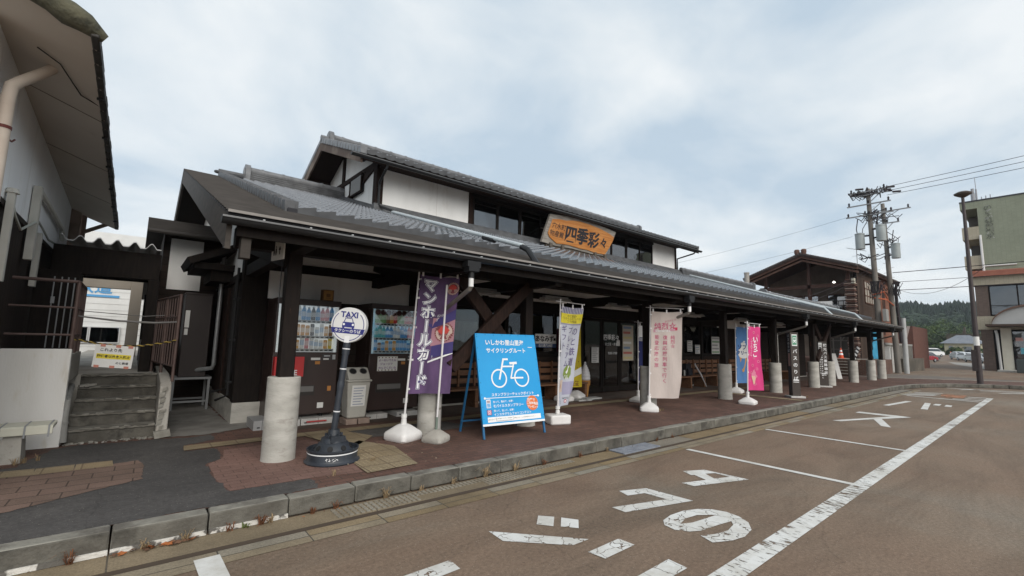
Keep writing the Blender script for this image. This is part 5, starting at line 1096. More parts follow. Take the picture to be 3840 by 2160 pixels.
# ================================================================== things under the eaves and on the pavement
VBODY = M('vending_brown', (0.036, 0.021, 0.018), 0.4, (0.043, 0.026, 0.022), ns=2, spec=0.5)
VWHITE = M('display_white_glow', (0.62, 0.64, 0.64), 0.6, emit=0.3)  # weak glow added so the display stays light under the porch
SHELF = flat('display_shelf', (0.55, 0.56, 0.56), 0.5)
BCOL = {'green': (0.16, 0.30, 0.13), 'amber': (0.50, 0.25, 0.06), 'pink': (0.5, 0.2, 0.22), 'blue': (0.10, 0.26, 0.48), 'white': (0.6, 0.6, 0.58), 'black': (0.06, 0.05, 0.05), 'yellow': (0.55, 0.42, 0.08), 'red': (0.42, 0.05, 0.05), 'teal': (0.12, 0.38, 0.40), 'brown': (0.22, 0.12, 0.07)}
PROTO = {}
def drink(kind, col, parent, x, y, z):
    k = (kind, col)
    if k not in PROTO:
        mb = MB()
        if kind == 'bottle':
            mb.lathe([(0.026, 0), (0.031, 0.012), (0.031, 0.05)], (0, 0, 0), 12, 0); mb.lathe([(0.0315, 0.05), (0.0315, 0.115)], (0, 0, 0), 12, 1); mb.lathe([(0.031, 0.115), (0.029, 0.14), (0.014, 0.175), (0.014, 0.18)], (0, 0, 0), 12, 0); mb.lathe([(0.016, 0.18), (0.016, 0.2)], (0, 0, 0), 12, 2)
        else:
            mb.lathe([(0.024, 0), (0.028, 0.01), (0.028, 0.04)], (0, 0, 0), 12, 0); mb.lathe([(0.0283, 0.04), (0.0283, 0.1)], (0, 0, 0), 12, 1); mb.lathe([(0.028, 0.1), (0.028, 0.128), (0.022, 0.14)], (0, 0, 0), 12, 0)
        c = BCOL[col]; lab = 'white' if col != 'white' else 'blue'
        o = mb.build(kind, [M('drink_' + col, c, 0.3, emit=0.1), M('drink_label_' + col, tuple(0.5 * a + 0.5 * b for a, b in zip(c, BCOL[lab])), 0.4, emit=0.1), flat('bottle_cap', (0.6, 0.6, 0.6), 0.4)], parent, world=False)  # drinks given a weak glow of their own, like the panel behind
        PROTO[k] = o
    else:
        o = PROTO[k].copy(); COL.objects.link(o); o.parent = parent
    o.location = V((x, y, z)) - TLOC[parent.name]; q_ = random.uniform(0.84, 1.14 if kind == 'bottle' else 1.2); o.scale = (1.18, 1.18, q_ * 1.22); o.rotation_euler = (0, 0, random.uniform(0, 6))
def vending(x0, x1, z0, z1, label, rows, crown, rr):
    r = random.Random(rr); y = 8.12; w = x1 - x0
    T = thing('vending_machine', label, 'vending machine', ((x0 + x1) / 2, 8.45, z0), group='drink vending machines by the wall')
    wa, wb, wz0, wz1 = x0 + 0.035, x1 - 0.035, z0 + 1.07, z1 - 0.1
    mb = MB(); mb.box(x0, x1, y + 0.16, 8.78, z0, z1); mb.box(x0, x1, y, y + 0.16, wz1, z1); mb.box(x0, wa, y, y + 0.16, wz0, wz1); mb.box(wb, x1, y, y + 0.16, wz0, wz1)
    mb.box(x0, x1, y, y + 0.16, z0 + 0.05, wz0); mb.build('body', [VBODY], T, bevel=0.008)
    mb = MB(); mb.box(wa, wb, y + 0.148, y + 0.158, wz0, wz1); mb.box(wa, wa + 0.05, y + 0.03, y + 0.148, wz0, wz1); mb.box(wb - 0.05, wb, y + 0.03, y + 0.148, wz0, wz1)
    d = mb.build('display_case', [VWHITE if not crown else M('display_blue_glow', (0.14, 0.40, 0.55), 0.6, (0.55, 0.62, 0.65), ns=3, emit=0.18)], T)  # display panel carries the added glow in either colour
    for zr_, kind, cols in rows:
        mb = MB(); mb.box(wa + 0.05, wb - 0.05, y + 0.02, y + 0.147, zr_ - 0.045, zr_, 0); n = 11
        for k in range(n): xx = wa + 0.1 + (w - 0.27) * k / (n - 1); mb.box(xx - 0.022, xx + 0.022, y + 0.012, y + 0.0195, zr_ - 0.036, zr_ - 0.016, 1)
        mb.build('shelf', [SHELF, INK], T)
        for k in range(n): xx = wa + 0.1 + (w - 0.27) * k / (n - 1); drink(kind, cols[int(k * len(cols) / n)] if r.random() < 0.8 else r.choice(cols), T, xx, y + 0.075, zr_)
    if crown:
        mb = MB()
        for k in range(8): xx = wa + 0.1 + (w - 0.27) * k / 7; mb.tube((xx, y + 0.03, wz1 - 0.06), (xx, y + 0.036, wz1 - 0.06), 0.062, n=20, mi=0); mb.tube((xx, y + 0.024, wz1 - 0.06), (xx, y + 0.029, wz1 - 0.06), 0.05, n=20, mi=1)
        mb.build('crown_badges', [flat('badge_rim', (0.5, 0.47, 0.45), 0.5), flat('badge_face', (0.22, 0.10, 0.09), 0.5)], T)
    mb = MB(); mb.box(wa, wb, y + 0.004, y + 0.009, wz0, wz1); mb.build('pane', [glass_mat('display_glass', (0.9, 0.92, 0.92))], T)
    mb = MB(); mb.box(x1 - 0.27, x1 - 0.07, y - 0.006, y, wz0 - 0.13, wz0 - 0.03, 0); mb.lathe([(0.03, 0), (0.03, 0.02)], (0, 0, 0), 4, 0) if False else None
    mb.box(x1 - 0.1, x1 - 0.05, y - 0.012, y - 0.006, wz0 - 0.12, wz0 - 0.04, 1); mb.box(x1 - 0.24, x1 - 0.14, y - 0.01, y - 0.006, wz0 - 0.07, wz0 - 0.05, 1); mb.box(x1 - 0.45, x1 - 0.3, y - 0.004, y, wz0 - 0.13, wz0 - 0.09, 2); mb.box(x1 - 0.25, x1 - 0.16, y - 0.01, y - 0.006, wz0 - 0.125, wz0 - 0.1, 2); mb.box(x1 - 0.38, x1 - 0.3, y - 0.004, y, wz0 - 0.2, wz0 - 0.15, 3); mb.box(x1 - 0.15, x1 - 0.09, y - 0.004, y, z0 + 0.42, z0 + 0.5, 3); mb.box(x1 - 0.3, x1 - 0.2, y - 0.004, y, z0 + 0.14, z0 + 0.23, 2)
    mb.build('coin_panel', [flat('coin_plate', (0.06, 0.055, 0.055), 0.4), STEEL, PAPER, flat('orange_sticker', (0.5, 0.22, 0.06), 0.6)], T)
    mb = MB(); mb.box(x0 + 0.16, x1 - 0.36, y - 0.012, y, z0 + 0.36, z0 + 0.52, 0); mb.box(x0 + 0.18, x1 - 0.38, y - 0.018, y - 0.012, z0 + 0.42, z0 + 0.51, 1)
    mb.build('pickup_flap', [flat('flap_surround', (0.04, 0.035, 0.033), 0.4), flat('grey_flap', (0.17, 0.165, 0.16), 0.35)], T)
    for xx in (x0 + 0.08, x1 - 0.2): mb = MB(); mb.lathe([(0.03, 0), (0.035, 0.04), (0.02, 0.06)], (xx, y + 0.1, z0 - 0.01), 10); mb.build('foot', [BLACK], T)
    return T
v1 = vending(1.74, 2.78, 0.27, 2.23, 'dark brown vending machine with a red box on its lower front', [(1.88, 'bottle', ['green', 'white', 'blue', 'black', 'pink', 'blue']), (1.62, 'can', ['brown', 'amber', 'black', 'white', 'amber']), (1.40, 'can', ['yellow', 'amber', 'pink', 'white', 'red'])], False, 3)
v2 = vending(3.34, 4.36, 0.25, 2.25, 'dark brown vending machine with blue display and white notice behind the purple banner', [(1.89, 'bottle', ['green', 'amber', 'red', 'pink', 'brown']), (1.62, 'bottle', ['teal', 'blue', 'white', 'blue', 'pink']), (1.38, 'can', ['brown', 'blue', 'amber', 'blue', 'black'])], True, 5)
mb = MB(); y = 8.11; mb.box(3.50, 3.90, y - 0.002, y, 1.0, 1.27, 0); mb.text('よーおいでたね', 0.05, (3.70, y - 0.004, 1.2), bold=0.02, mi=1); mb.text('ジョージア', 0.05, (3.68, y - 0.004, 1.13), bold=0.02, mi=1); mb.text('のんでくだいね', 0.05, (3.70, y - 0.004, 1.06), bold=0.02, mi=1)
for k in range(6): mb.tube((3.53 + 0.066 * k, y - 0.0035, 1.248), (3.53 + 0.066 * k, y - 0.0025, 1.248), 0.012, n=8, mi=2); mb.tube((3.53 + 0.066 * k, y - 0.0035, 1.018), (3.53 + 0.066 * k, y - 0.0025, 1.018), 0.012, n=8, mi=2)
mb.build('notice', [PAPER, flat('violet_ink', (0.25, 0.14, 0.3), 0.7), flat('brown_ink', (0.2, 0.12, 0.08), 0.7)], v2, fixn=False)
mb = MB(); mb.box(1.75, 2.19, 7.99, 8.115, 0.95, 1.27, 0); y = 7.985; mb.text('FIRE', 0.115, (1.99, y, 1.02), bold=0.025, mi=1)
mb.lathe([(0.001, 0), (0.001, 0)], (0, 0, 0), 3) if False else None
for k in range(5): a0 = 0.6 + k * 1.1; mb.path([(1.99 + 0.06 * math.cos(a0 + t * 0.9), y, 1.16 + 0.06 * math.sin(a0 + t * 0.9)) for t in (0, .25, .5, .75, 1)], [0.012, 0.012, 0.010, 0.007, 0.003], 6, 1)
solo('fire_box', mb, [M('red_enamel', (0.50, 0.03, 0.035), 0.45, (0.56, 0.045, 0.045), ns=3), LETW], 'red box with white lettering and swirl behind the dark pillar', 'fire box', fixn=False)
mb = MB(); mb.box(2.47, 2.66, 8.2, 8.32, 2.23, 2.43, 0); mb.box(2.49, 2.64, 8.195, 8.199, 2.25, 2.41, 1); mb.box(2.53, 2.60, 8.191, 8.194, 2.30, 2.36, 0); mb.box(2.52, 2.61, 8.191, 8.194, 2.275, 2.285, 0); mb.poly([(2.52, 8.197, 2.26), (2.61, 8.197, 2.26), (2.61, 8.197, 2.27), (2.52, 8.197, 2.27)]) if False else None
solo('golden_plaque', mb, [flat('dark_amber_wood', (0.16, 0.075, 0.02), 0.5), flat('amber_wood', (0.36, 0.19, 0.05), 0.5)], 'small amber wooden plaque standing on top of the vending machine', 'plaque', fixn=False)
# trash bin
TBN = thing('trash_bin', 'beige plastic bin with two round holes between the vending machines', 'trash bin', (3.03, 7.9, 0.25))
BINM = M('beige_bin_plastic', (0.40, 0.39, 0.355), 0.55, (0.45, 0.44, 0.40), ns=3, stain=(0.25, 0.23, 0.2), ss=4, s_lo=0.62, s_hi=0.8)
mb = MB(); mb.add([(2.87, 7.75, .25), (3.19, 7.75, .25), (3.19, 8.02, .25), (2.87, 8.02, .25), (2.83, 7.7, .86), (3.23, 7.7, .86), (3.23, 8.06, .86), (2.83, 8.06, .86)], [(0, 3, 2, 1), (4, 5, 6, 7), (0, 1, 5, 4), (1, 2, 6, 5), (2, 3, 7, 6), (3, 0, 4, 7)]); mb.build('body', [BINM], TBN, bevel=0.025)
mb = MB(); mb.box(2.815, 3.245, 7.68, 8.08, .855, .895); pr = [(7.70, .896), (8.06, .896), (8.04, 1.0), (7.97, 1.09), (7.86, 1.09), (7.745, 0.97)]; mb.prism([(2.84, a, b) for a, b in pr], (0.38, 0, 0)); ld = mb.build('lid', [BINM], TBN, bevel=0.015)
nn = V((0, -0.122, 0.115)).normalized(); nn = V((0, -0.12, 0.115)); nn = V((0, -(1.09 - 0.97), 0.115)).normalized()
for x in (2.94, 3.12): mb = MB(); c = V((x, 7.803, 1.03)); mb.tube(c - nn * 0.02, c + nn * 0.004, 0.066, n=24, mi=1); mb.tube(c - nn * 0.02, c + nn * 0.007, 0.054, n=24, mi=0); mb.build('hole', [BLACK, flat('hole_rim', (0.12, 0.115, 0.11), 0.5)], ld)
mb = MB(); f = lambda a, b: (2.97 + a, 7.713 - (b - 0.7) * 0.082 , b)
mb.poly([f(-.06, .45), f(.18, .45), f(.18, .8), f(-.06, .8)], 0)
for k in range(7): mb.poly([tuple(V(f(-.03, .76 - .045 * k)) - V((0, .002, 0))), tuple(V(f(.15 - .02 * (k % 3), .76 - .045 * k)) - V((0, .002, 0))), tuple(V(f(.15 - .02 * (k % 3), .745 - .045 * k)) - V((0, .002, 0))), tuple(V(f(-.03, .745 - .045 * k)) - V((0, .002, 0)))], 1)
mb.build('notice', [PAPER, flat('grey_blue_print', (0.3, 0.33, 0.42))], TBN, fixn=False)
# blocks on the ground
WBX = M('dirty_white_block', (0.42, 0.415, 0.40), 0.7, (0.52, 0.51, 0.49), ns=5, stain=(0.2, 0.18, 0.16), ss=5, s_lo=0.6, s_hi=0.75)
def block(x0, x1, y0, y1, z0, z1, label, mat=WBX, cat='block', name='floor_block', grp='blocks on the porch floor', slots=True):
    mb = MB(); mb.box(x0, x1, y0, y1, z0, z1, 0)
    if slots: mb.box(x0 + 0.05, x0 + 0.09, y0 - 0.003, y0, z0 + 0.03, z0 + 0.05, 1); mb.box((x0 + x1) / 2 - 0.003, (x0 + x1) / 2 + 0.003, y0 - 0.002, y0, z0, z1, 1)
    return solo(name, mb, [mat, INK], label, cat, grp, bevel=0.008)
block(1.52, 1.76, 7.95, 8.5, G, 0.30, 'grey box on the ground at the foot of the concrete corner', M('grey_box', (0.27, 0.27, 0.27), 0.6, (0.33, 0.33, 0.33), ns=4))
block(1.80, 2.2, 8.0, 8.7, G, 0.262, 'white block under the red boxed vending machine, beside the concrete stump'); block(2.22, 2.76, 8.02, 8.7, G, 0.262, 'white block under the red boxed vending machine, behind the taxi sign')
block(3.3, 3.7, 8.0, 8.7, G, 0.248, 'white block under the blue display machine, beside the bin'); block(3.9, 4.34, 8.02, 8.7, G, 0.248, 'white block under the blue display machine, behind the purple banner')
BRK = M('old_brick', (0.23, 0.17, 0.14), 0.85, (0.3, 0.23, 0.19), ns=8)
block(2.83, 3.02, 7.68, 8.0, G, 0.249, 'old brick under the beige bin, towards the taxi pole', BRK, 'brick', 'brick', 'bricks under the bin', False); block(3.04, 3.24, 7.68, 8.0, G, 0.249, 'old brick under the beige bin, towards the purple banner', BRK, 'brick', 'brick', 'bricks under the bin', False)
mb = MB(); mb.box(2.3, 2.62, 7.99, 8.015, 0.2, 0.225); solo('red_tool', mb, flat('red_plastic', (0.4, 0.05, 0.05)), 'red plastic bar lying at the foot of the vending machine', 'tool', bevel=0.006)
# arrow sign under the eaves
mb = MB(); x, y = 1.24, 5.86
mb.obox((1.235, 5.93, 2.62), (0.033, -0.148, 0), (0.008, 0.002, 0), (0, 0, 0.115), 0)
rx = V((0.217, -0.976, 0)); n_ = V((-0.976, -0.217, 0)); o_ = V((1.235, 5.93, 2.62)) + n_ * 0.011
def fl(pts, mi): mb.poly([tuple(o_ + rx * a + V((0, 0, b))) for a, b in pts], mi)
fl([(.03, .0), (.06, .05), (.09, .0), (.07, .0), (.07, -.055), (.05, -.055), (.05, 0)], 1)
for a in (-.08, -.03): fl([(a - .013, .025), (a + .013, .025), (a + .018, -.02), (a + .008, -.06), (a - .008, -.06), (a - .018, -.02)], 1); fl([(a - .009, .033), (a + .009, .033), (a + .009, .052), (a - .009, .052)], 1)
mb.box(1.21, 1.25, 5.9, 5.97, 2.745, 2.80, 1); mb.path([(1.3, 5.98, 2.6), (1.3, 5.99, 1.9)], 0.006, 5, 1)
solo('toilet_arrow_sign', mb, [M('yellowed_white_sign', (0.74, 0.73, 0.69), 0.6), INK], 'small white hanging sign with figures and an arrow under the eaves', 'sign', fixn=False)
# taxi stop
TX = thing('taxi_stop_sign', 'round white taxi stop sign on a dark pole with wheel rim foot', 'taxi sign', (1.93, 5.6, G))
NAVYP = M('chipped_navy_paint', (0.022, 0.027, 0.035), 0.42, (0.035, 0.042, 0.055), ns=4, stain=(0.09, 0.07, 0.055), ss=5, s_lo=0.64, s_hi=0.7, spec=0.5)
bx, by = 1.93, 5.6
mb = MB(); mb.lathe([(0.30, 0), (0.31, 0.015), (0.285, 0.035), (0.28, 0.045), (0.28, 0.135), (0.292, 0.145), (0.292, 0.158), (0.275, 0.16), (0.268, 0.125), (0.22, 0.13), (0.165, 0.215), (0.145, 0.225), (0.135, 0.27), (0.075, 0.285), (0.062, 0.36), (0.0, 0.36)], (bx, by, G), 40, cap=False)
ft = mb.build('wheel_rim_foot', [NAVYP], TX)
mb = MB()
for k in range(8): a = 6.283 * k / 8 + 0.3; c = V((bx + 0.195 * math.cos(a), by + 0.195 * math.sin(a), G + 0.17)); nn = V((math.cos(a) * .85, math.sin(a) * .85, .55)).normalized(); mb.tube(c - nn * 0.01, c + nn * 0.004, 0.032, n=14)
mb.build('rim_hole', [BLACK], ft)
mb = MB()
for k in range(5): a = 6.283 * k / 5; mb.tube((bx + 0.09 * math.cos(a), by + 0.09 * math.sin(a), G + 0.27), (bx + 0.09 * math.cos(a), by + 0.09 * math.sin(a), G + 0.315), 0.016, n=6)
mb.box(bx - 0.075, bx + 0.075, by - 0.14, by - 0.07, G + 0.23, G + 0.30); mb.build('wheel_nuts', [NAVYP], ft)
mb = MB(); mb.lathe([(0.2815, 0.112), (0.2815, 0.124)], (bx, by, G), 40, cap=False)
CY = lambda a, b: (bx + 0.2825 * math.cos(-1.95 + a / 0.28), by + 0.2825 * math.sin(-1.95 + a / 0.28), G + 0.068 + b)
for a0, b0, a1, b1 in ((-.06, .0, -.035, .01), (-.045, -.015, -.05, .02), (-.03, -.012, -.005, -.004), (-.02, .018, -.012, -.015), (.01, .0, .03, .012), (.02, -.018, .05, -.006), (.045, .02, .04, -.01), (.055, .005, .075, -.004)): mb.poly([CY(a0, b0), CY(a1, b1), CY(a1 + .003, b1 + .007), CY(a0 + .003, b0 + .007)])
mb.build('white_stripe', [LETW], ft, fixn=False)
tp = lambda z: V((bx + 0.075 * (z - 0.55), by - 0.03 * (z - 0.55), z))
mb = MB(); mb.path([tp(0.42), tp(1.6)], 0.037, 18); mb.path([tp(1.4), tp(1.55)], 0.043, 18); mb.path([tp(0.98), tp(1.03), tp(1.08)], [0.039, 0.044, 0.039], 18); mb.build('pole', [NAVYP], TX)
mb = MB()
for z in (0.72, 1.22, 1.46): mb.path([tp(z), tp(z + 0.012)], 0.045 if z > 1.3 else 0.0395, 18)
mb.build('white_ring', [LETW], TX)
n_ = V((-0.62, -0.78, -0.03)).normalized(); rx = V((0, 0, 1)).cross(n_).normalized(); rx = (rx + V((0, 0, -0.07))).normalized(); ux = n_.cross(rx).normalized(); c0 = tp(1.755); RD = 0.213
mb = MB(); mb.tube(c0 - n_ * 0.05, c0 + n_ * 0.05, RD, n=48); ds_ = mb.build('disc', [M('sign_white', (0.66, 0.665, 0.66), 0.4, (0.70, 0.705, 0.70), ns=3, stain=(0.3, 0.28, 0.25), ss=9, s_lo=0.7, s_hi=0.74)], TX, bevel=0.006)
D = lambda a, b, l=0.052: tuple(c0 + rx * a + ux * b + n_ * l)
mb = MB()
def ring(a0, a1, r0, r1, n, lift=0.052):
    for k in range(n):
        t0 = a0 + (a1 - a0) * k / n; t1 = a0 + (a1 - a0) * (k + 1) / n
        mb.poly([D(r0 * math.cos(t0), r0 * math.sin(t0), lift), D(r1 * math.cos(t0), r1 * math.sin(t0), lift), D(r1 * math.cos(t1), r1 * math.sin(t1), lift), D(r0 * math.cos(t1), r0 * math.sin(t1), lift)], 0)
ring(R(135), R(405), 0.183, 0.191, 40)
mb.poly([D(-.206, -.040), D(.206, -.040), D(.186, -.104), D(-.186, -.104)], 0)
mb.text('TAXI', 0.095, (0, 0, 0), bold=0.035, mi=0, fn=lambda a, b: D(a, b + 0.128, .053))
# car pictogram
car = lambda pts: mb.poly([D(a, b, .053) for a, b in pts], 0)
car([(-.075, .005), (-.07, .035), (.07, .035), (.075, .005), (.075, -.028), (-.075, -.028)]); car([(-.07, -.028), (-.045, -.028), (-.045, -.044), (-.07, -.044)]); car([(.045, -.028), (.07, -.028), (.07, -.044), (.045, -.044)])
car([(-.06, .035), (-.043, .083), (-.037, .077), (-.05, .035)]); car([(.06, .035), (.043, .083), (.037, .077), (.05, .035)]); car([(-.043, .083), (.043, .083), (.037, .077), (-.037, .077)]); car([(-.028, .086), (.028, .086), (.028, .104), (-.028, .104)])
mb.build('navy_print', [INKB], ds_, fixn=False)
mb = MB(); mb.text('タクシーのりば', 0.046, (0, 0, 0), bold=0.012, fn=lambda a, b: D(a, b - 0.072, .0545)); mb.text('TAXI', 0.018, (0, 0, 0), bold=0.02, fn=lambda a, b: D(a, b + 0.095, .0545))
for s in (-.055, .055): mb.poly([D(s + 0.014 * math.cos(k * .5236), 0.006 + 0.014 * math.sin(k * .5236), .0545) for k in range(12)])
mb.poly([D(-.027, -.213, .054), D(.033, -.213, .054), D(.033, -.135, .054), D(-.027, -.135, .054)])
mb.build('white_print', [LETW], ds_, fixn=False)
# ------------------------------------------------------------------ nobori banners
def cloth_fn(top, a0, a1, w, h, wave=0.02, ph=0.0, sway=0.0, curl=0.0, lean=V((0, 0, 0))):
    def f(u, v, lift=0.0):
        t = v / h; ang = R(a0 + (a1 - a0) * t ** 1.3)
        d = V((math.cos(ang), math.sin(ang), 0)); nrm = V((d.y, -d.x, 0)); s = u / w
        q = wave * math.sin(3.1 * s + 4.2 * t + ph) * (0.25 + t) * (0.3 + s) + curl * s * s * t + wave * .22 * math.sin(11 * s + 2.5 * math.sin(3 * t + ph) + ph) * (.4 + .6 * t) + wave * .12 * math.sin(17 * t + 6 * s + ph)
        p = V(top) + d * u + V((0, 0, -v)) - lean * v + nrm * (q + lift) + V((sway * t * t * s, 0, -0.02 * math.sin(3.14 * s) * (1 - t)))
        return p
    return f
def grid(mb, f, u0, u1, v0, v1, lift, mi, nu=8, nv=16):
    vs = [f(u0 + (u1 - u0) * i / nu, v0 + (v1 - v0) * j / nv, lift) for j in range(nv + 1) for i in range(nu + 1)]
    mb.add(vs, [(j * (nu + 1) + i, j * (nu + 1) + i + 1, (j + 1) * (nu + 1) + i + 1, (j + 1) * (nu + 1) + i) for j in range(nv) for i in range(nu)], mi)
def disc_on(mb, f, u, v, r, lift, mi, n=24, sides=None, squash=1.0):
    n = sides or n; pts = [f(u, v, lift)] + [f(u + r * math.cos(6.2832 * k / n + .39), v + r * squash * math.sin(6.2832 * k / n + .39), lift) for k in range(n)]
    mb.add(pts, [(0, 1 + k, 1 + (k + 1) % n) for k in range(n)], mi)
def poly_on(mb, f, pts, lift, mi): mb.tess([pts], lambda a, b: f(a, b, lift), mi)
def tank(mb, x, y, z, s, h, rot=0.2, mi=0):
    def rr(k, q, zz):
        o = []
        for i in range(4):
            for j in range(4):
                a = math.pi / 2 * i + math.pi / 6 * j; cx, cy = (k - q) * (1, -1, -1, 1)[i], (k - q) * (1, 1, -1, -1)[i]; px_, py_ = cx + q * math.cos(a), cy + q * math.sin(a)
                o.append((x + px_ * math.cos(rot) - py_ * math.sin(rot), y + px_ * math.sin(rot) + py_ * math.cos(rot), z + zz))
        return o
    L = [rr(s * .93, s * .3, 0), rr(s, s * .3, h * .1), rr(s, s * .3, h * .4), rr(s * .93, s * .28, h * .52), rr(s * .45, s * .3, h * .92), rr(s * .3, s * .25, h)]
    vs = [p for l in L for p in l]; n = 16; fs = [(j * n + i, j * n + (i + 1) % n, (j + 1) * n + (i + 1) % n, (j + 1) * n + i) for j in range(5) for i in range(n)] + [tuple(range(n))[::-1], tuple(range(80, 96))]
    mb.add(vs, fs, mi)
POLE = M('white_pole', (0.64, 0.62, 0.63), 0.4, (0.7, 0.69, 0.69), ns=4)
CLOTH_GRP = 'tall cloth banners along the porch'
def nobori(label, bxy, top, a0, a1, w, h, print_fn, mats, bs=0.21, bh=0.2, rot=0.3, wave=0.02, ph=0.0, tank_on=True, backbar=0.1, curl=0.0, sway=0.0, gap=0.04, z0=G, boxy=False):
    T = thing('nobori_banner', label, 'banner', (bxy[0], bxy[1], z0), group=CLOTH_GRP)
    zb = z0 + bh
    if tank_on:
        mb = MB(); (tank(mb, bxy[0], bxy[1], z0, bs, bh, rot) if not boxy else mb.obox((bxy[0], bxy[1], z0 + .085), (math.cos(rot) * bs, math.sin(rot) * bs, 0), (-math.sin(rot) * bs * .75, math.cos(rot) * bs * .75, 0), (0, 0, .085))); mb.lathe([(0.045, 0), (0.035, 0.1)], (bxy[0], bxy[1], zb - 0.01), 14); mb.build('water_base', [WHITEP], T, bevel=0.03 if boxy else 0)
        mb = MB(); mb.lathe([(0.042, 0), (0.042, 0.05)], (bxy[0], bxy[1], zb + 0.09), 14); mb.build('collar', [WHITE], T)
    mb = MB(); tz = V((bxy[0], bxy[1], zb if tank_on else z0)); tt = V(top); mid = (tz + tt) / 2
    mb.path([tz, mid], 0.0155, 10); mb.path([mid, tt + V((0, 0, 0.07))], 0.012, 10); mb.path([mid - V((0, 0, .03)), mid + V((0, 0, .03))], 0.019, 10); mb.lathe([(0.016, 0), (0.016, 0.03)], tuple(tt + V((0, 0, 0.06))), 10); mb.build('pole', [POLE], T)
    d = V((math.cos(R(a0)), math.sin(R(a0)), 0)); nr = V((d.y, -d.x, 0)) * 0.0
    mb = MB(); mb.path([tt - d * backbar + V((0, 0, .045)), tt + d * (w + 0.03) + V((0, 0, .02))], 0.006, 8); mb.lathe([(0.012, -0.012), (0.012, 0.012)], tuple(tt + d * (w + 0.03) + V((0, 0, .02))), 8); mb.build('crossbar', [POLE], T)
    ct = tt + d * 0.02 + V((0, 0, -gap)); ln = (tt - tz) / (tt.z - tz.z); ln.z = 0; f = cloth_fn(ct, a0, a1, w, h, wave, ph, sway, curl, ln)
    mb = MB(); grid(mb, f, 0, w, 0, h, 0, 0, 20, 48); cl = mb.build('cloth', [mats[0]], T, fixn=False)
    mb = MB(); print_fn(mb, f, w, h)
    if mb.v: mb.build('print', mats, cl, fixn=False)
    mb = MB()
    for s in (0.06, 0.5, 0.94): p = f(w * s, 0.01, 0.001); mb.obox(p + V((0, 0, 0.03)), d * 0.014, V((d.y, -d.x, 0)) * 0.003, V((0, 0, 0.04)))
    for s in (0.04, 0.2, 0.45, 0.72, 0.96): p = f(0, h * s, 0); q = tz + (tt - tz) * ((p.z - tz.z) / max(tt.z - tz.z, .1)); mb.beam(q, p + d * 0.02, 0.004, 0.03)
    mb.build('loops', [POLE], T)
    return T
def cl(name, c, c2=None): return M(name, c, 0.85, c2 or tuple(min(1, a * 1.18) for a in c), ns=3, spec=0.15, bump=0.5, bs=5.0, stretch=(1.6, 1.6, 0.6))
def vt(mb, f, body, size, u, v, lift, mi, bold=0.0, pitch=None, sx=1.0):
    mb.vtext(body, size, (0, 0, 0), pitch, bold=bold, mi=mi, sx=sx, fn=lambda a, b: tuple(f(u + a, v - b, lift)))
def ht(mb, f, body, size, u, v, lift, mi, bold=0.0, sx=1.0, skew=0.0):
    mb.text(body, size, (0, 0, 0), bold=bold, mi=mi, sx=sx, fn=lambda a, b: tuple(f(u + a, v - b + skew * a, lift)))
# purple
def p_purple(mb, f, w, h):
    grid(mb, f, w * .42, w, h * .36, h * .60, .002, 3, 6, 6); poly_on(mb, f, [(w * .3, h * .42), (w, h * .28), (w, h * .37), (w * .42, h * .45)], .0025, 5)
    poly_on(mb, f, [(w * .45, h * .60), (w, h * .56), (w, h * .66), (w * .45, h * .70)], .0027, 5); poly_on(mb, f, [(w * .4, h * .73), (w, h * .65), (w, h * .665), (w * .4, h * .745)], .003, 1)
    for cu, cv, r in ((w * .74, h * .48, .15), (w * .85, h * .10, .10)):
        disc_on(mb, f, cu, cv, r, .004, 4); disc_on(mb, f, cu, cv, r * .86, .005, 6); disc_on(mb, f, cu, cv, r * .78, .0055, 4)
        poly_on(mb, f, [(cu - r * .7, cv - r * .1), (cu - r * .4, cv - r * .6), (cu + r * .1, cv - r * .65), (cu + r * .6, cv - r * .2), (cu + r * .4, cv + r * .12), (cu - r * .3, cv + r * .2)], .007, 2)
        for s in (-1, 1):
            for k in range(3): poly_on(mb, f, [(cu + s * r * (.15 + .18 * k), cv + r * .1), (cu + s * r * (.25 + .18 * k), cv + r * .1), (cu + s * r * (.42 + .14 * k), cv + r * (.62 - .1 * k)), (cu + s * r * (.34 + .14 * k), cv + r * (.6 - .1 * k))], .0075, 6)
        for k in range(24): a = 6.2832 * k / 24; disc_on(mb, f, cu + r * .93 * math.cos(a), cv + r * .93 * math.sin(a), .006, .0065, 6, 6)
    ht(mb, f, '石川県', .045, w * .62, h * .335, .005, 1, skew=-.2); ht(mb, f, '穴水町', .055, w * .64, h * .365, .005, 1, .01, skew=-.2)
    ht(mb, f, '37°14′', .04, w * .56, h * .685, .005, 1, skew=-.12); ht(mb, f, '136°54′', .04, w * .58, h * .71, .005, 1, skew=-.12)
    vt(mb, f, 'マンホールカード', .212, w * .27, h * .02, .009, 1, .085, h * .118); vt(mb, f, 'マンホールカード', .212, w * .27, h * .02, .0105, 5, .06, h * .118); vt(mb, f, 'マンホールカード', .212, w * .27, h * .02, .012, 1, .022, h * .118)
PUR = cl('purple_cloth', (0.085, 0.055, 0.115), (0.135, 0.08, 0.175))
nobori('purple banner with big white katakana and a red crab badge on a white pole', (3.13, 6.2), (3.25, 6.17, 2.62), -20, -14, .61, 1.78, p_purple, [PUR, LETW, cl('crab_red', (.5, .07, .06)), cl('pinkish_cloth', (.38, .2, .24)), cl('badge_brown', (.2, .06, .07)), cl('deep_navy', (.06, .05, .16)), cl('badge_cream', (.5, .4, .35))], .21, .22, .35, .06, .4)
mb = MB(); tank(mb, 3.45, 5.82, G, .16, .17, .5, 0); o_ = [(3.45, 5.82, G + .16), (3.46, 5.82, .5)]
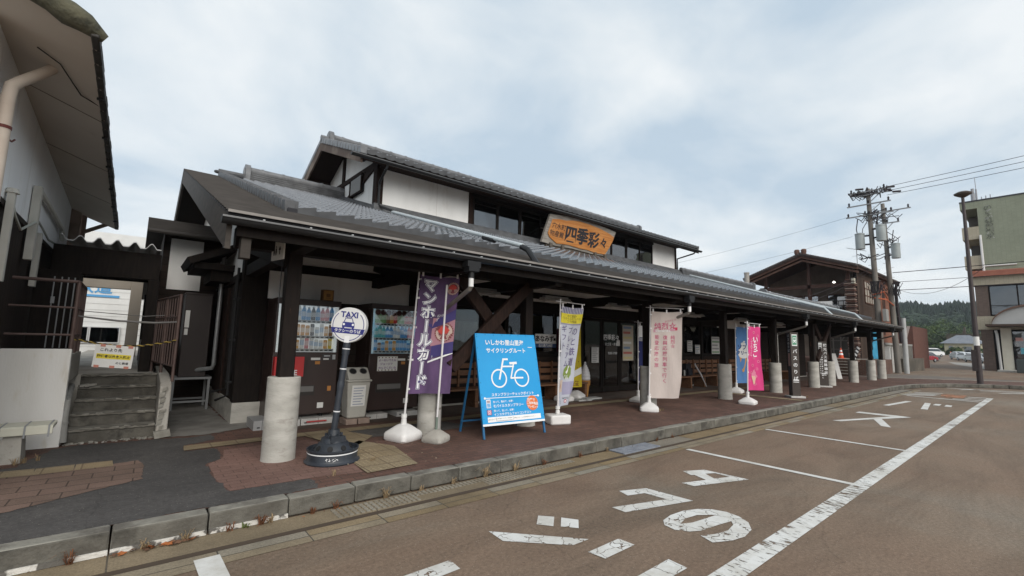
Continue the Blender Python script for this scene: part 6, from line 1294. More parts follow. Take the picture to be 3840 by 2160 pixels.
T = thing('bare_pole', 'bare white pole in a rough concrete foot in front of the purple banner', 'pole', (3.45, 5.82, G)); mb.build('concrete_foot', [CONC], T)
mb = MB(); mb.path([(3.45, 5.82, .3), (3.455, 5.82, .5)], .018, 10); mb.build('green_socket', [flat('green_grey_socket', (.16, .2, .17), .5)], T)
mb = MB(); mb.path([(3.455, 5.82, .48), (3.5, 5.82, 1.6), (3.53, 5.82, 2.42)], .0145, 10); mb.path([(3.498, 5.82, 1.55), (3.503, 5.82, 1.62)], .019, 10); mb.build('pole', [POLE], T)
# grey-white railway banner
def p_rail(mb, f, w, h):
    for k in range(14): poly_on(mb, f, [(w * k / 14, 0), (w * (k + .5) / 14, 0), (w * (k + .1) / 14 if k else 0, h * .065), (w * max(k - .4, 0) / 14, h * .065)], .002, 2)
    grid(mb, f, 0, w, h * .065, h * .165, .003, 3, 8, 4)
    for k in range(22): poly_on(mb, f, [(w * k / 22, h * .168), (w * (k + .5) / 22, h * .168), (w * (k + .2) / 22, h * .18), (w * max(k - .3, 0) / 22, h * .18)], .003, 2)
    ht(mb, f, 'のと鉄道×', .055, w * .5, h * .088, .005, 4); ht(mb, f, '「じのもんギフトパコ」', .048, w * .5, h * .115, .005, 4); ht(mb, f, 'コラボ商品', .055, w * .5, h * .143, .005, 4)
    vt(mb, f, 'のと鉄道', .165, w * .74, h * .19, .005, 2, .01, h * .105); vt(mb, f, 'プレミアム', .135, w * .45, h * .19, .005, 2, .008, h * .085); vt(mb, f, 'ギフト', .135, w * .16, h * .18, .005, 2, .008, h * .085)
    disc_on(mb, f, w * .62, h * .66, .14, .004, 5, 8); ht(mb, f, 'がんばろう', .036, w * .62, h * .70, .006, 1, .02); ht(mb, f, '能登', .045, w * .62, h * .725, .006, 1, .02)
    poly_on(mb, f, [(w * .5, h * .66), (w * .58, h * .64), (w * .62, h * .6), (w * .72, h * .595), (w * .7, h * .61), (w * .66, h * .62), (w * .64, h * .66), (w * .58, h * .68), (w * .55, h * .675)], .006, 1)
    grid(mb, f, w * .45, w, h * .76, h * .89, .003, 6, 5, 4); grid(mb, f, w * .05, w * .44, h * .74, h * .86, .003, 7, 5, 4); disc_on(mb, f, w * .24, h * .80, .05, .005, 8, 12)
    ht(mb, f, 'NOTO', .05, w * .6, h * .925, .005, 4); disc_on(mb, f, w * .6, h * .955, .032, .005, 9, 14); disc_on(mb, f, w * .6, h * .955, .018, .006, 1, 14); vt(mb, f, 'のと鉄道', .035, w * .25, h * .9, .005, 4)
nobori('pale grey railway banner with yellow top and green octagon beside the blue board', (5.99, 5.9), (6.03, 5.9, 2.32), -6, 34, .56, 1.84, p_rail, [cl('pale_grey_cloth', (.43, .45, .52), (.48, .5, .56)), LETW, cl('violet_print', (.12, .10, .2)), cl('yellow_cloth', (.58, .5, .05)), INK, cl('moss_green', (.2, .27, .07)), cl('lavender_print', (.3, .29, .4)), cl('beige_print', (.55, .45, .38)), cl('orange_print', (.5, .2, .08)), cl('red_badge', (.4, .05, .07))], .2, .17, -.3, .06, 1.0, boxy=True)
# cream support banner
def p_cream(mb, f, w, h):
    ht(mb, f, '純烈☆', .17, w * .46, h * .165, .004, 1, .012, .95, skew=-.06); ht(mb, f, 'ありがとう', .05, w * .62, h * .10, .004, 1, skew=-.18)
    poly_on(mb, f, [(w * .08, h * .215), (w * .8, h * .195), (w * .8, h * .22), (w * .08, h * .245)], .003, 3); ht(mb, f, '復興応援列車運行', .05, w * .42, h * .222, .005, 2, skew=-.04); grid(mb, f, w * .72, w * .86, h * .18, h * .215, .004, 4, 2, 2)
    vt(mb, f, '純烈☆', .098, w * .72, h * .27, .004, 1, .006); vt(mb, f, '復興応援列車で行く', .104, w * .47, h * .265, .004, 1, .006, h * .063); vt(mb, f, '能登応援の旅', .104, w * .2, h * .265, .004, 1, .006, h * .065)
nobori('cream banner with red vertical writing in front of the glass entrance', (8.86, 5.92), (8.92, 5.9, 2.40), -46, -30, .68, 1.92, p_cream, [cl('cream_cloth', (.50, .44, .41), (.55, .48, .45)), cl('crimson_print', (.42, .08, .16)), LETW, cl('rose_band', (.45, .25, .3)), cl('train_red', (.45, .05, .1))], .2, .19, .6, .06, 2.0)
# strawberry
def icecream(mb, f, u, v, s, lift, mc, mi_):
    poly_on(mb, f, [(u - s * .5, v), (u + s * .5, v), (u + s * .12, v + s * 1.6), (u - s * .05, v + s * 1.6)], lift, mc)
    for k, (q, dv) in enumerate(((.62, -.05), (.52, -.42), (.4, -.75), (.26, -1.05), (.12, -1.28))): disc_on(mb, f, u + s * .04 * (-1) ** k, v + s * dv, s * q, lift + .0006 * (k + 1), mi_, 14, squash=.6)
def p_straw(mb, f, w, h):
    r = random.Random(8)
    for k in range(16): disc_on(mb, f, w * (.12 + .76 * ((k * 7) % 16) / 16), h * (.03 + .93 * k / 16), .035, .002, 2, 8); disc_on(mb, f, w * (.12 + .76 * ((k * 7) % 16) / 16), h * (.03 + .93 * k / 16), .024, .003, 3, 8)
    vt(mb, f, 'いちご', .2, w * .58, h * .15, .005, 1, .02, h * .11); vt(mb, f, 'ソフトクリーム', .055, w * .26, h * .22, .005, 1, .0, h * .036)
    icecream(mb, f, w * .5, h * .78, .13, .004, 4, 5)
nobori('bright pink strawberry ice cream banner standing near the kerb', (12.27, 5.28), (12.40, 5.28, 2.2), -18, -8, .44, 1.66, p_straw, [cl('hot_pink_cloth', (.52, .05, .18)), LETW, cl('pale_pink', (.6, .25, .33)), cl('deep_pink', (.45, .03, .13)), cl('cone_pale', (.6, .4, .3)), cl('ice_pink', (.6, .2, .3))], .2, .17, .2, .03, .5, curl=0.12)
def p_soft(mb, f, w, h):
    icecream(mb, f, w * .46, h * .50, .34, .003, 3, 2); ht(mb, f, 'ソフト', .17, w * .5, h * .36, .008, 4, .04); ht(mb, f, 'クリーム', .145, w * .5, h * .46, .008, 4, .04)
    mb.text('SOFTCREAM', .12, (0, 0, 0), bold=.02, mi=2, fn=lambda a, b: tuple(f(w * .84 + b + .1 * a, h * .80 + a * .72, .006)))
nobori('blue soft cream banner with a large white swirl behind a concrete footed pillar', (14.9, 6.75), (14.95, 6.75, 2.3), -32, -20, .58, 1.8, p_soft, [cl('sky_blue_cloth', (.09, .2, .42)), LETW, cl('ice_white', (.6, .6, .6)), cl('cone_orange', (.5, .27, .1)), cl('navy_print', (.04, .06, .16))], .2, .18, .2, .02, 0)
def p_navy(mb, f, w, h):
    grid(mb, f, 0, w, 0, h * .2, .002, 1, 4, 4); disc_on(mb, f, w * .5, h * .09, .08, .004, 0, 14); disc_on(mb, f, w * .5, h * .09, .05, .005, 1, 14)
    for k in range(3): grid(mb, f, 0, w, h * (.215 + .02 * k), h * (.223 + .02 * k), .003, 1, 4, 1)
    vt(mb, f, '開催されます', .15, w * .5, h * .32, .004, 1, .02, h * .11)
nobori('dark navy banner with white writing beside the glass doors, partly behind the cream banner', (10.0, 7.0), (10.02, 7.0, 2.14), -38, -30, .5, 1.5, p_navy, [cl('navy_cloth', (.025, .03, .11)), LETW], .18, .15, .1, .02, 1.2)
def p_yel(mb, f, w, h):
    vt(mb, f, '能登のちから', .2, w * .42, h * .1, .004, 1, .02, h * .1); poly_on(mb, f, [(w * .1, h * .8), (w * .3, h * .76), (w * .6, h * .78), (w, h * .73), (w, h * .82), (w * .62, h * .86), (w * .4, h * .9), (w * .2, h * .87)], .004, 2)
    for k in range(10): disc_on(mb, f, w * (.65 + .3 * ((k * 5) % 7) / 7), h * (.06 + .075 * k), .012, .004, 1, 8)
    ht(mb, f, '能登', .14, w * .6, h * .95, .005, 3, .02)
nobori('yellow banner hanging beside the ice cream figure behind the grey banner', (8.44, 8.1), (8.44, 8.1, 2.42), -2, -4, .58, 1.9, p_yel, [cl('lemon_cloth', (.48, .38, .03)), INK, LETW, cl('brown_print', (.2, .1, .03))], .2, .2, .1, .02, .2)
# ------------------------------------------------------------------ blue cycling board
AB = thing('a_board', 'bright blue cycling route board on an A frame with a white bicycle', 'sign board', (4.65, 5.8, G))
ad = V((math.cos(R(-5)), math.sin(R(-5)), 0)); an = V((ad.y, -ad.x, 0)); o_ = V((4.08, 5.545, 0.345)); au = V((-an.x * 0.245, -an.y * 0.245, 1)).normalized(); fn_ = ad.cross(au)
fn_ = -fn_ if fn_.y > 0 else fn_
W_, H_ = 1.165, 1.415
B = lambda u, v, l=0.0: tuple(o_ + ad * u + au * v + fn_ * l)
ABL = M('sky_blue_board', (0.012, 0.29, 0.64), 0.4, (0.018, 0.32, 0.68), ns=2, spec=0.4, stain=(.1, .36, .62), ss=5, s_lo=.7, s_hi=.74)
mb = MB(); mb.prism([B(0, 0, -.02), B(W_, 0, -.02), B(W_, H_, -.02), B(0, H_, -.02)], fn_ * .02); bd = mb.build('board', [ABL], AB, bevel=.003)
mb = MB(); mb.poly([B(0.0, 0.0, .001), B(W_, 0, .001), B(W_, .03, .001), B(0, .03, .001)]); mb.build('bottom_strip', [LETW], bd, fixn=False)
ABF = M('blue_frame_paint', (0.015, 0.10, 0.22), 0.45, (0.02, 0.13, 0.28), ns=4)
mb = MB()
for u in (.015, W_ - .015): p, q = V(B(u, -.18, -.03)), V(B(u, H_ - .02, -.03)); mb.beam(p, q, .03, .025)
mb.beam(V(B(0, H_ - .03, -.035)), V(B(W_, H_ - .03, -.035)), .03, .025); mb.build('front_frame', [ABF], AB)
mb = MB()
for u in (.03, W_ - .03):
    p = V(B(u, H_ - .42 if False else H_ - .05, -.05)); q = V((p.x, 6.25 + (u / W_) * -.1, G)); mb.beam(p, q, .028, .025)
a_, b_ = V(B(.03, 0, 0)), V(B(W_ - .03, 0, 0)); mb.beam((a_.x, 6.19, .33), (b_.x, 6.09, .33), .025, .025); mb.build('rear_frame', [ABF], AB)
mb = MB(); lf = .003
def bt(body, size, u, v, al='C', bold=0.0, mi=0, l=lf, sl=0.0, sx=1.0): mb.text(body, size, (0, 0, 0), align=al, bold=bold, mi=mi, sx=sx, fn=lambda a, b: B(u + a, v + b + sl * a, l))
bt('いしかわ里山里海', .094, .545, 1.272, bold=.025); bt('サイクリングルート', .086, .555, 1.142, bold=.025)
def bline(pts, wd, l=lf, mi=0):
    for (x0, y0), (x1, y1) in zip(pts, pts[1:]):
        d = V((x1 - x0, y1 - y0)).normalized(); nx, ny = -d.y * wd / 2, d.x * wd / 2; e_ = d * wd * .35
        mb.poly([B(x0 + nx - e_.x, y0 + ny - e_.y, l), B(x1 + nx + e_.x, y1 + ny + e_.y, l), B(x1 - nx + e_.x, y1 - ny + e_.y, l), B(x0 - nx - e_.x, y0 - ny - e_.y, l)], mi)
for cu, cv in ((.365, .70), (.80, .70)):
    for k in range(40):
        t0, t1 = 6.2832 * k / 40, 6.2832 * (k + 1) / 40; q0, q1 = .123, .147
        mb.poly([B(cu + q0 * math.cos(t0), cv + q0 * math.sin(t0), lf), B(cu + q1 * math.cos(t0), cv + q1 * math.sin(t0), lf), B(cu + q1 * math.cos(t1), cv + q1 * math.sin(t1), lf), B(cu + q0 * math.cos(t1), cv + q0 * math.sin(t1), lf)])
bline([(.555, 1.0), (.475, 1.0)], .03, lf + .0008); bline([(.475, 1.0), (.372, .69)], .03, lf + .0012); bline([(.44, .885), (.66, .885)], .024, lf + .0016); bline([(.60, .935), (.72, .94)], .038, lf + .002); bline([(.665, .925), (.588, .70)], .024, lf + .0024); bline([(.588, .70), (.82, .70)], .026, lf + .0028)
bt('スタンプラリーチェックポイント', .0545, .60, .452, bold=.02); bline([(.07, .405), (1.085, .405)], .010)
for u in (.07, 1.085): mb.poly([B(u + .018 * math.cos(k * .5236), .405 + .018 * math.sin(k * .5236), lf + .001) for k in range(12)])
bt('走って、集めて、応募！', .036, .21, .345, 'L', .015); bt('モバイルスタンプラリー', .052, .21, .283, 'L', .02); bt('撮って、送って、応募！', .036, .21, .212, 'L', .015); bt('インスタグラムフォトコンテスト', .047, .21, .158, 'L', .02)
mb.poly([B(.09, .26, lf), B(.165, .26, lf), B(.165, .385, lf), B(.09, .385, lf)]); mb.poly([B(.09, .05, lf), B(1.09, .05, lf), B(1.09, .125, lf), B(.09, .125, lf)])
mb.poly([B(.995, 1.195, lf), B(1.085, 1.195, lf), B(1.085, 1.205, lf), B(.995, 1.205, lf)])
mb.build('white_print', [LETW], bd, fixn=False)
mb = MB()
for i in range(3):
    for j in range(3): mb.poly([B(.1 + .02 * i, .27 + .02 * j, .006), B(.116 + .02 * i, .27 + .02 * j, .006), B(.116 + .02 * i, .286 + .02 * j, .006), B(.1 + .02 * i, .286 + .02 * j, .006)], 0)
mb.poly([B(.1, .335, .006), B(.155, .335, .006), B(.155, .372, .006), B(.1, .372, .006)], 4)
mb.poly([B(.085, .155, .004), B(.172, .155, .004), B(.172, .232, .004), B(.085, .232, .004)], 1)
for q0, q1, l, mi in ((.0, .034, .006, 3), (.0, .027, .007, 2), (.0, .018, .008, 3), (0, .011, .009, 2)):
    k4 = 4 if q1 > .02 else 20; rr_ = q1 * (1.25 if k4 == 4 else 1)
    mb.poly([B(.128 + rr_ * math.cos(6.2832 * k / k4 + .785), .194 + rr_ * math.sin(6.2832 * k / k4 + .785), l) for k in range(k4)], mi)
mb.poly([B(.95 + .115 * math.cos(k * .19635), .295 + .115 * math.sin(k * .19635), .005) for k in range(32)], 5)
bt('抽選で', .052, .93, .345, bold=.02, mi=3, l=.007, sl=-.1); bt('ご当地商品', .046, .95, .29, bold=.02, mi=3, l=.007, sl=-.1); bt('プレゼント', .044, .95, .235, bold=.02, mi=3, l=.007, sl=-.1)
bt('お問い合わせ', .018, .15, .088, mi=6, l=.006); bt('いしかわ里山里海サイクリングルート推進協議会', .014, .37, .095, mi=6, l=.006); bt('詳細はこちら', .018, .62, .088, mi=6, l=.006); bt('いしかわ里山里海サイクリングルート', .0165, .84, .088, mi=6, l=.006); bline([(.24, .06), (.24, .115)], .003, .006, 6); bline([(.55, .06), (.55, .115)], .003, .006, 6); bline([(.25, .062), (.53, .062)], .004, .006, 6)
for k in range(8): bline([(.02 + .16 * k, H_ - .02), (.026 + .16 * k, H_ - .02)], .008, .004, 6)
for k in range(8): bline([(.02, .1 + .18 * k), (.026, .1 + .18 * k)], .008, .004, 6); bline([(W_ - .025, .1 + .18 * k), (W_ - .02, .1 + .18 * k)], .008, .004, 6)
mb.build('colour_print', [ABL, cl('violet_icon', (.16, .04, .16)), cl('icon_rose', (.5, .08, .2)), LETW, cl('icon_grey', (.35, .3, .33)), cl('orange_spot', (.62, .17, .06)), INK], bd, fixn=False)
# ================================================================== porch furniture
T = thing('station_name_sign', 'white name board with black hiragana and a blue lower band fixed by the benches', 'sign', (8.33, 8.7, 1.5))
mb = MB(); mb.box(7.97, 8.72, 8.68, 8.7, 1.47, 1.82, 0); mb.build('board', [WHITE], T, bevel=.003)
mb = MB(); mb.box(7.97, 8.72, 8.676, 8.679, 1.47, 1.57, 0); mb.build('blue_band', [flat('sign_navy', (.04, .08, .2))], T)
mb = MB(); mb.text('あなみず', .17, (8.3, 8.676, 1.70), bold=.035); mb.box(8.62, 8.7, 8.674, 8.679, 1.65, 1.72); mb.build('black_lettering', [INK], T, fixn=False)
mb = MB(); mb.text('石川県穴水町', .085, (8.33, 8.673, 1.52), bold=.02); mb.build('white_lettering', [LETW], T, fixn=False)
def bench(x0, x1, label):
    T = thing('bench', label, 'bench', ((x0 + x1) / 2, 8.45, G), group='wooden benches along the station wall')
    mb = MB()
    for k in range(3): mb.box(x0, x1, 8.22 + .155 * k, 8.36 + .155 * k, .53, .57)
    mb.build('seat', [BOARDW], T, bevel=.005)
    n = max(3, int((x1 - x0) / .85) + 1)
    for k in range(n): x = x0 + .06 + (x1 - x0 - .12) * k / (n - 1); mb = MB(); mb.box(x - .045, x + .045, 8.25, 8.66, G, .53); mb.build('leg', [BOARDW], T, bevel=.005)
    mb = MB()
    for z in (.70, .88, 1.04): mb.box(x0, x1, 8.70, 8.73, z - .06, z + .05, 0)
    n = max(3, int((x1 - x0) / .45) + 1)
    for k in range(n): x = x0 + .03 + (x1 - x0 - .06) * k / (n - 1); mb.box(x - .02, x + .02, 8.66, 8.70, .57, 1.12, 0)
    mb.build('backrest', [BOARDW], T)
BOARDW = M('worn_orange_brown_wood', (.12, .055, .028), .6, (.20, .10, .052), ns=2.5, stretch=(1.2, 9, 9), stain=(.06, .03, .02), ss=3, s_lo=.6, s_hi=.75)
bench(4.75, 7.0, 'brown wooden bench under the windows behind the cross brace'); bench(7.2, 9.5, 'brown wooden bench below the white name board')
bench(13.9, 17.7, 'brown wooden bench with a backpack and umbrella on it'); bench(18.6, 20.4, 'brown wooden bench behind the pink banner'); bench(21.6, 23.6, 'brown wooden bench behind the brown bus stop pillar')
mb = MB(); mb.lathe([(.03, 0), (.037, .09)], (5.05, 8.3, .57), 14); solo('paper_cup', mb, PAPER, 'white paper cup standing on the bench behind the blue board', 'cup')
mb = MB(); mb.box(14.72, 15.05, 8.35, 8.6, .575, .98, 0); mb.box(14.75, 15.02, 8.28, 8.36, .6, .82, 0); mb.path([(14.8, 8.33, .98), (14.88, 8.33, 1.04), (14.97, 8.33, .98)], .012, 6, 0); mb.lathe([(.035, 0), (.035, .17), (.02, .2)], (14.68, 8.4, .58), 10, 1)
solo('backpack', mb, [flat('black_nylon', (.015, .016, .022), .75), flat('grey_bottle', (.3, .31, .3))], 'black backpack with a grey bottle in its side sitting on the bench', 'backpack', bevel=.04)
mb = MB(); mb.path([(15.2, 8.3, .98), (15.1, 8.22, 1.0), (15.05, 8.2, .95)], .012, 8, 1); mb.path([(15.2, 8.3, .98), (15.33, 8.15, .62), (15.47, 8.02, .2)], [.022, .03, .008], 10, 0)
solo('umbrella', mb, [flat('pale_umbrella', (.5, .5, .52), .5), flat('umbrella_grip', (.4, .4, .42), .4)], 'pale folded umbrella leaning against the bench by the backpack', 'umbrella')
# ice cream figure
T = thing('ice_cream_figure', 'large white soft ice cream cone figure on the floor beside the glass doors', 'figure', (9.66, 8.48, G))
CON = M('orange_cone', (.42, .20, .05), .5, (.48, .24, .07), ns=5)
c = (9.66, 8.48, G)
mb = MB(); mb.lathe([(.085, 0), (.12, .30), (.14, .305), (.15, .43), (.135, .44)], c, 28); mb.build('cone', [CON], T, sharp=.4)
mb = MB(); pr = [(.12, .43)]
for k, (rr_, z) in enumerate(((.145, .47), (.14, .55), (.125, .625), (.105, .695), (.08, .755), (.055, .805))): pr += [(rr_, z), (rr_ * 1.03, z + .02), (rr_ * .93, z + .05)]
pr += [(.02, .86), (.0, .865)]; mb.lathe(pr, c, 28); mb.path([(c[0] + .028 * math.cos(t), c[1], c[2] + .885 + .05 * math.sin(t)) for t in [k * .5236 - 1.57 for k in range(13)]], .013, 8); mb.build('swirl', [M('white_swirl', (.66, .66, .68), .4)], T, sharp=1.2)
mb = MB(); tank(mb, 9.05, 8.25, G, .2, .22, .3); solo('water_base', mb, WHITEP, 'white plastic banner weight on the floor behind the grey banner', 'weight')
mb = MB()
for k in range(5): mb.obox((8.9 + .11 * k, 7.9 + .03 * (k % 2), G + .02 + .006 * k), (.2, .04 * (k % 3 - 1), 0), (.02, .13, 0), (0, 0, .014))
solo('newspaper_stack', mb, M('grey_paper', (.36, .36, .36), .8, (.48, .48, .47), ns=6), 'untidy stack of pale papers on the porch floor by the grey banner', 'papers')
# posters
def poster(x0, x1, z0, z1, label, cols, y=8.728, n=5):
    mb = MB(); mb.box(x0, x1, y, y + .003, z0, z1, 0); r = random.Random(int(x0 * 100)); h = (z1 - z0)
    for k in range(n): a = z1 - h * (k + .25) / n; mb.box(x0 + .03, x1 - .03 - r.uniform(0, .3) * (x1 - x0), y - .002, y - .0005, a - h * .45 / n, a, 1 + k % (len(cols) - 1))
    solo('poster', mb, cols, label, 'poster', 'papers on the glass')
pb = flat('poster_blue', (.2, .28, .4)); pg = flat('poster_grey', (.35, .35, .35)); pr_ = flat('poster_red', (.45, .15, .12)); py_ = flat('poster_yellow', (.55, .48, .25)); pgn = flat('poster_green', (.2, .35, .2))
poster(10.28, 10.6, 1.05, 1.5, 'tall white text notice on the glass door', [PAPER, pg, pg], 8.775, 8)
poster(11.45, 11.6, 1.55, 1.72, 'small white card on the middle leaf of the glass door', [PAPER, pg], 8.775, 3)
poster(11.75, 12.3, 1.1, 2.2, 'tall pale collage poster on the glass panel beside the doors', [flat('poster_cream', (.5, .46, .38)), pb, pr_, py_, PAPER], 8.775, 7)
poster(15.5, 15.85, 1.4, 1.8, 'plain white notice on the window above the backpack', [PAPER, pg, pg]); poster(16.05, 16.4, 1.32, 1.65, 'grey printed notice hung lower beside the plain one on the window', [PAPER, pg, pb])
poster(17.3, 18.0, 1.32, 1.98, 'wide white notice with a green photo on the window beside the pillar', [PAPER, pg, pgn, pg]); poster(20.75, 21.1, 1.3, 1.72, 'small white poster with a dark picture on the board wall', [PAPER, INK, pg], 8.74)
mb = MB(); mb.box(3.88, 4.06, 8.775, 8.79, 1.9, 2.3); solo('paper_sheet', mb, PAPER, 'blank white sheet on the dark wall beyond the purple banner', 'paper')
mb = MB(); mb.box(4.5, 5.1, 8.45, 8.74, 1.42, 1.5, 0); mb.box(4.53, 5.07, 8.5, 8.74, 1.1, 1.42, 1); mb.box(4.5, 5.1, 8.44, 8.74, .95, 1.0, 0); mb.box(4.53, 5.07, 8.5, 8.74, .57, .95, 1)
solo('leaflet_rack', mb, [flat('pale_rack', (.38, .38, .36)), flat('rack_grey', (.16, .16, .15))], 'pale two tier leaflet rack against the wall behind the purple banner', 'rack', bevel=.006)
# ------------------------------------------------------------------ bus stop pillars
def pylon(x, y, w, d, h, rz, label, big, side, icon, small=None):
    T = thing('bus_stop_pillar', label, 'bus sign', (x, y, G), rz, 'dark bus stop pillars')
    PB = M('dark_brown_sign', (.040, .030, .026), .55, (.05, .038, .032), ns=3)
    mb = MB(); mb.box(-w / 2, w / 2, -d / 2, d / 2, .05, h); b = mb.build('body', [PB], T, world=False, bevel=.006)
    mb = MB(); mb.box(-w / 2 - .09, w / 2 + .09, -d / 2 - .09, d / 2 + .09, 0, .055); mb.build('foot', [WBX], T, world=False, bevel=.01)
    mb = MB(); y_ = -d / 2 - .002
    iw = .075 if not small else .06; ix = 0 if not small else -.085; mb.box(ix - iw, ix + iw, y_ - .002, y_, h - .4, h - .06, 0); mb.vtext(big, .13 if not small else .12, (0 if not small else .075, y_ - .001, h - .46 if not small else h - .08), .2 if not small else .15, bold=.02, mi=0)
    mb.box(-.08, .08, y_ - .002, y_, .5, .53, 0); mb.box(-.08, .08, y_ - .002, y_, .45, .47, 0)
    if side:
        mb.vtext(side, .09, (-w / 2 - .003, .0, h - .05), .11, right=(0, -1, 0), bold=.02, mi=0)
    if small: mb.vtext(small, .055, (-.04, y_ - .001, h - .5), .085, mi=0, bold=.03); mb.vtext('のりばはこちらです', .055, (-.105, y_ - .001, h - .5), .085, mi=0, bold=.03)
    mb.build('white_print', [LETW], b, world=False, fixn=False)
    mb = MB(); z = h - .22; iw -= .012
    mb.box(ix - iw, ix + iw, y_ - .005, y_ - .003, h - .37, h - .09, 0); mb.build('bus_panel', [flat('sign_green', (.10, .30, .19)) if icon == 'g' else flat('sign_mid', (.66, .66, .65))], b, world=False)
    mb = MB(); k = .007
    for x0, x1, z0, z1, kk, mi in ((-.045, .045, -.07, .07, 0, 0), (-.035, .035, .0, .05, 1, 1), (-.038, -.018, -.055, -.035, 1, 1), (.018, .038, -.055, -.035, 1, 1), (-.04, -.02, -.09, -.071, 0, 0), (.02, .04, -.09, -.071, 0, 0)): mb.box(ix + x0, ix + x1, y_ - k - .001 * kk, y_ - k + .001 - .001 * kk, z + z0, z + z1, mi)
    mb.build('bus_icon', [LETW, MATS['sign_green']] if icon == 'g' else [INK, LETW], b, world=False)
    if side: mb = MB(); mb.box(-w / 2 - .004, -w / 2, -.05, .05, h - 1.0, h - .62); mb.build('pink_panel', [flat('faded_pink_panel', (.42, .25, .22))], b, world=False)
pylon(15.25, 5.2, .235, .2, 1.92, R(-43), 'brown bus stop pillar with white vertical writing and a green bus panel on a white foot', 'バスのりば', 'バスのりば', 'g')
pylon(20.6, 6.0, .30, .1, 1.75, R(-55), 'dark board with a white bus symbol and several columns of writing between two stumps', '観光バス乗降場所', None, 'w', '一般車は駐車できません')
# ================================================================== far end of the porch
BRW = brick_mat('red_brick', (.10, .048, .036), (.13, .062, .046), (.16, .14, .12), 1.0, .24, .075, .010, bump=.3, axes=(0, 2)); BRX = brick_mat('red_brick_side', (.10, .048, .036), (.13, .062, .046), (.16, .14, .12), 1.0, .24, .075, .010, bump=.3, axes=(1, 2))
ST2 = thing('stair_flight', 'brick steps with pale nosings rising to the timber building at the end of the porch', 'stairs', (31.5, 8.3, G))
mb = MB(); mb2 = MB()
for k in range(6): z = G + .155 * (k + 1); x = 30.2 + .32 * k; mb.box(x, x + .34 if k < 5 else 36, 7.55, 9.2, G - .01 if k == 0 else z - .17, z - .03); mb2.box(x - .02, x + .33 if k < 5 else x + .5, 7.53, 9.2, z - .03, z)
mb.build('risers', [BRX], ST2); mb2.build('nosings', [M('pale_nosing', (.34, .31, .27), .8, (.42, .39, .34), ns=4)], ST2)
mb = MB(); mb.box(32.2, 36.5, 9.2, 16, G, 1.08); mb.box(32.2, 38, 7.2, 9.2, G, 1.05); solo('brick_terrace', mb, BRX, 'low red brick terrace under the timber building', 'terrace')
def cone(x, y, z, s, label):
    T = thing('traffic_cone', label, 'traffic cone', (x, y, z), group='orange traffic cones')
    OR = flat('cone_orange_plastic', (.55, .07, .02), .5)
    mb = MB(); mb.box(-.19 * s, .19 * s, -.19 * s, .19 * s, 0, .03 * s); mb.lathe([(.15 * s, .03 * s), (.025 * s, .7 * s), (.0, .7 * s)], (0, 0, 0), 24); mb.build('body', [OR], T, world=False)
    for a, b in ((.24, .36), (.45, .55)): mb = MB(); ra = lambda t: (.15 - .125 * (t - .03) / .67) * s + .003; mb.lathe([(ra(a), a * s), (ra(b), b * s)], (0, 0, 0), 24, cap=False); mb.build('white_band', [LETW], T, world=False)
cone(33.8, 8.85, 1.05, .95, 'orange and white traffic cone at the top of the brick steps')
cone(140, 16.2, .66, 1.6, 'small red traffic cone far off in the car park')
mb = MB(); mb.obox((27.2, 7.35, .78), (.17, -.05, 0), (.006, .02, 0), (-.06, 0.1, .62)); 
for k in range(9): mb.obox((27.165 + .0055 * k - .04, 7.33, 1.25 - .11 * k), (.11, -.035, 0), (.0005, .0015, 0), (0, 0, .008), 1) if k > 9 else None
solo('leaning_board', mb, [M('white_board', (.56, .56, .55), .6, (.64, .64, .63), ns=4), INK], 'tall white board leaning beside the last stumps', 'board')
mb = MB(); p, q = V((29.5, 7.4, .5)), V((30.2, 7.1, 1.75)); n = 14
for k in range(n): a = p + (q - p) * k / n; b = p + (q - p) * (k + 1) / n; mb.beam(a, b, .03, .2, k % 2)
solo('striped_barrier', mb, [INK, LETW], 'black and white striped barrier board propped behind the last stumps', 'barrier')
mb = MB(); vs = []
for j in range(13):
    for i in range(9): vs.append((39.2 + .19 * i, 8.42 - .05 * math.sin(i * 1.3 + j * .5) - .03 * (j % 3), 3.3 - .2 * j))
mb.add(vs, [(j * 9 + i, j * 9 + i + 1, (j + 1) * 9 + i + 1, (j + 1) * 9 + i) for j in range(12) for i in range(8)])
solo('blue_sheet', mb, M('blue_tarpaulin', (.03, .22, .38), .5, (.06, .32, .50), ns=2), 'bright blue plastic sheet hanging on the side wall behind the last pillars', 'tarpaulin', fixn=False)
# white cabinet
T = thing('metal_cabinet', 'white metal cabinet with double doors between the utility poles and the porch end', 'cabinet', (43.6, 8.2, 0))
mb = MB(); mb.box(42.3, 45.0, 8.1, 8.44, .05, 1.82); mb.box(42.25, 45.05, 8.06, 8.44, 1.82, 1.9); mb.build('body', [M('white_cabinet_paint', (.62, .62, .60), .5, (.70, .70, .68), ns=2, stain=(.4, .35, .3), ss=2)], T, bevel=.01)
for x in (42.35, 43.7): mb = MB(); mb.box(x, x + 1.27, 8.085, 8.099, .1, 1.78); d = mb.build('door', [MATS['white_cabinet_paint']], T, bevel=.004); mb = MB(); mb.box(x + (1.12 if x < 43 else .08), x + (1.18 if x < 43 else .14), 8.06, 8.084, .85, 1.05); mb.build('handle', [INK], d)
mb = MB(); mb.box(42.3, 45.0, 8.12, 8.42, 0, .05); mb.build('foot', [CONC], T)
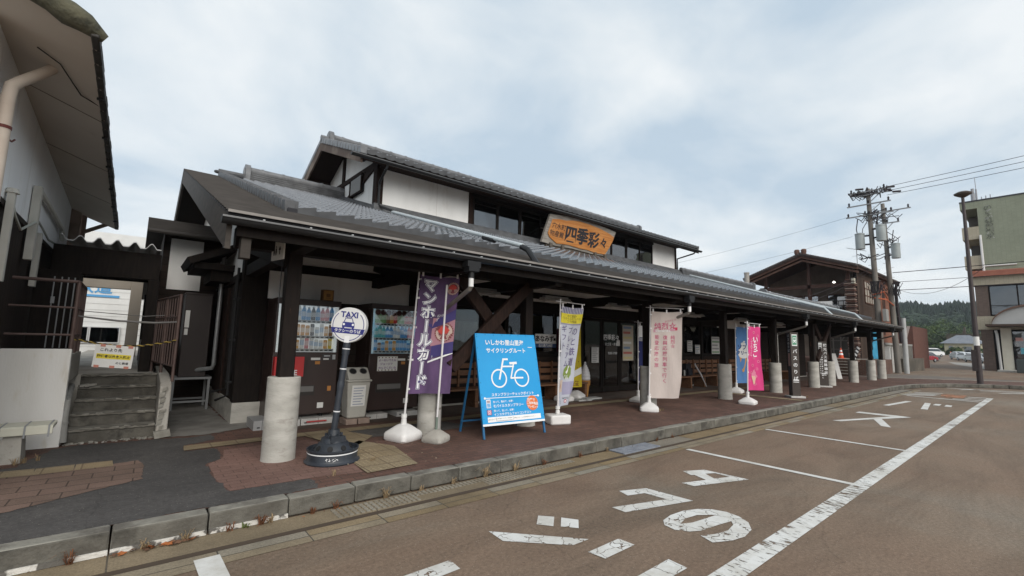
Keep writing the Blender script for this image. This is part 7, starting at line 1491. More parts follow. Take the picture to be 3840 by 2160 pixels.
# ================================================================== timber building
WD = thing('timber_building', 'brick and timber house with a deep gabled roof beyond the end of the porch', 'building', (40, 12, 0))
wy = lambda y: 8.21 - .357 * (11.45 - y) if y < 11.45 else 8.21 - .37 * (y - 11.45)
REDW = M('red_brown_soffit', (.042, .019, .014), .75, (.062, .028, .020), ns=2, stretch=(1, 6, 1)); TRIM = M('red_brown_trim', (.10, .05, .035), .7, (.14, .075, .055), ns=3)
mb = MB(); 
for ya, yb in ((8.23, 11.45), (11.45, 15.4)): shear(mb, 35.9, 47.6, ya, yb, wy, -.02, -.14)
mb.build('roof_deck', [REDW], WD)
mb = MB()
for ya, yb in ((8.2, 11.45), (11.45, 15.45)): shear(mb, 35.86, 47.7, ya, yb, wy, .08, -.018)
for k in range(22):
    a = 8.25 + .147 * k; mb.beam((35.84, a, wy(a) + .1), (35.84, a + .12, wy(a + .12) + .1), .12, .1); 
for k in range(27): a = 11.5 + .147 * k; mb.beam((35.84, a, wy(a) + .1), (35.84, a + .12, wy(a + .12) + .1), .12, .1)
for k in range(48): x = 35.95 + .245 * k; mb.box(x, x + .2, 8.12, 8.3, wy(8.23) + .02, wy(8.23) + .12)
mb.box(36, 47.6, 11.35, 11.55, 8.22, 8.42)
mb.build('roof_tiles', [M('dark_red_grey_tile', (.075, .06, .055), .6, (.11, .09, .085), ns=3)], WD)
for yy in (11.25, 11.68): mb = MB(); mb.lathe([(.13, 0), (.17, .12), (.17, .3), (.12, .36)], (35.9, yy, 8.25), 14); mb.build('ridge_end', [TRIM], WD)
mb = MB()
for off, t, xx in ((-.02, .2, 35.93), (-.30, .14, 36.1)):
    for ya, yb in ((8.22, 11.45), (11.45, 15.42)): shear(mb, xx, xx + .06, ya, yb, wy, off, off - t)
mb.build('barge_boards', [TRIM], WD)
mb = MB(); mb.box(37.2, 42.6, 8.6, 8.78, G, wy(8.6) - .12); mb.build('side_wall', [siding_mat('dim_brown_boards', (.050, .034, .027), (.085, .058, .045), .2, 0)], WD)
mb = MB(); mb.box(42.6, 47.4, 8.58, 8.78, G, wy(8.6) - .12); mb.build('side_wall', [M('terracotta_render', (.17, .072, .045), .8, (.215, .095, .062), ns=1.5, stain=(.11, .05, .035), ss=1)], WD)
mb = MB(); g_ = [(9.2, 3.95), (15.0, 3.95), (15.0, wy(15.0) - .14), (11.45, wy(11.45) - .14), (9.2, wy(9.2) - .14)]; mb.prism([(39.8, a, b) for a, b in g_], (.15, 0, 0)); mb.box(38.3, 38.5, 8.78, 15.0, G, 3.7); mb.build('gable_wall', [M('dim_brown_wall', (.15, .115, .09), .85, (.20, .16, .13), ns=2)], WD)
mb = MB(); mb.box(36.6, 39.8, 8.78, 15, 3.7, 3.98); mb.build('balcony_floor', [REDW], WD)
for k, (a, b) in enumerate(((9.5, 10.05), (10.1, 11.05), (11.6, 12.6), (12.7, 13.8))):
    mb = MB(); 
    for p in ((a, a + .06, 4.1, 5.7), (b - .06, b, 4.1, 5.7)): mb.box(39.72, 39.79, p[0], p[1], p[2], p[3])
    mb.box(39.72, 39.79, a + .06, b - .06, 5.62, 5.7); mb.box(39.72, 39.79, a + .06, b - .06, 4.1, 4.2); f = mb.build('window', [TRIM], WD); mb = MB(); mb.box(39.74, 39.75, a + .06, b - .06, 4.2, 5.62); mb.build('pane', [glass_mat('clear_far_glass', (.8, .82, .84), .15)], f); mb = MB(); mb.box(39.775, 39.785, a + .06, b - .06, 4.2, 5.3); mb.build('blind', [BLIND], f)
mb = MB()
for yy in (9.0, 11.3, 14.2): mb.box(36.75, 36.95, yy - .1, yy + .1, 1.05, wy(yy) - .14)
mb.beam((36.85, 8.9, 6.0), (36.85, 14.6, 6.0), .2, .26); mb.beam((36.8, 8.85, 3.86), (36.8, 15, 3.86), .2, .3)
mb.build('posts', [REDW], WD)
mb = MB(); mb.box(36.62, 36.66, 8.9, 15, 4.85, 4.92)
for k in range(22): yy = 9.0 + .27 * k; mb.box(36.62, 36.66, yy, yy + .03, 4.0, 4.85)
mb.build('balcony_rail', [DARKW], WD)
mb = MB(); mb.box(36.58, 36.6, 9.9, 11.4, 4.05, 4.9); mb.build('white_panel', [WHITE], WD)
mb = MB(); mb.box(36.9, 37.6, 9.1, 9.7, 4.6, 5.2); mb.build('outdoor_unit', [WHITEP], WD, bevel=.06)
mb = MB(); r = random.Random(12)
for k in range(44): z = 1.1 + .12 * k; mb.obox((36.72 + r.uniform(-.05, .05), 8.85, z), (.3, 0, 0), (0, .26 + r.uniform(-.04, .04), 0), (0, 0, .035), k % 3)
mb.box(36.75, 37.0, 8.65, 9.05, 1.05, 6.3, 0)
mb.build('brick_pier', [M('dark_brick', (.055, .030, .024), .85), M('mid_brick', (.11, .055, .042), .85), M('pale_brick', (.24, .18, .15), .85)], WD, smooth=False)
mb = MB()
for k in range(6): x = 38.85 + .58 * k; mb.box(x, x + .07, 8.55, 8.6, 4.85, 6.45)
for z in (4.85, 5.35, 5.85, 6.38): mb.box(38.85, 41.82, 8.55, 8.6, z, z + .07)
f = mb.build('lattice_window', [TRIM], WD); mb = MB(); mb.box(38.9, 41.8, 8.575, 8.585, 4.9, 6.4); mb.build('pane', [flat('pale_paper_pane', (.33, .31, .27), .6)], f)
mb = MB(); mb.box(43.6, 44.3, 8.56, 8.59, 4.6, 6.0); mb.box(44.0, 44.35, 8.54, 8.559, 4.5, 6.05); mb.box(43.4, 43.9, 8.56, 8.59, 2.8, 3.3); mb.build('side_window', [REDW], WD)
mb = MB(); mb.box(38.1, 38.27, 8.9, 11.2, 1.05, 3.4)
mb.build('ground_floor_door', [M('dim_door', (.08, .07, .06), .7)], WD)
mb = MB()
for k in range(5): mb.box(38.02, 38.09, 9.0 + .45 * k, 9.06 + .45 * k, 1.05, 3.3)
for z in (1.6, 2.2, 2.8, 3.3): mb.box(38.03, 38.095, 9.0, 10.86, z, z + .05)
mb.beam((38.05, 9.5, 2.8), (38.05, 9.9, 2.2), .05, .06); mb.build('door_lattice', [M('grey_lattice', (.2, .17, .15), .7)], WD)
mb = MB(); mb.box(36.4, 36.7, 8.55, 8.72, 6.0, 6.35); mb.build('lamp_box', [flat('cream_lamp_box', (.5, .48, .4))], WD, bevel=.01)
mb = MB(); mb.lathe([(.06, 0), (.09, .06), (.02, .14)], (37.2, 9.9, 6.2), 12); mb.build('porch_lamp', [M('lit_porch_lamp', (1, .95, .85), emit=2.0)], WD)
mb = MB(); x, y, z = 42, 9.6, wy(9.6); mb.tube((x, y, z), (x, y, z + 2.2), .025, n=6); mb.tube((x, y + .6, z + 1.9), (x, y - .6, z + 1.5), .015, n=5)
for k in range(7): t = -.55 + .18 * k; mb.tube((x - .3, y - t, z + 1.7 - .33 * t), (x + .3, y - t, z + 1.7 - .33 * t), .01, n=5)
mb.tube((x, y + .3, z + 1.2), (x, y - .3, z + 1.2), .012, n=5); mb.build('aerial', [GREYM], WD)
mb = MB(); mb.tube((34.5, 14.6, 5.0), (34.5, 14.6, 7.05), .17, n=14); mb.lathe([(.19, 0), (.19, .1)], (34.5, 14.6, 7.0), 14); solo('flue_pipe', mb, M('grey_flue', (.28, .26, .24), .7, (.35, .33, .3), ns=3), 'short grey flue pipe standing in front of the timber gable roof', 'flue')
# red block wall, low dark wall, mesh fence
mb = MB(); mb.prism([(55, 8.78, 0), (55, 10.2, 0), (55, 10.0, 3.9), (55, 8.76, 3.9)], (7, 0, 0), 0); mb.obox((54.9, 9.22, 3.1), (.05, 0, 0), (0, .1, 0), (0, -.2, .8), 1)
solo('brick_outbuilding', mb, [M('dull_red_brick', (.11, .05, .04), .85, (.14, .065, .05), ns=3), flat('pale_pink_trim', (.45, .37, .34))], 'dull red block building with a slanting pale strip behind the fence', 'building')
mb = MB(); mb.box(45.9, 53.3, 7.9, 8.3, -.02, 1.02); solo('low_wall', mb, M('dark_stained_concrete', (.06, .055, .048), .9, (.12, .105, .085), ns=.9, stain=(.2, .18, .15), ss=1.4, s_lo=.62, s_hi=.7), 'low dark stained concrete wall beside the lane', 'wall', bevel=.03)
mb = MB()
for k in range(7): x = 43.0 + 1.55 * k; mb.box(x, x + .06, 8.47, 8.53, 0, 2.15)
mb.box(43, 52.5, 8.46, 8.54, 2.05, 2.2, 0); mb.box(43, 52.5, 8.5, 8.51, .1, 2.05, 1)
solo('panel_fence', mb, [M('grey_fence', (.28, .28, .27), .6), M('dim_fence_panel', (.10, .095, .085), .8, (.15, .14, .125), ns=2)], 'grey topped panel fence behind the low dark wall', 'fence')
# ------------------------------------------------------------------ utility poles and lines
PCON = M('utility_pole_concrete', (.145, .132, .118), .85, (.20, .185, .165), ns=2, stretch=(1, 1, .3)); TRG = M('transformer_grey', (.30, .335, .34), .5, (.36, .40, .405), ns=2); INS = flat('insulator_dark', (.03, .025, .03), .5)
def upole(x, y, h, label, arms, trans, lean):
    T = thing('utility_pole', label, 'utility pole', (x, y, 0), group='concrete utility poles')
    tp = lambda z: V((x + lean[0] * z, y + lean[1] * z, z))
    mb = MB(); mb.path([tp(0), tp(h / 2), tp(h)], [.19, .16, .12], 16)
    for k in range(26): z = 3 + .36 * k; a = tp(z); mb.tube(a + V((0, -.16, 0)) * (1 if k % 2 else -1), a + V((0, -.30, 0)) * (1 if k % 2 else -1), .012, n=5) if z < h - 1 else None
    mb.build('shaft', [PCON], T)
    for z, a, b in arms: c = tp(z); mb = MB(); mb.beam(c + V((-.16, a, .0)), c + V((-.16, b, 0)), .075, .075); mb.beam(c + V((-.14, a * .6, 0)), c + V((-.1, 0, -.6)), .04, .04); mb.build('crossarm', [GREYM], T); mb = MB(); [mb.lathe([(.03, 0), (.07, .04), (.04, .1), (.07, .14), (.03, .24)], tuple(c + V((-.16, a + (b - a) * s, .05))), 8) for s in (.05, .5, .95)]; mb.build('insulators', [INS], T)
    for z, dy, dx in trans:
        c = tp(z) + V((dx, dy, 0)); mb = MB(); mb.lathe([(.25, 0), (.265, .05), (.265, 1.0), (.285, 1.01), (.285, 1.07), (.1, 1.14)], tuple(c), 20, 0); mb.beam(c + V((0, 0, .9)), tp(z + .9), .12, .1, 1); mb.beam(c + V((0, 0, .3)), tp(z + .3), .12, .1, 1); mb.path([c + V((0, .12, 1.1)), c + V((0, .16, 1.4)), c + V((0, .05, 2.1))], .03, 6, 1); mb.path([c + V((0, -.16, 1.1)), c + V((0, -.2, 1.4)), tp(z + 2.2)], .022, 5, 1); mb.build('transformer', [TRG, INS], T)
    return T, tp
U1, t1 = upole(38.0, 7.7, 12.6, 'nearer concrete utility pole with two transformers and a cluster of cross arms on top', [(12.4, -1.0, 1.0), (12.15, -1.1, .6), (11.5, -1.2, 1.2), (10.75, -1.3, 1.3)], [(8.45, .62, -.2), (8.85, -.55, -.2)], (-.012, .008))
U2, t2 = upole(42.6, 7.75, 12.55, 'farther concrete utility pole with one transformer, cables coiled below', [(11.9, -1.6, 1.2), (11.0, -.9, .5)], [(8.3, -.55, -.3)], (-.022, .012))
r = random.Random(31)
for T_, t_, zz_ in ((U1, t1, ((12.4, 1.1, 26, .6), (10.9, 1.2, 14, .7), (8.0, .9, 10, .5), (6.0, .5, 10, .8))), (U2, t2, ((11.6, 1.1, 12, .7), (9.8, .8, 10, .6), (6.4, .7, 14, 1.0)))):
    mb = MB()
    for z, s, n, dz in zz_:
        for k in range(n):
            c = t_(z); a = r.uniform(-s, s); b = r.uniform(-s, s); mb.path([c + V((r.uniform(-.3, .3), a, r.uniform(-.2, .2))), c + V((r.uniform(-.4, .2), (a + b) / 2, -r.uniform(.05, dz))), c + V((r.uniform(-.3, .3), b, r.uniform(-.3, .2)))], .02 if z < 7 else .026, 5)
    if T_ is U1:
        for k in range(9): c = t_(12.35); a = V((r.uniform(-.8, .8), r.uniform(-1.3, 1.1), r.uniform(-.1, .25))); mb.path([c + a, c + a + V((.3, -.35, .03))], .07, 6)
    for k in range(12): c = t_(6.2 if T_ is U1 else 6.6) + V((-.2, .25 - .05 * k if T_ is U1 else -.3 - .05 * (k % 6), 0)); mb.path([c, c + V((r.uniform(-.1, .1), r.uniform(-.15, .15), -.5)), c + V((0, r.uniform(-.1, .1), -r.uniform(.8, 1.3)))], .022, 5)
    mb.build('jumper_cables', [INS], T_)
mb = MB(); mb.lathe([(.3, -.02), (.32, 0), (.3, .02)], (0, 0, 0), 8) if False else None
P_ = [t1(5.3) + V((-.2, .15, 0)), t1(5.35) + V((0, -.4, .12)), t2(5.3) + V((0, .2, 0)), t2(5.0) + V((0, -.1, -.1)), t1(5.0) + V((0, -.5, -.05)), t1(5.1) + V((-.15, .1, 0))]
mb.path(P_, .045, 6); solo('orange_cable_guard', mb, flat('orange_guard', (.50, .13, .06)), 'orange guarded cable looped between the two utility poles', 'cable')
mb = MB(); mb.box(37.5, 38.1, 7.2, 7.42, 3.5, 4.3); solo('grey_meter_box', mb, M('meter_box', (.27, .265, .25), .6), 'grey meter box strapped to the nearer utility pole', 'box', bevel=.02)
mb = MB(); mb.path([(43.3, 7.4, 0), (43.3, 7.4, 4.0)], .16, 12); mb.path([(43.7, 7.5, 0), (43.65, 7.5, 2.8)], .06, 8); solo('cable_sleeve', mb, M('pale_sleeve', (.36, .37, .37), .5, (.42, .43, .43), ns=2), 'pale grey sleeve pipes at the foot of the farther utility pole', 'pipe')
mb = MB(); mb.path([(42.9, 7.5, 2.2), (42.75, 7.6, 6)], .1, 8); solo('black_riser', mb, INS, 'thick black cable running up the farther utility pole', 'cable')
def wire(a, b, sag, label, rad=.018, grp='overhead lines', n=24):
    a, b = V(a), V(b); mb = MB(); mb.path([a + (b - a) * k / n + V((0, 0, -4 * sag * (k / n) * (1 - k / n))) for k in range(n + 1)], rad, 5); solo('overhead_wire', mb, INS, label, 'wire', grp)
# (end points chosen on far poles outside the picture)
wire(t1(12.5) + V((0, -.6, 0)), (35.5, -30, 14.9), .5, 'topmost of the three power lines leaving the pole heads above the green building', .016)
wire(t1(12.3) + V((.3, -.7, 0)), (36.3, -30, 14.6), .5, 'middle of the three power lines leaving the pole heads above the green building', .016)
wire(t1(12.1) + V((.6, -.9, 0)), (37.2, -30, 14.2), .5, 'lowest of the three power lines leaving the pole heads above the green building', .016)
wire(t2(7.3) + V((0, -.2, 0)), (37, -30, 8.4), .45, 'upper of the three communication lines crossing before the green building', .025)
wire(t2(6.6) + V((0, -.2, 0)), (37, -30, 7.6), .5, 'middle of the three communication lines crossing before the green building', .016)
wire(t2(6.0) + V((0, -.2, 0)), (37, -30, 6.5), .35, 'lowest of the three communication lines crossing before the green building', .022)
wire(t1(10.8) + V((-.2, 1.2, 0)), (34, 27, 7.9), .3, 'upper of two thin lines running from the pole head behind the timber roof', .008)
wire(t1(9.4) + V((-.2, 1.0, 0)), (34, 27, 6.6), .3, 'lower of two thin lines running behind the timber roof', .008)
wire(t1(7.0) + V((-.2, .3, 0)), (29.5, 11.2, 4.2), .35, 'upper of two service cables dropping to the porch roof', .012)
wire(t1(6.8) + V((-.2, .3, 0)), (30.3, 10.6, 4.15), .35, 'lower of two service cables dropping to the porch roof', .012)
wire((47.6, 8.3, 6.6), (34.3, 2.4, 6.1), .8, 'sagging cable between the timber eaves and the street lamp', .012)
# ------------------------------------------------------------------ street lamp
T = thing('street_lamp', 'tall dark brown street lamp with a flat disc head at the pavement corner', 'street lamp', (30.9, 2.65, G))
LBR = M('dark_brown_lamp_paint', (.040, .030, .030), .5, (.055, .042, .042), ns=2)
mb = MB(); mb.path([(30.9, 2.65, G), (30.9, 2.65, 9.25)], [.115, .06], 18); mb.lathe([(.16, 0), (.16, .02)], (30.9, 2.65, G), 18); mb.box(30.74, 30.86, 2.68, 2.86, .75, 1.75); mb.build('pole', [LBR], T)
mb = MB(); mb.lathe([(.05, 0), (.16, .06), (.32, .16), (.34, .22), (.2, .3), (0, .33)], (30.9, 2.63, 9.2), 24); mb.build('lamp_head', [M('lamp_head_brown', (.07, .055, .045), .5, (.10, .08, .06), ns=3)], T)
mb = MB(); mb.lathe([(.108, 0), (.1065, .42)], (30.9, 2.65, 1.95), 18, cap=False); mb.build('white_sticker', [PAPER], T)
# ================================================================== right-hand green building
GB = thing('green_building', 'pale green tiled block with side balconies above a brown and cream ground floor', 'building', (66, -2, 0))
GRN = brick_mat('pale_green_tile', (.262, .285, .212), (.285, .308, .232), (.225, .245, .185), 1.0, .3, .1, .012, off=0.0, bump=.1, rough=.6, var=0.3, axes=(1, 2)); CRM = brick_mat('cream_tile', (.42, .38, .29), (.46, .415, .32), (.33, .30, .235), 1.0, .3, .1, .012, off=0.0, bump=.1, var=0.3, axes=(1, 2))
BRN = brick_mat('mauve_brown_tile', (.125, .092, .078), (.15, .112, .095), (.10, .08, .07), 1.0, .3, .1, .01, off=0.0, bump=.1, var=0.3, axes=(1, 2)); RED = M('terracotta_band', (.28, .10, .065), .7, (.34, .13, .085), ns=2)
mb = MB(); mb.box(62, 80, -20, 4.42, 9.0, 16.38); mb.build('wall', [GRN], GB)
mb = MB(); mb.box(61.95, 80, -20, 5.62, 16.30, 16.42); mb.build('roof_edge', [flat('dark_roof_edge', (.05, .05, .06))], GB)
mb = MB(); mb.box(62, 80, 4.42, 5.6, 15.6, 16.3); mb.build('eaves_slab', [GRN], GB)
for z0, z1 in ((12.57, 13.8), (9.65, 10.95)):
    mb = MB(); mb.box(62, 74, 5.48, 5.6, z0, z1); mb.box(62, 62.12, 4.421, 5.48, z0, z1); mb.box(62.12, 74, 4.421, 5.48, z0, z0 + .15); mb.build('balcony', [CRM], GB)
mb = MB(); mb.box(66, 66.1, 4.42, 5.4, 9.8, 15.6); mb.build('balcony_partition', [M('dim_recess', (.12, .11, .10), .8)], GB)
mb = MB(); mb.path([(61.9, 4.36, 12.9), (61.9, 4.34, 8.9)], .09, 8); mb.path([(61.93, 4.3, 9.86), (61.93, 2.2, 9.84)], .06, 6); mb.build('downpipe', [WHITE], GB)
mb = MB(); sx_ = (0, -1, 0)
mb.vtext('のとふれあい穴水', .62, (61.96, 3.7, 15.7), .40, right=sx_, bold=.01); mb.build('wall_lettering', [M('weathered_letters', (.12, .13, .10), .7, (.4, .41, .38), ns=3, lo=.5, hi=.6)], GB, fixn=False)
mb = MB(); mb.tube((64, 4.5, 16.4), (64, 4.5, 18.0), .07, n=8); mb.tube((64, 4.5, 18), (64, 4.52, 19.2), .03, n=6); mb.tube((64, 4.75, 16.8), (64, 4.75, 17.6), .17, n=10); mb.tube((64, 4.75, 17.65), (64, 4.75, 18.1), .13, n=10)
for y, h in ((4.1, .5), (3.8, .55), (3.5, .6)): mb.tube((63, y, 16.4), (63, y, 16.4 + h), .04, n=6)
mb.build('roof_aerials', [flat('aerial_grey', (.33, .34, .36))], GB)
# lower front block
mb = MB(); mb.box(61.2, 70, -20, 5.15, 9.0, 9.3); mb.add([(61.0, 5.4, 8.8), (61.0, -20, 8.8), (61.0, -20, 9.25), (61.0, 5.4, 9.25), (62.5, 5.4, 9.55), (62.5, -20, 9.55), (62.5, 5.4, 8.8), (62.5, -20, 8.8)], [(0, 1, 2, 3), (3, 2, 5, 4), (0, 3, 4, 6), (1, 2, 5, 7)]); mb.build('terracotta_band', [RED], GB)
mb = MB(); mb.box(61.4, 70, -20, 5.2, 8.0, 8.8); mb.box(61.55, 70, -20, 5.1, 3.8, 5.05); mb.build('cream_band', [CRM], GB)
mb = MB(); mb.box(61.6, 70, 4.2, 5.05, 5.05, 8.0); mb.box(61.6, 70, 4.14, 4.92, 0, 3.8); mb.build('brown_wall', [BRN], GB)
mb = MB()
for y in (4.18, 2.4, .7, -1.0): mb.box(61.7, 61.8, y - .1, y, 5.05, 8.0)
mb.box(61.7, 61.8, -20, 4.08, 5.05, 5.2); mb.box(61.7, 61.8, -20, 4.08, 7.85, 8.0); mb.box(61.72, 61.8, -20, 4.08, 6.0, 6.06)
f = mb.build('window', [DARKW], GB); mb = MB(); mb.box(61.75, 61.76, -20, 4.08, 5.2, 7.85); mb.build('pane', [GLASSD], f)
mb = MB(); mb.box(63.5, 63.6, -20, 4.2, 5.05, 8); mb.box(61.9, 61.95, -20, 4.0, 5.2, 6.3, 1); mb.build('room_back', [DARKIN, M('beige_curtain', (.36, .34, .24), .8, (.26, .25, .18), ns=4, stretch=(1, 6, .2))], GB)
mb = MB(); mb.box(61.75, 70, -20, 4.14, 0, 3.8); mb.build('entrance_recess', [DARKIN], GB)
mb = MB(); mb.box(61.3, 61.7, 2.98, 3.65, .15, 3.9); mb.build('cream_column', [M('cream_column_paint', (.56, .53, .44), .7, (.62, .59, .50), ns=1.5)], GB)
mb = MB(); mb.path([(60.9, 3.92, 3.7), (60.9, 3.86, 3.4), (60.9, 3.8, .05)], .1, 10); mb.build('downpipe', [flat('pale_pipe', (.5, .5, .49))], GB)
# barrel canopy over the entrance
n = 20; mb = MB(); pr = []
for k in range(n + 1): a = math.pi * k / n; pr.append((1.3 + 2.75 * math.cos(a), 4.22 + 1.75 * math.sin(a)))
for k in range(n): (a0, b0), (a1, b1) = pr[k], pr[k + 1]; mb.add([(59.6, a0, b0), (59.6, a1, b1), (61.6, a1, b1), (61.6, a0, b0), (59.6, a0, b0 - .16), (59.6, a1, b1 - .16)], [(0, 1, 2, 3), (0, 1, 5, 4)])
mb.build('barrel_roof', [flat('brown_roof_metal_far', (.13, .075, .055), .6)], GB)
mb = MB(); mb.add([(59.75, a, b) for a, b in pr], [tuple(range(n + 1))]); mb.build('barrel_front', [M('frosted_panel', (.36, .365, .36), .5, (.42, .425, .42), ns=1)], GB, fixn=False)
mb = MB(); mb.box(59.5, 61.6, -1.7, 4.45, 4.05, 4.22); mb.build('canopy_edge', [flat('canopy_brown', (.07, .045, .035))], GB)
mb = MB(); mb.box(61.2, 61.3, 1.5, 2.9, .2, 3.6); mb.build('entrance_glass', [GLASSD], GB)
mb = MB(); mb.box(61.1, 61.19, 2.3, 2.75, 2.75, 3.05, 0); mb.box(61.1, 61.19, .6, 2.5, 1.6, 2.15, 1); mb.build('entrance_notices', [flat('pink_notice', (.45, .25, .23)), flat('turquoise_notice', (.1, .32, .40))], GB)
mb = MB(); mb.box(58.5, 66, -9, 3.9, 0, .15); solo('entrance_step', mb, CONCP, 'pale concrete step in front of the green building entrance', 'step')
mb = MB(); mb.box(57.6, 58.2, 1.95, 2.7, 0, 1.15); solo('dark_bin', mb, flat('dark_grey_bin', (.06, .07, .07)), 'dark grey box bin standing beside the person at the entrance', 'bin', bevel=.05)
mb = MB(); mb.poly([(66, 5.2, .006), (100, 8, .03), (100, 12, .03), (85, 9.5, .01)]); struct('road_surface', mb, M('pale_lane_concrete', (.28, .26, .23), .9, (.34, .32, .29), ns=.5), fixn=False)
# ================================================================== person with a camera
def skinned(name, verts, edges, radii, mat, parent):
    me = bpy.data.meshes.new(name); me.from_pydata([tuple(v) for v in verts], edges, []); o = bpy.data.objects.new(name, me); COL.objects.link(o)
    me.materials.append(mat); md = o.modifiers.new('skin', 'SKIN'); md.use_smooth_shade = True
    for i, rd in enumerate(radii): me.skin_vertices[0].data[i].radius = (rd, rd) if isinstance(rd, (int, float)) else rd; me.skin_vertices[0].data[i].use_root = (i == 0)
    s = o.modifiers.new('sub', 'SUBSURF'); s.levels = 1; s.render_levels = 2; o.parent = parent; return o
PR = thing('person', 'person in a pale blue shirt and jeans lifting a camera to the face', 'person', (55, 1.72, 0), R(180))
SKIN = flat('skin', (.42, .25, .18), .6); SHIRT = M('pale_blue_shirt', (.34, .42, .58), .8, (.40, .48, .62), ns=6); JEAN = flat('blue_denim', (.10, .16, .30), .8); HAIR = flat('dark_hair', (.02, .017, .015), .6)
# local axes: +x is the way they face, +y their left
body = [(0, 0, .92), (0, 0, 1.12), (.01, 0, 1.36), (.02, 0, 1.47), (.05, 0, 1.56), (.06, 0, 1.66), (.05, 0, 1.73),
        (.01, .19, 1.40), (.12, .30, 1.20), (.26, .15, 1.50), (.01, -.19, 1.40), (.12, -.30, 1.20), (.26, -.15, 1.50),
        (0, .09, .86), (.03, .10, .48), (0, .11, .08), (.12, .12, .03), (0, -.09, .86), (.03, -.10, .48), (0, -.11, .08), (.12, -.12, .03)]
ed = [(0, 1), (1, 2), (2, 3), (3, 4), (4, 5), (5, 6), (2, 7), (7, 8), (8, 9), (2, 10), (10, 11), (11, 12), (0, 13), (13, 14), (14, 15), (15, 16), (0, 17), (17, 18), (18, 19), (19, 20)]
rad = [(.15, .11), (.14, .10), (.17, .11), .07, .055, .095, .07, .06, .045, .03, .06, .045, .03, .085, .06, .042, .035, .085, .06, .042, .035]
skinned('body', body, ed, rad, SKIN, PR)
skinned('shirt', body[:4] + body[7:12], [(0, 1), (1, 2), (2, 3), (2, 4), (4, 5), (5, 6), (2, 7), (7, 8)][:1] + [(1, 2), (2, 3), (2, 4), (4, 5), (2, 7), (7, 8), (5, 6)], [(.165, .125), (.155, .115), (.185, .125), .075, .075, .06, .045, .075, .06], SHIRT, PR) if False else skinned('shirt', [body[i] for i in (0, 1, 2, 3, 7, 8, 10, 11)] + [(.22, .19, 1.40), (.22, -.19, 1.40)], [(0, 1), (1, 2), (2, 3), (2, 4), (4, 5), (2, 6), (6, 7), (5, 8), (7, 9)], [(.165, .125), (.155, .115), (.185, .125), .075, .075, .06, .075, .06, .045, .045], SHIRT, PR)
skinned('jeans', [(0, 0, .95), (0, .09, .86), (.03, .10, .48), (0, .11, .1), (0, -.09, .86), (.03, -.10, .48), (0, -.11, .1)], [(0, 1), (1, 2), (2, 3), (0, 4), (4, 5), (5, 6)], [(.16, .12), .1, .075, .06, .1, .075, .06], JEAN, PR)
mb = MB(); mb.lathe([(.06, -.11), (.10, -.04), (.108, .03), (.085, .09), (.0, .115)], (.03, 0, 1.69), 16); mb.build('hair', [HAIR], PR, world=False)
for s in (-1, 1):
    fv = [(.26, s * .15, 1.5), (.29, s * .12, 1.55)]; fe = [(0, 1)]; fr = [.03, .032]
    for k in range(4): b = len(fv); fv += [(.31, s * (.13 - .015 * k), 1.57 + .012 * k), (.33, s * (.10 - .012 * k), 1.60 + .012 * k), (.325, s * (.065 - .008 * k), 1.605 + .012 * k)]; fe += [(1, b), (b, b + 1), (b + 1, b + 2)]; fr += [.011, .010, .008]
    b = len(fv); fv += [(.28, s * .09, 1.55), (.29, s * .06, 1.56)]; fe += [(1, b), (b, b + 1)]; fr += [.013, .01]
    skinned('hand', fv, fe, fr, SKIN, PR)
mb = MB(); mb.box(.155, .165, -.03, .03, 1.61, 1.63); mb.add([(.15, -.015, 1.62), (.15, .015, 1.62), (.175, 0, 1.615), (.15, 0, 1.66)], [(0, 1, 2), (0, 2, 3), (1, 2, 3)]); mb.build('face', [SKIN], PR, world=False)
T = thing('camera_body', 'small dark camera held up in front of the face by the person at the entrance', 'camera', (54.68, 1.72, 1.56))
mb = MB(); mb.box(54.65, 54.71, 1.66, 1.78, 1.56, 1.65); mb.tube((54.65, 1.72, 1.605), (54.58, 1.72, 1.605), .035, n=16); mb.build('body', [INK], T, bevel=.006)
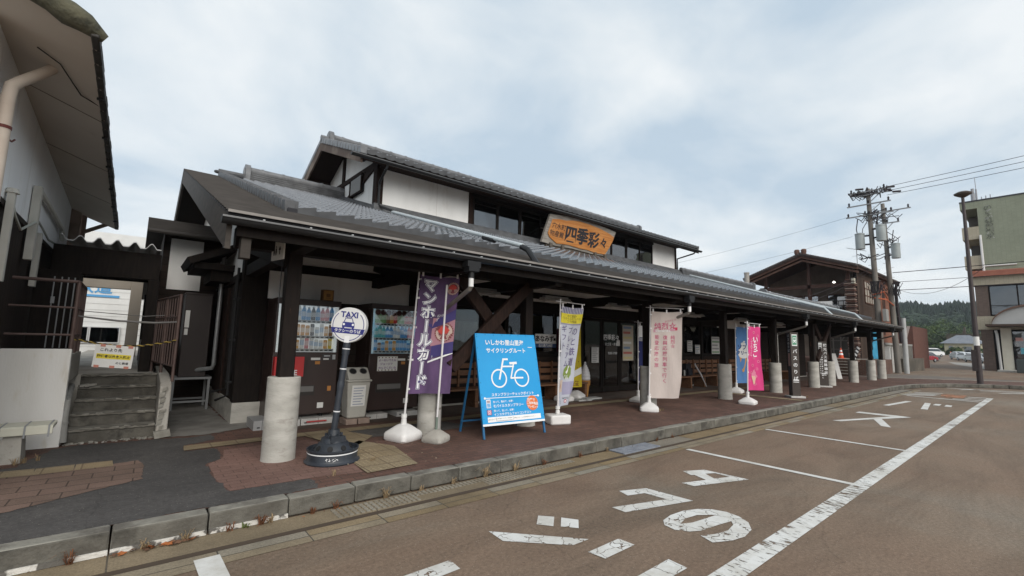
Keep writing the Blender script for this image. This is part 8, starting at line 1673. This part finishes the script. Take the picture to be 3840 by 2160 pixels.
# ================================================================== car park
def car(x, y, rz, col, label, kind='sedan', s=1.0):
    z = gz(x, y) + .005; T = thing('parked_car' if kind != 'van' else 'parked_van', label, 'car' if kind != 'van' else 'van', (x, y, z), rz, group='cars in the far car park')
    P = M('car_paint_' + col, {'red': (.30, .02, .03), 'black': (.025, .027, .03), 'white': (.62, .63, .63), 'silver': (.36, .37, .38)}[col], .25, spec=.6, coat=.6)
    if kind == 'van': prof = [(-2.3, .35), (2.3, .35), (2.35, .75), (2.2, 1.05), (1.75, 1.15), (1.05, 1.78), (.6, 1.86), (-2.1, 1.86), (-2.32, 1.2), (-2.35, .6)]; win = [(1.55, 1.18), (.98, 1.68), (-2.05, 1.70), (-2.2, 1.2)]
    else: prof = [(-2.1, .32), (2.1, .32), (2.18, .6), (2.05, .82), (1.2, .96), (.45, 1.44), (-.1, 1.52), (-.9, 1.50), (-1.6, 1.2), (-2.1, 1.0), (-2.2, .6)]; win = [(1.05, .98), (.42, 1.37), (-.85, 1.42), (-1.45, 1.12), (-1.5, 1.0)]
    prof = [(a * s, b * s) for a, b in prof]; win = [(a * s, b * s) for a, b in win]; hw = .84 * s; n = len(prof)
    L = []
    for t, ins in ((-1, .10), (-1, 0), (1, 0), (1, .10)):
        if ins: L.append([(a * .97, t * hw, b if b > .9 * s else b) for a, b in prof])
        else: L.append([(a, t * hw * .96, b) for a, b in prof])
    def tap(a, t, b): return (a, t * hw * (1 - .22 * max(0, (b / s - .95)) / .6), b)
    vs = [tap(a, t, b) for t in (-1, -.55, .55, 1) for a, b in prof]
    mb = MB(); mb.add(vs, [(j * n + i, j * n + (i + 1) % n, (j + 1) * n + (i + 1) % n, (j + 1) * n + i) for j in range(3) for i in range(n)] + [tuple(range(n))[::-1], tuple(range(3 * n, 4 * n))]); mb.build('body', [P], T, world=False, bevel=.07 * s)
    mb = MB()
    for t in (-1, 1): mb.add([(a, tap(a, t, b)[1] * 1.012 + t * .004, b) for a, b in win], [tuple(range(len(win)))])
    w0, w1 = prof[4], prof[5]; e = .06 * s
    if kind == 'van': w0, w1 = prof[4], prof[5]; b0, b1 = prof[7], prof[8]
    else: b0, b1 = prof[7], prof[8]
    for (a0, c0), (a1, c1) in ((w0, w1), (b0, b1)):
        q = [(a0 + (a1 - a0) * .1, c0 + (c1 - c0) * .1), (a0 + (a1 - a0) * .92, c0 + (c1 - c0) * .92)]; d = .02 * (1 if a0 > 0 else -1)
        mb.add([(q[0][0] + d, -.68 * hw, q[0][1] + .015), (q[0][0] + d, .68 * hw, q[0][1] + .015), (q[1][0] + d, .62 * hw, q[1][1] + .015), (q[1][0] + d, -.62 * hw, q[1][1] + .015)], [(0, 1, 2, 3)])
    mb.build('windows', [flat('car_glass', (.02, .025, .03), .08, .8)], T, world=False, fixn=False)
    for a in (-1.32 * s, 1.32 * s):
        for t in (-1, 1):
            mb = MB(); mb.tube((a, t * hw * .86, .31 * s), (a, t * hw * 1.01, .31 * s), .31 * s, n=20); wl = mb.build('wheel', [BLACK], T, world=False); mb = MB(); mb.tube((a, t * hw * 1.0, .31 * s), (a, t * hw * 1.02, .31 * s), .2 * s, n=14); mb.build('rim', [GREYM], wl, world=False)
    for t in (-1, 1): mb = MB(); fx = prof[2][0]; mb.box(fx - .2 * s, fx - .02 * s, t * hw * .62 - .16 * s, t * hw * .62 + .16 * s, .62 * s, .76 * s); mb.build('headlight', [WHITE], T, world=False, bevel=.03 * s); mb = MB(); fx = prof[-1][0]; mb.box(fx - .02 * s, fx + .1 * s, t * hw * .7 - .12 * s, t * hw * .7 + .12 * s, .7 * s, .95 * s); mb.build('tail_light', [flat('tail_red', (.3, .02, .02), .3)], T, world=False)
car(95.9, 14.3, R(-22), 'red', 'low red car with sloping bonnet nearest the brick wall')
car(104.5, 15.1, R(-20), 'black', 'dark car parked just behind the red one')
car(133.8, 18.4, R(-28), 'white', 'tall white van behind the dark car', 'van')
car(119.4, 12.6, R(205), 'silver', 'silver grey car heading the row in front of the bungalow'); car(113.5, 11.0, R(208), 'white', 'white car wedged between the silver car and another white one'); car(106.6, 9.4, R(205), 'white', 'white car half hidden by the street lamp in the bungalow row'); car(99.7, 7.9, R(205), 'silver', 'grey car at the end of the row beside the green building')
# small house
HS = thing('small_house', 'small cream bungalow with a grey hipped roof beyond the car park', 'house', (168, 20, .9))
hx, z0 = 160, .85
mb = MB(); mb.box(hx, hx + 9, 13.0, 19.6, z0, z0 + 3.1); mb.build('wall', [M('cream_render', (.50, .46, .32), .8, (.55, .51, .37), ns=.6)], HS)
mb = MB(); mb.add([(hx - .7, 12.2, z0 + 3.0), (hx + 9.7, 12.2, z0 + 3.0), (hx + 9.7, 20.4, z0 + 3.0), (hx - .7, 20.4, z0 + 3.0), (hx + 4, 15.2, z0 + 5.2), (hx + 4, 17.6, z0 + 5.2)], [(0, 1, 4), (2, 3, 5), (1, 2, 5, 4), (3, 0, 4, 5), (0, 3, 2, 1)]); mb.build('roof', [M('blue_grey_roof', (.15, .165, .19), .6, (.19, .205, .23), ns=1.2)], HS)
for a, b, c, d in ((18.0, 18.8, 1.3, 2.4), (14.6, 16.0, .3, 2.3)): mb = MB(); mb.box(hx - .06, hx - .001, a, b, z0 + c, z0 + d); f = mb.build('window', [GREYM], HS); mb = MB(); mb.box(hx - .08, hx - .061, a + .1, b - .1, z0 + c + .1, z0 + d - .1); mb.build('pane', [GLASSD], f)
mb = MB(); mb.box(hx - .9, hx - .4, 16.5, 17.3, z0, z0 + .9); solo('air_unit', mb, WHITEP, 'white air conditioning unit beside the cream bungalow', 'air conditioner', bevel=.05)
mb = MB(); 
for k in range(3): mb.box(172, 174, 12.5 - .0 * k, 20.5, z0 + 4.9 + .35 * k, z0 + 5.1 + .35 * k)
mb.box(172, 174, 12.5, 20.5, z0, z0 + 4.9); mb.prism([(172, 16.6, z0 + 5.8), (172, 17.3, z0 + 5.8), (172, 16.9, z0 + 7.6), (172, 16.7, z0 + 7.6)], (.8, 0, 0)); mb.prism([(172, 14.4, z0 + 5.8), (172, 15.0, z0 + 5.8), (172, 14.8, z0 + 6.6)], (.8, 0, 0)); solo('tiled_gate_house', mb, M('dark_brown_house', (.06, .045, .035), .8, (.10, .08, .06), ns=1), 'dark building with upright ridge ornaments behind the cream bungalow', 'building')
mb = MB()
for k in range(40): mb.box(150 - .02 * k, 150.1 - .02 * k, 18.5 + .5 * k, 18.55 + .5 * k, .75, 1.75)
mb.box(149.2, 150.1, 18.5, 38, 1.65, 1.75); solo('low_fence', mb, M('grey_low_fence', (.3, .3, .29), .7), 'low pale fence along the back of the car park', 'fence')
# bushy trees below the wood
LF = [M('leaf_yellow_green', (.065, .10, .024), .8), M('leaf_mid_green', (.042, .074, .02), .8), M('leaf_deep_green', (.026, .048, .018), .8)]
def bush_tree(x, y, h, wd, label, seed):
    r = random.Random(seed); z = gz(x, y); T = thing('leafy_tree', label, 'tree', (x, y, z), group='bushy trees at the foot of the hill')
    mb = MB(); mb.path([(x, y, z - .2), (x + .2, y, z + h * .3), (x, y + .2, z + h * .6)], [.35, .25, .12], 8)
    for k in range(5): a = 1.26 * k; mb.path([(x + .1, y, z + h * .3), (x + wd * .3 * math.cos(a), y + wd * .3 * math.sin(a), z + h * .6)], [.15, .05], 6)
    mb.build('trunk', [flat('bark', (.06, .045, .035), .9)], T)
    mb = MB()
    for k in range(26):
        a = r.uniform(0, 6.28); q = wd * math.sqrt(r.random()) * .8; cx, cy, cz = x + q * math.cos(a), y + q * math.sin(a), z + h * r.uniform(.25, .9) * (1 - .25 * (q / wd) ** 2); s = r.uniform(.5, 1.0) * wd * .3; mi = r.choice((0, 0, 1, 1, 2))
        for j in range(46):
            d = V((r.gauss(0, 1), r.gauss(0, 1), r.gauss(0, .7))).normalized(); p = V((cx, cy, cz)) + d * s * r.uniform(.6, 1.05); n_ = (d + V((r.uniform(-.6, .6), r.uniform(-.6, .6), r.uniform(-.2, .8)))).normalized(); t = n_.cross(V((.3, .2, 1))).normalized(); b = n_.cross(t); e = r.uniform(.16, .34)
            mb.add([p - t * e, p - b * e * .6, p + t * e, p + b * e * .6], [(0, 1, 2, 3)], mi)
    mb.build('crown', LF, T, fixn=False)
TL = ['yellow green bushy tree behind the white van', 'deep green bushy tree beside the bungalow roof', 'bushy tree with a pale top between van and bungalow', 'rounded bushy tree rising behind the brick outbuilding', 'broad bushy tree behind the bungalow', 'low bushy tree at the end of the row by the fence', 'bushy tree showing beside the street lamp', 'tall bushy tree in the back row above the van', 'wide back row tree over the bungalow ridge']
for i, (x, y, h, wd) in enumerate(((172, 27.5, 8.5, 4.6), (182, 26.2, 9.5, 4.8), (176, 24, 7.5, 4.2), (165, 30.5, 8, 4.5), (196, 24, 11, 5.5), (160, 33, 7, 4.2), (200, 19, 11, 5.5), (205, 33, 12, 6), (212, 26.5, 13, 6.5))): bush_tree(x, y, h, wd, TL[i], 40 + i)
mb = MB(); r = random.Random(77)
for k in range(900):
    x = r.uniform(158, 215); y = x * math.tan(R(r.uniform(4.0, 12.0))); z = gz(x, y); s = r.uniform(.3, .8); hh = r.uniform(0.2, 2.2)
    for j in range(5):
        d = V((r.gauss(0, 1), r.gauss(0, 1), r.gauss(0, .8))).normalized(); t = d.cross(V((.1, .3, 1))).normalized(); b = d.cross(t); p = V((x, y, z + hh)) + d * .4
        mb.add([p - t * s, p - b * s * .6, p + t * s, p + b * s * .6], [(0, 1, 2, 3)], r.choice((0, 1, 2)))
struct('undergrowth', mb, LF, 'stuff', fixn=False)
# ================================================================== air
hm = bpy.data.materials.new('thin_haze'); hm.use_nodes = True; t = hm.node_tree; t.nodes.clear()
o_ = N(t, 'ShaderNodeOutputMaterial'); pv = N(t, 'ShaderNodeVolumePrincipled'); pv.inputs['Color'].default_value = (0.86, 0.92, 1.0, 1); pv.inputs['Density'].default_value = 0.0003; pv.inputs['Anisotropy'].default_value = 0.2
lk(t, pv.outputs[0], o_.inputs['Volume'])
mb = MB(); mb.box(-420, 1150, -720, 820, -1.0, 52); struct('haze', mb, hm, 'stuff')
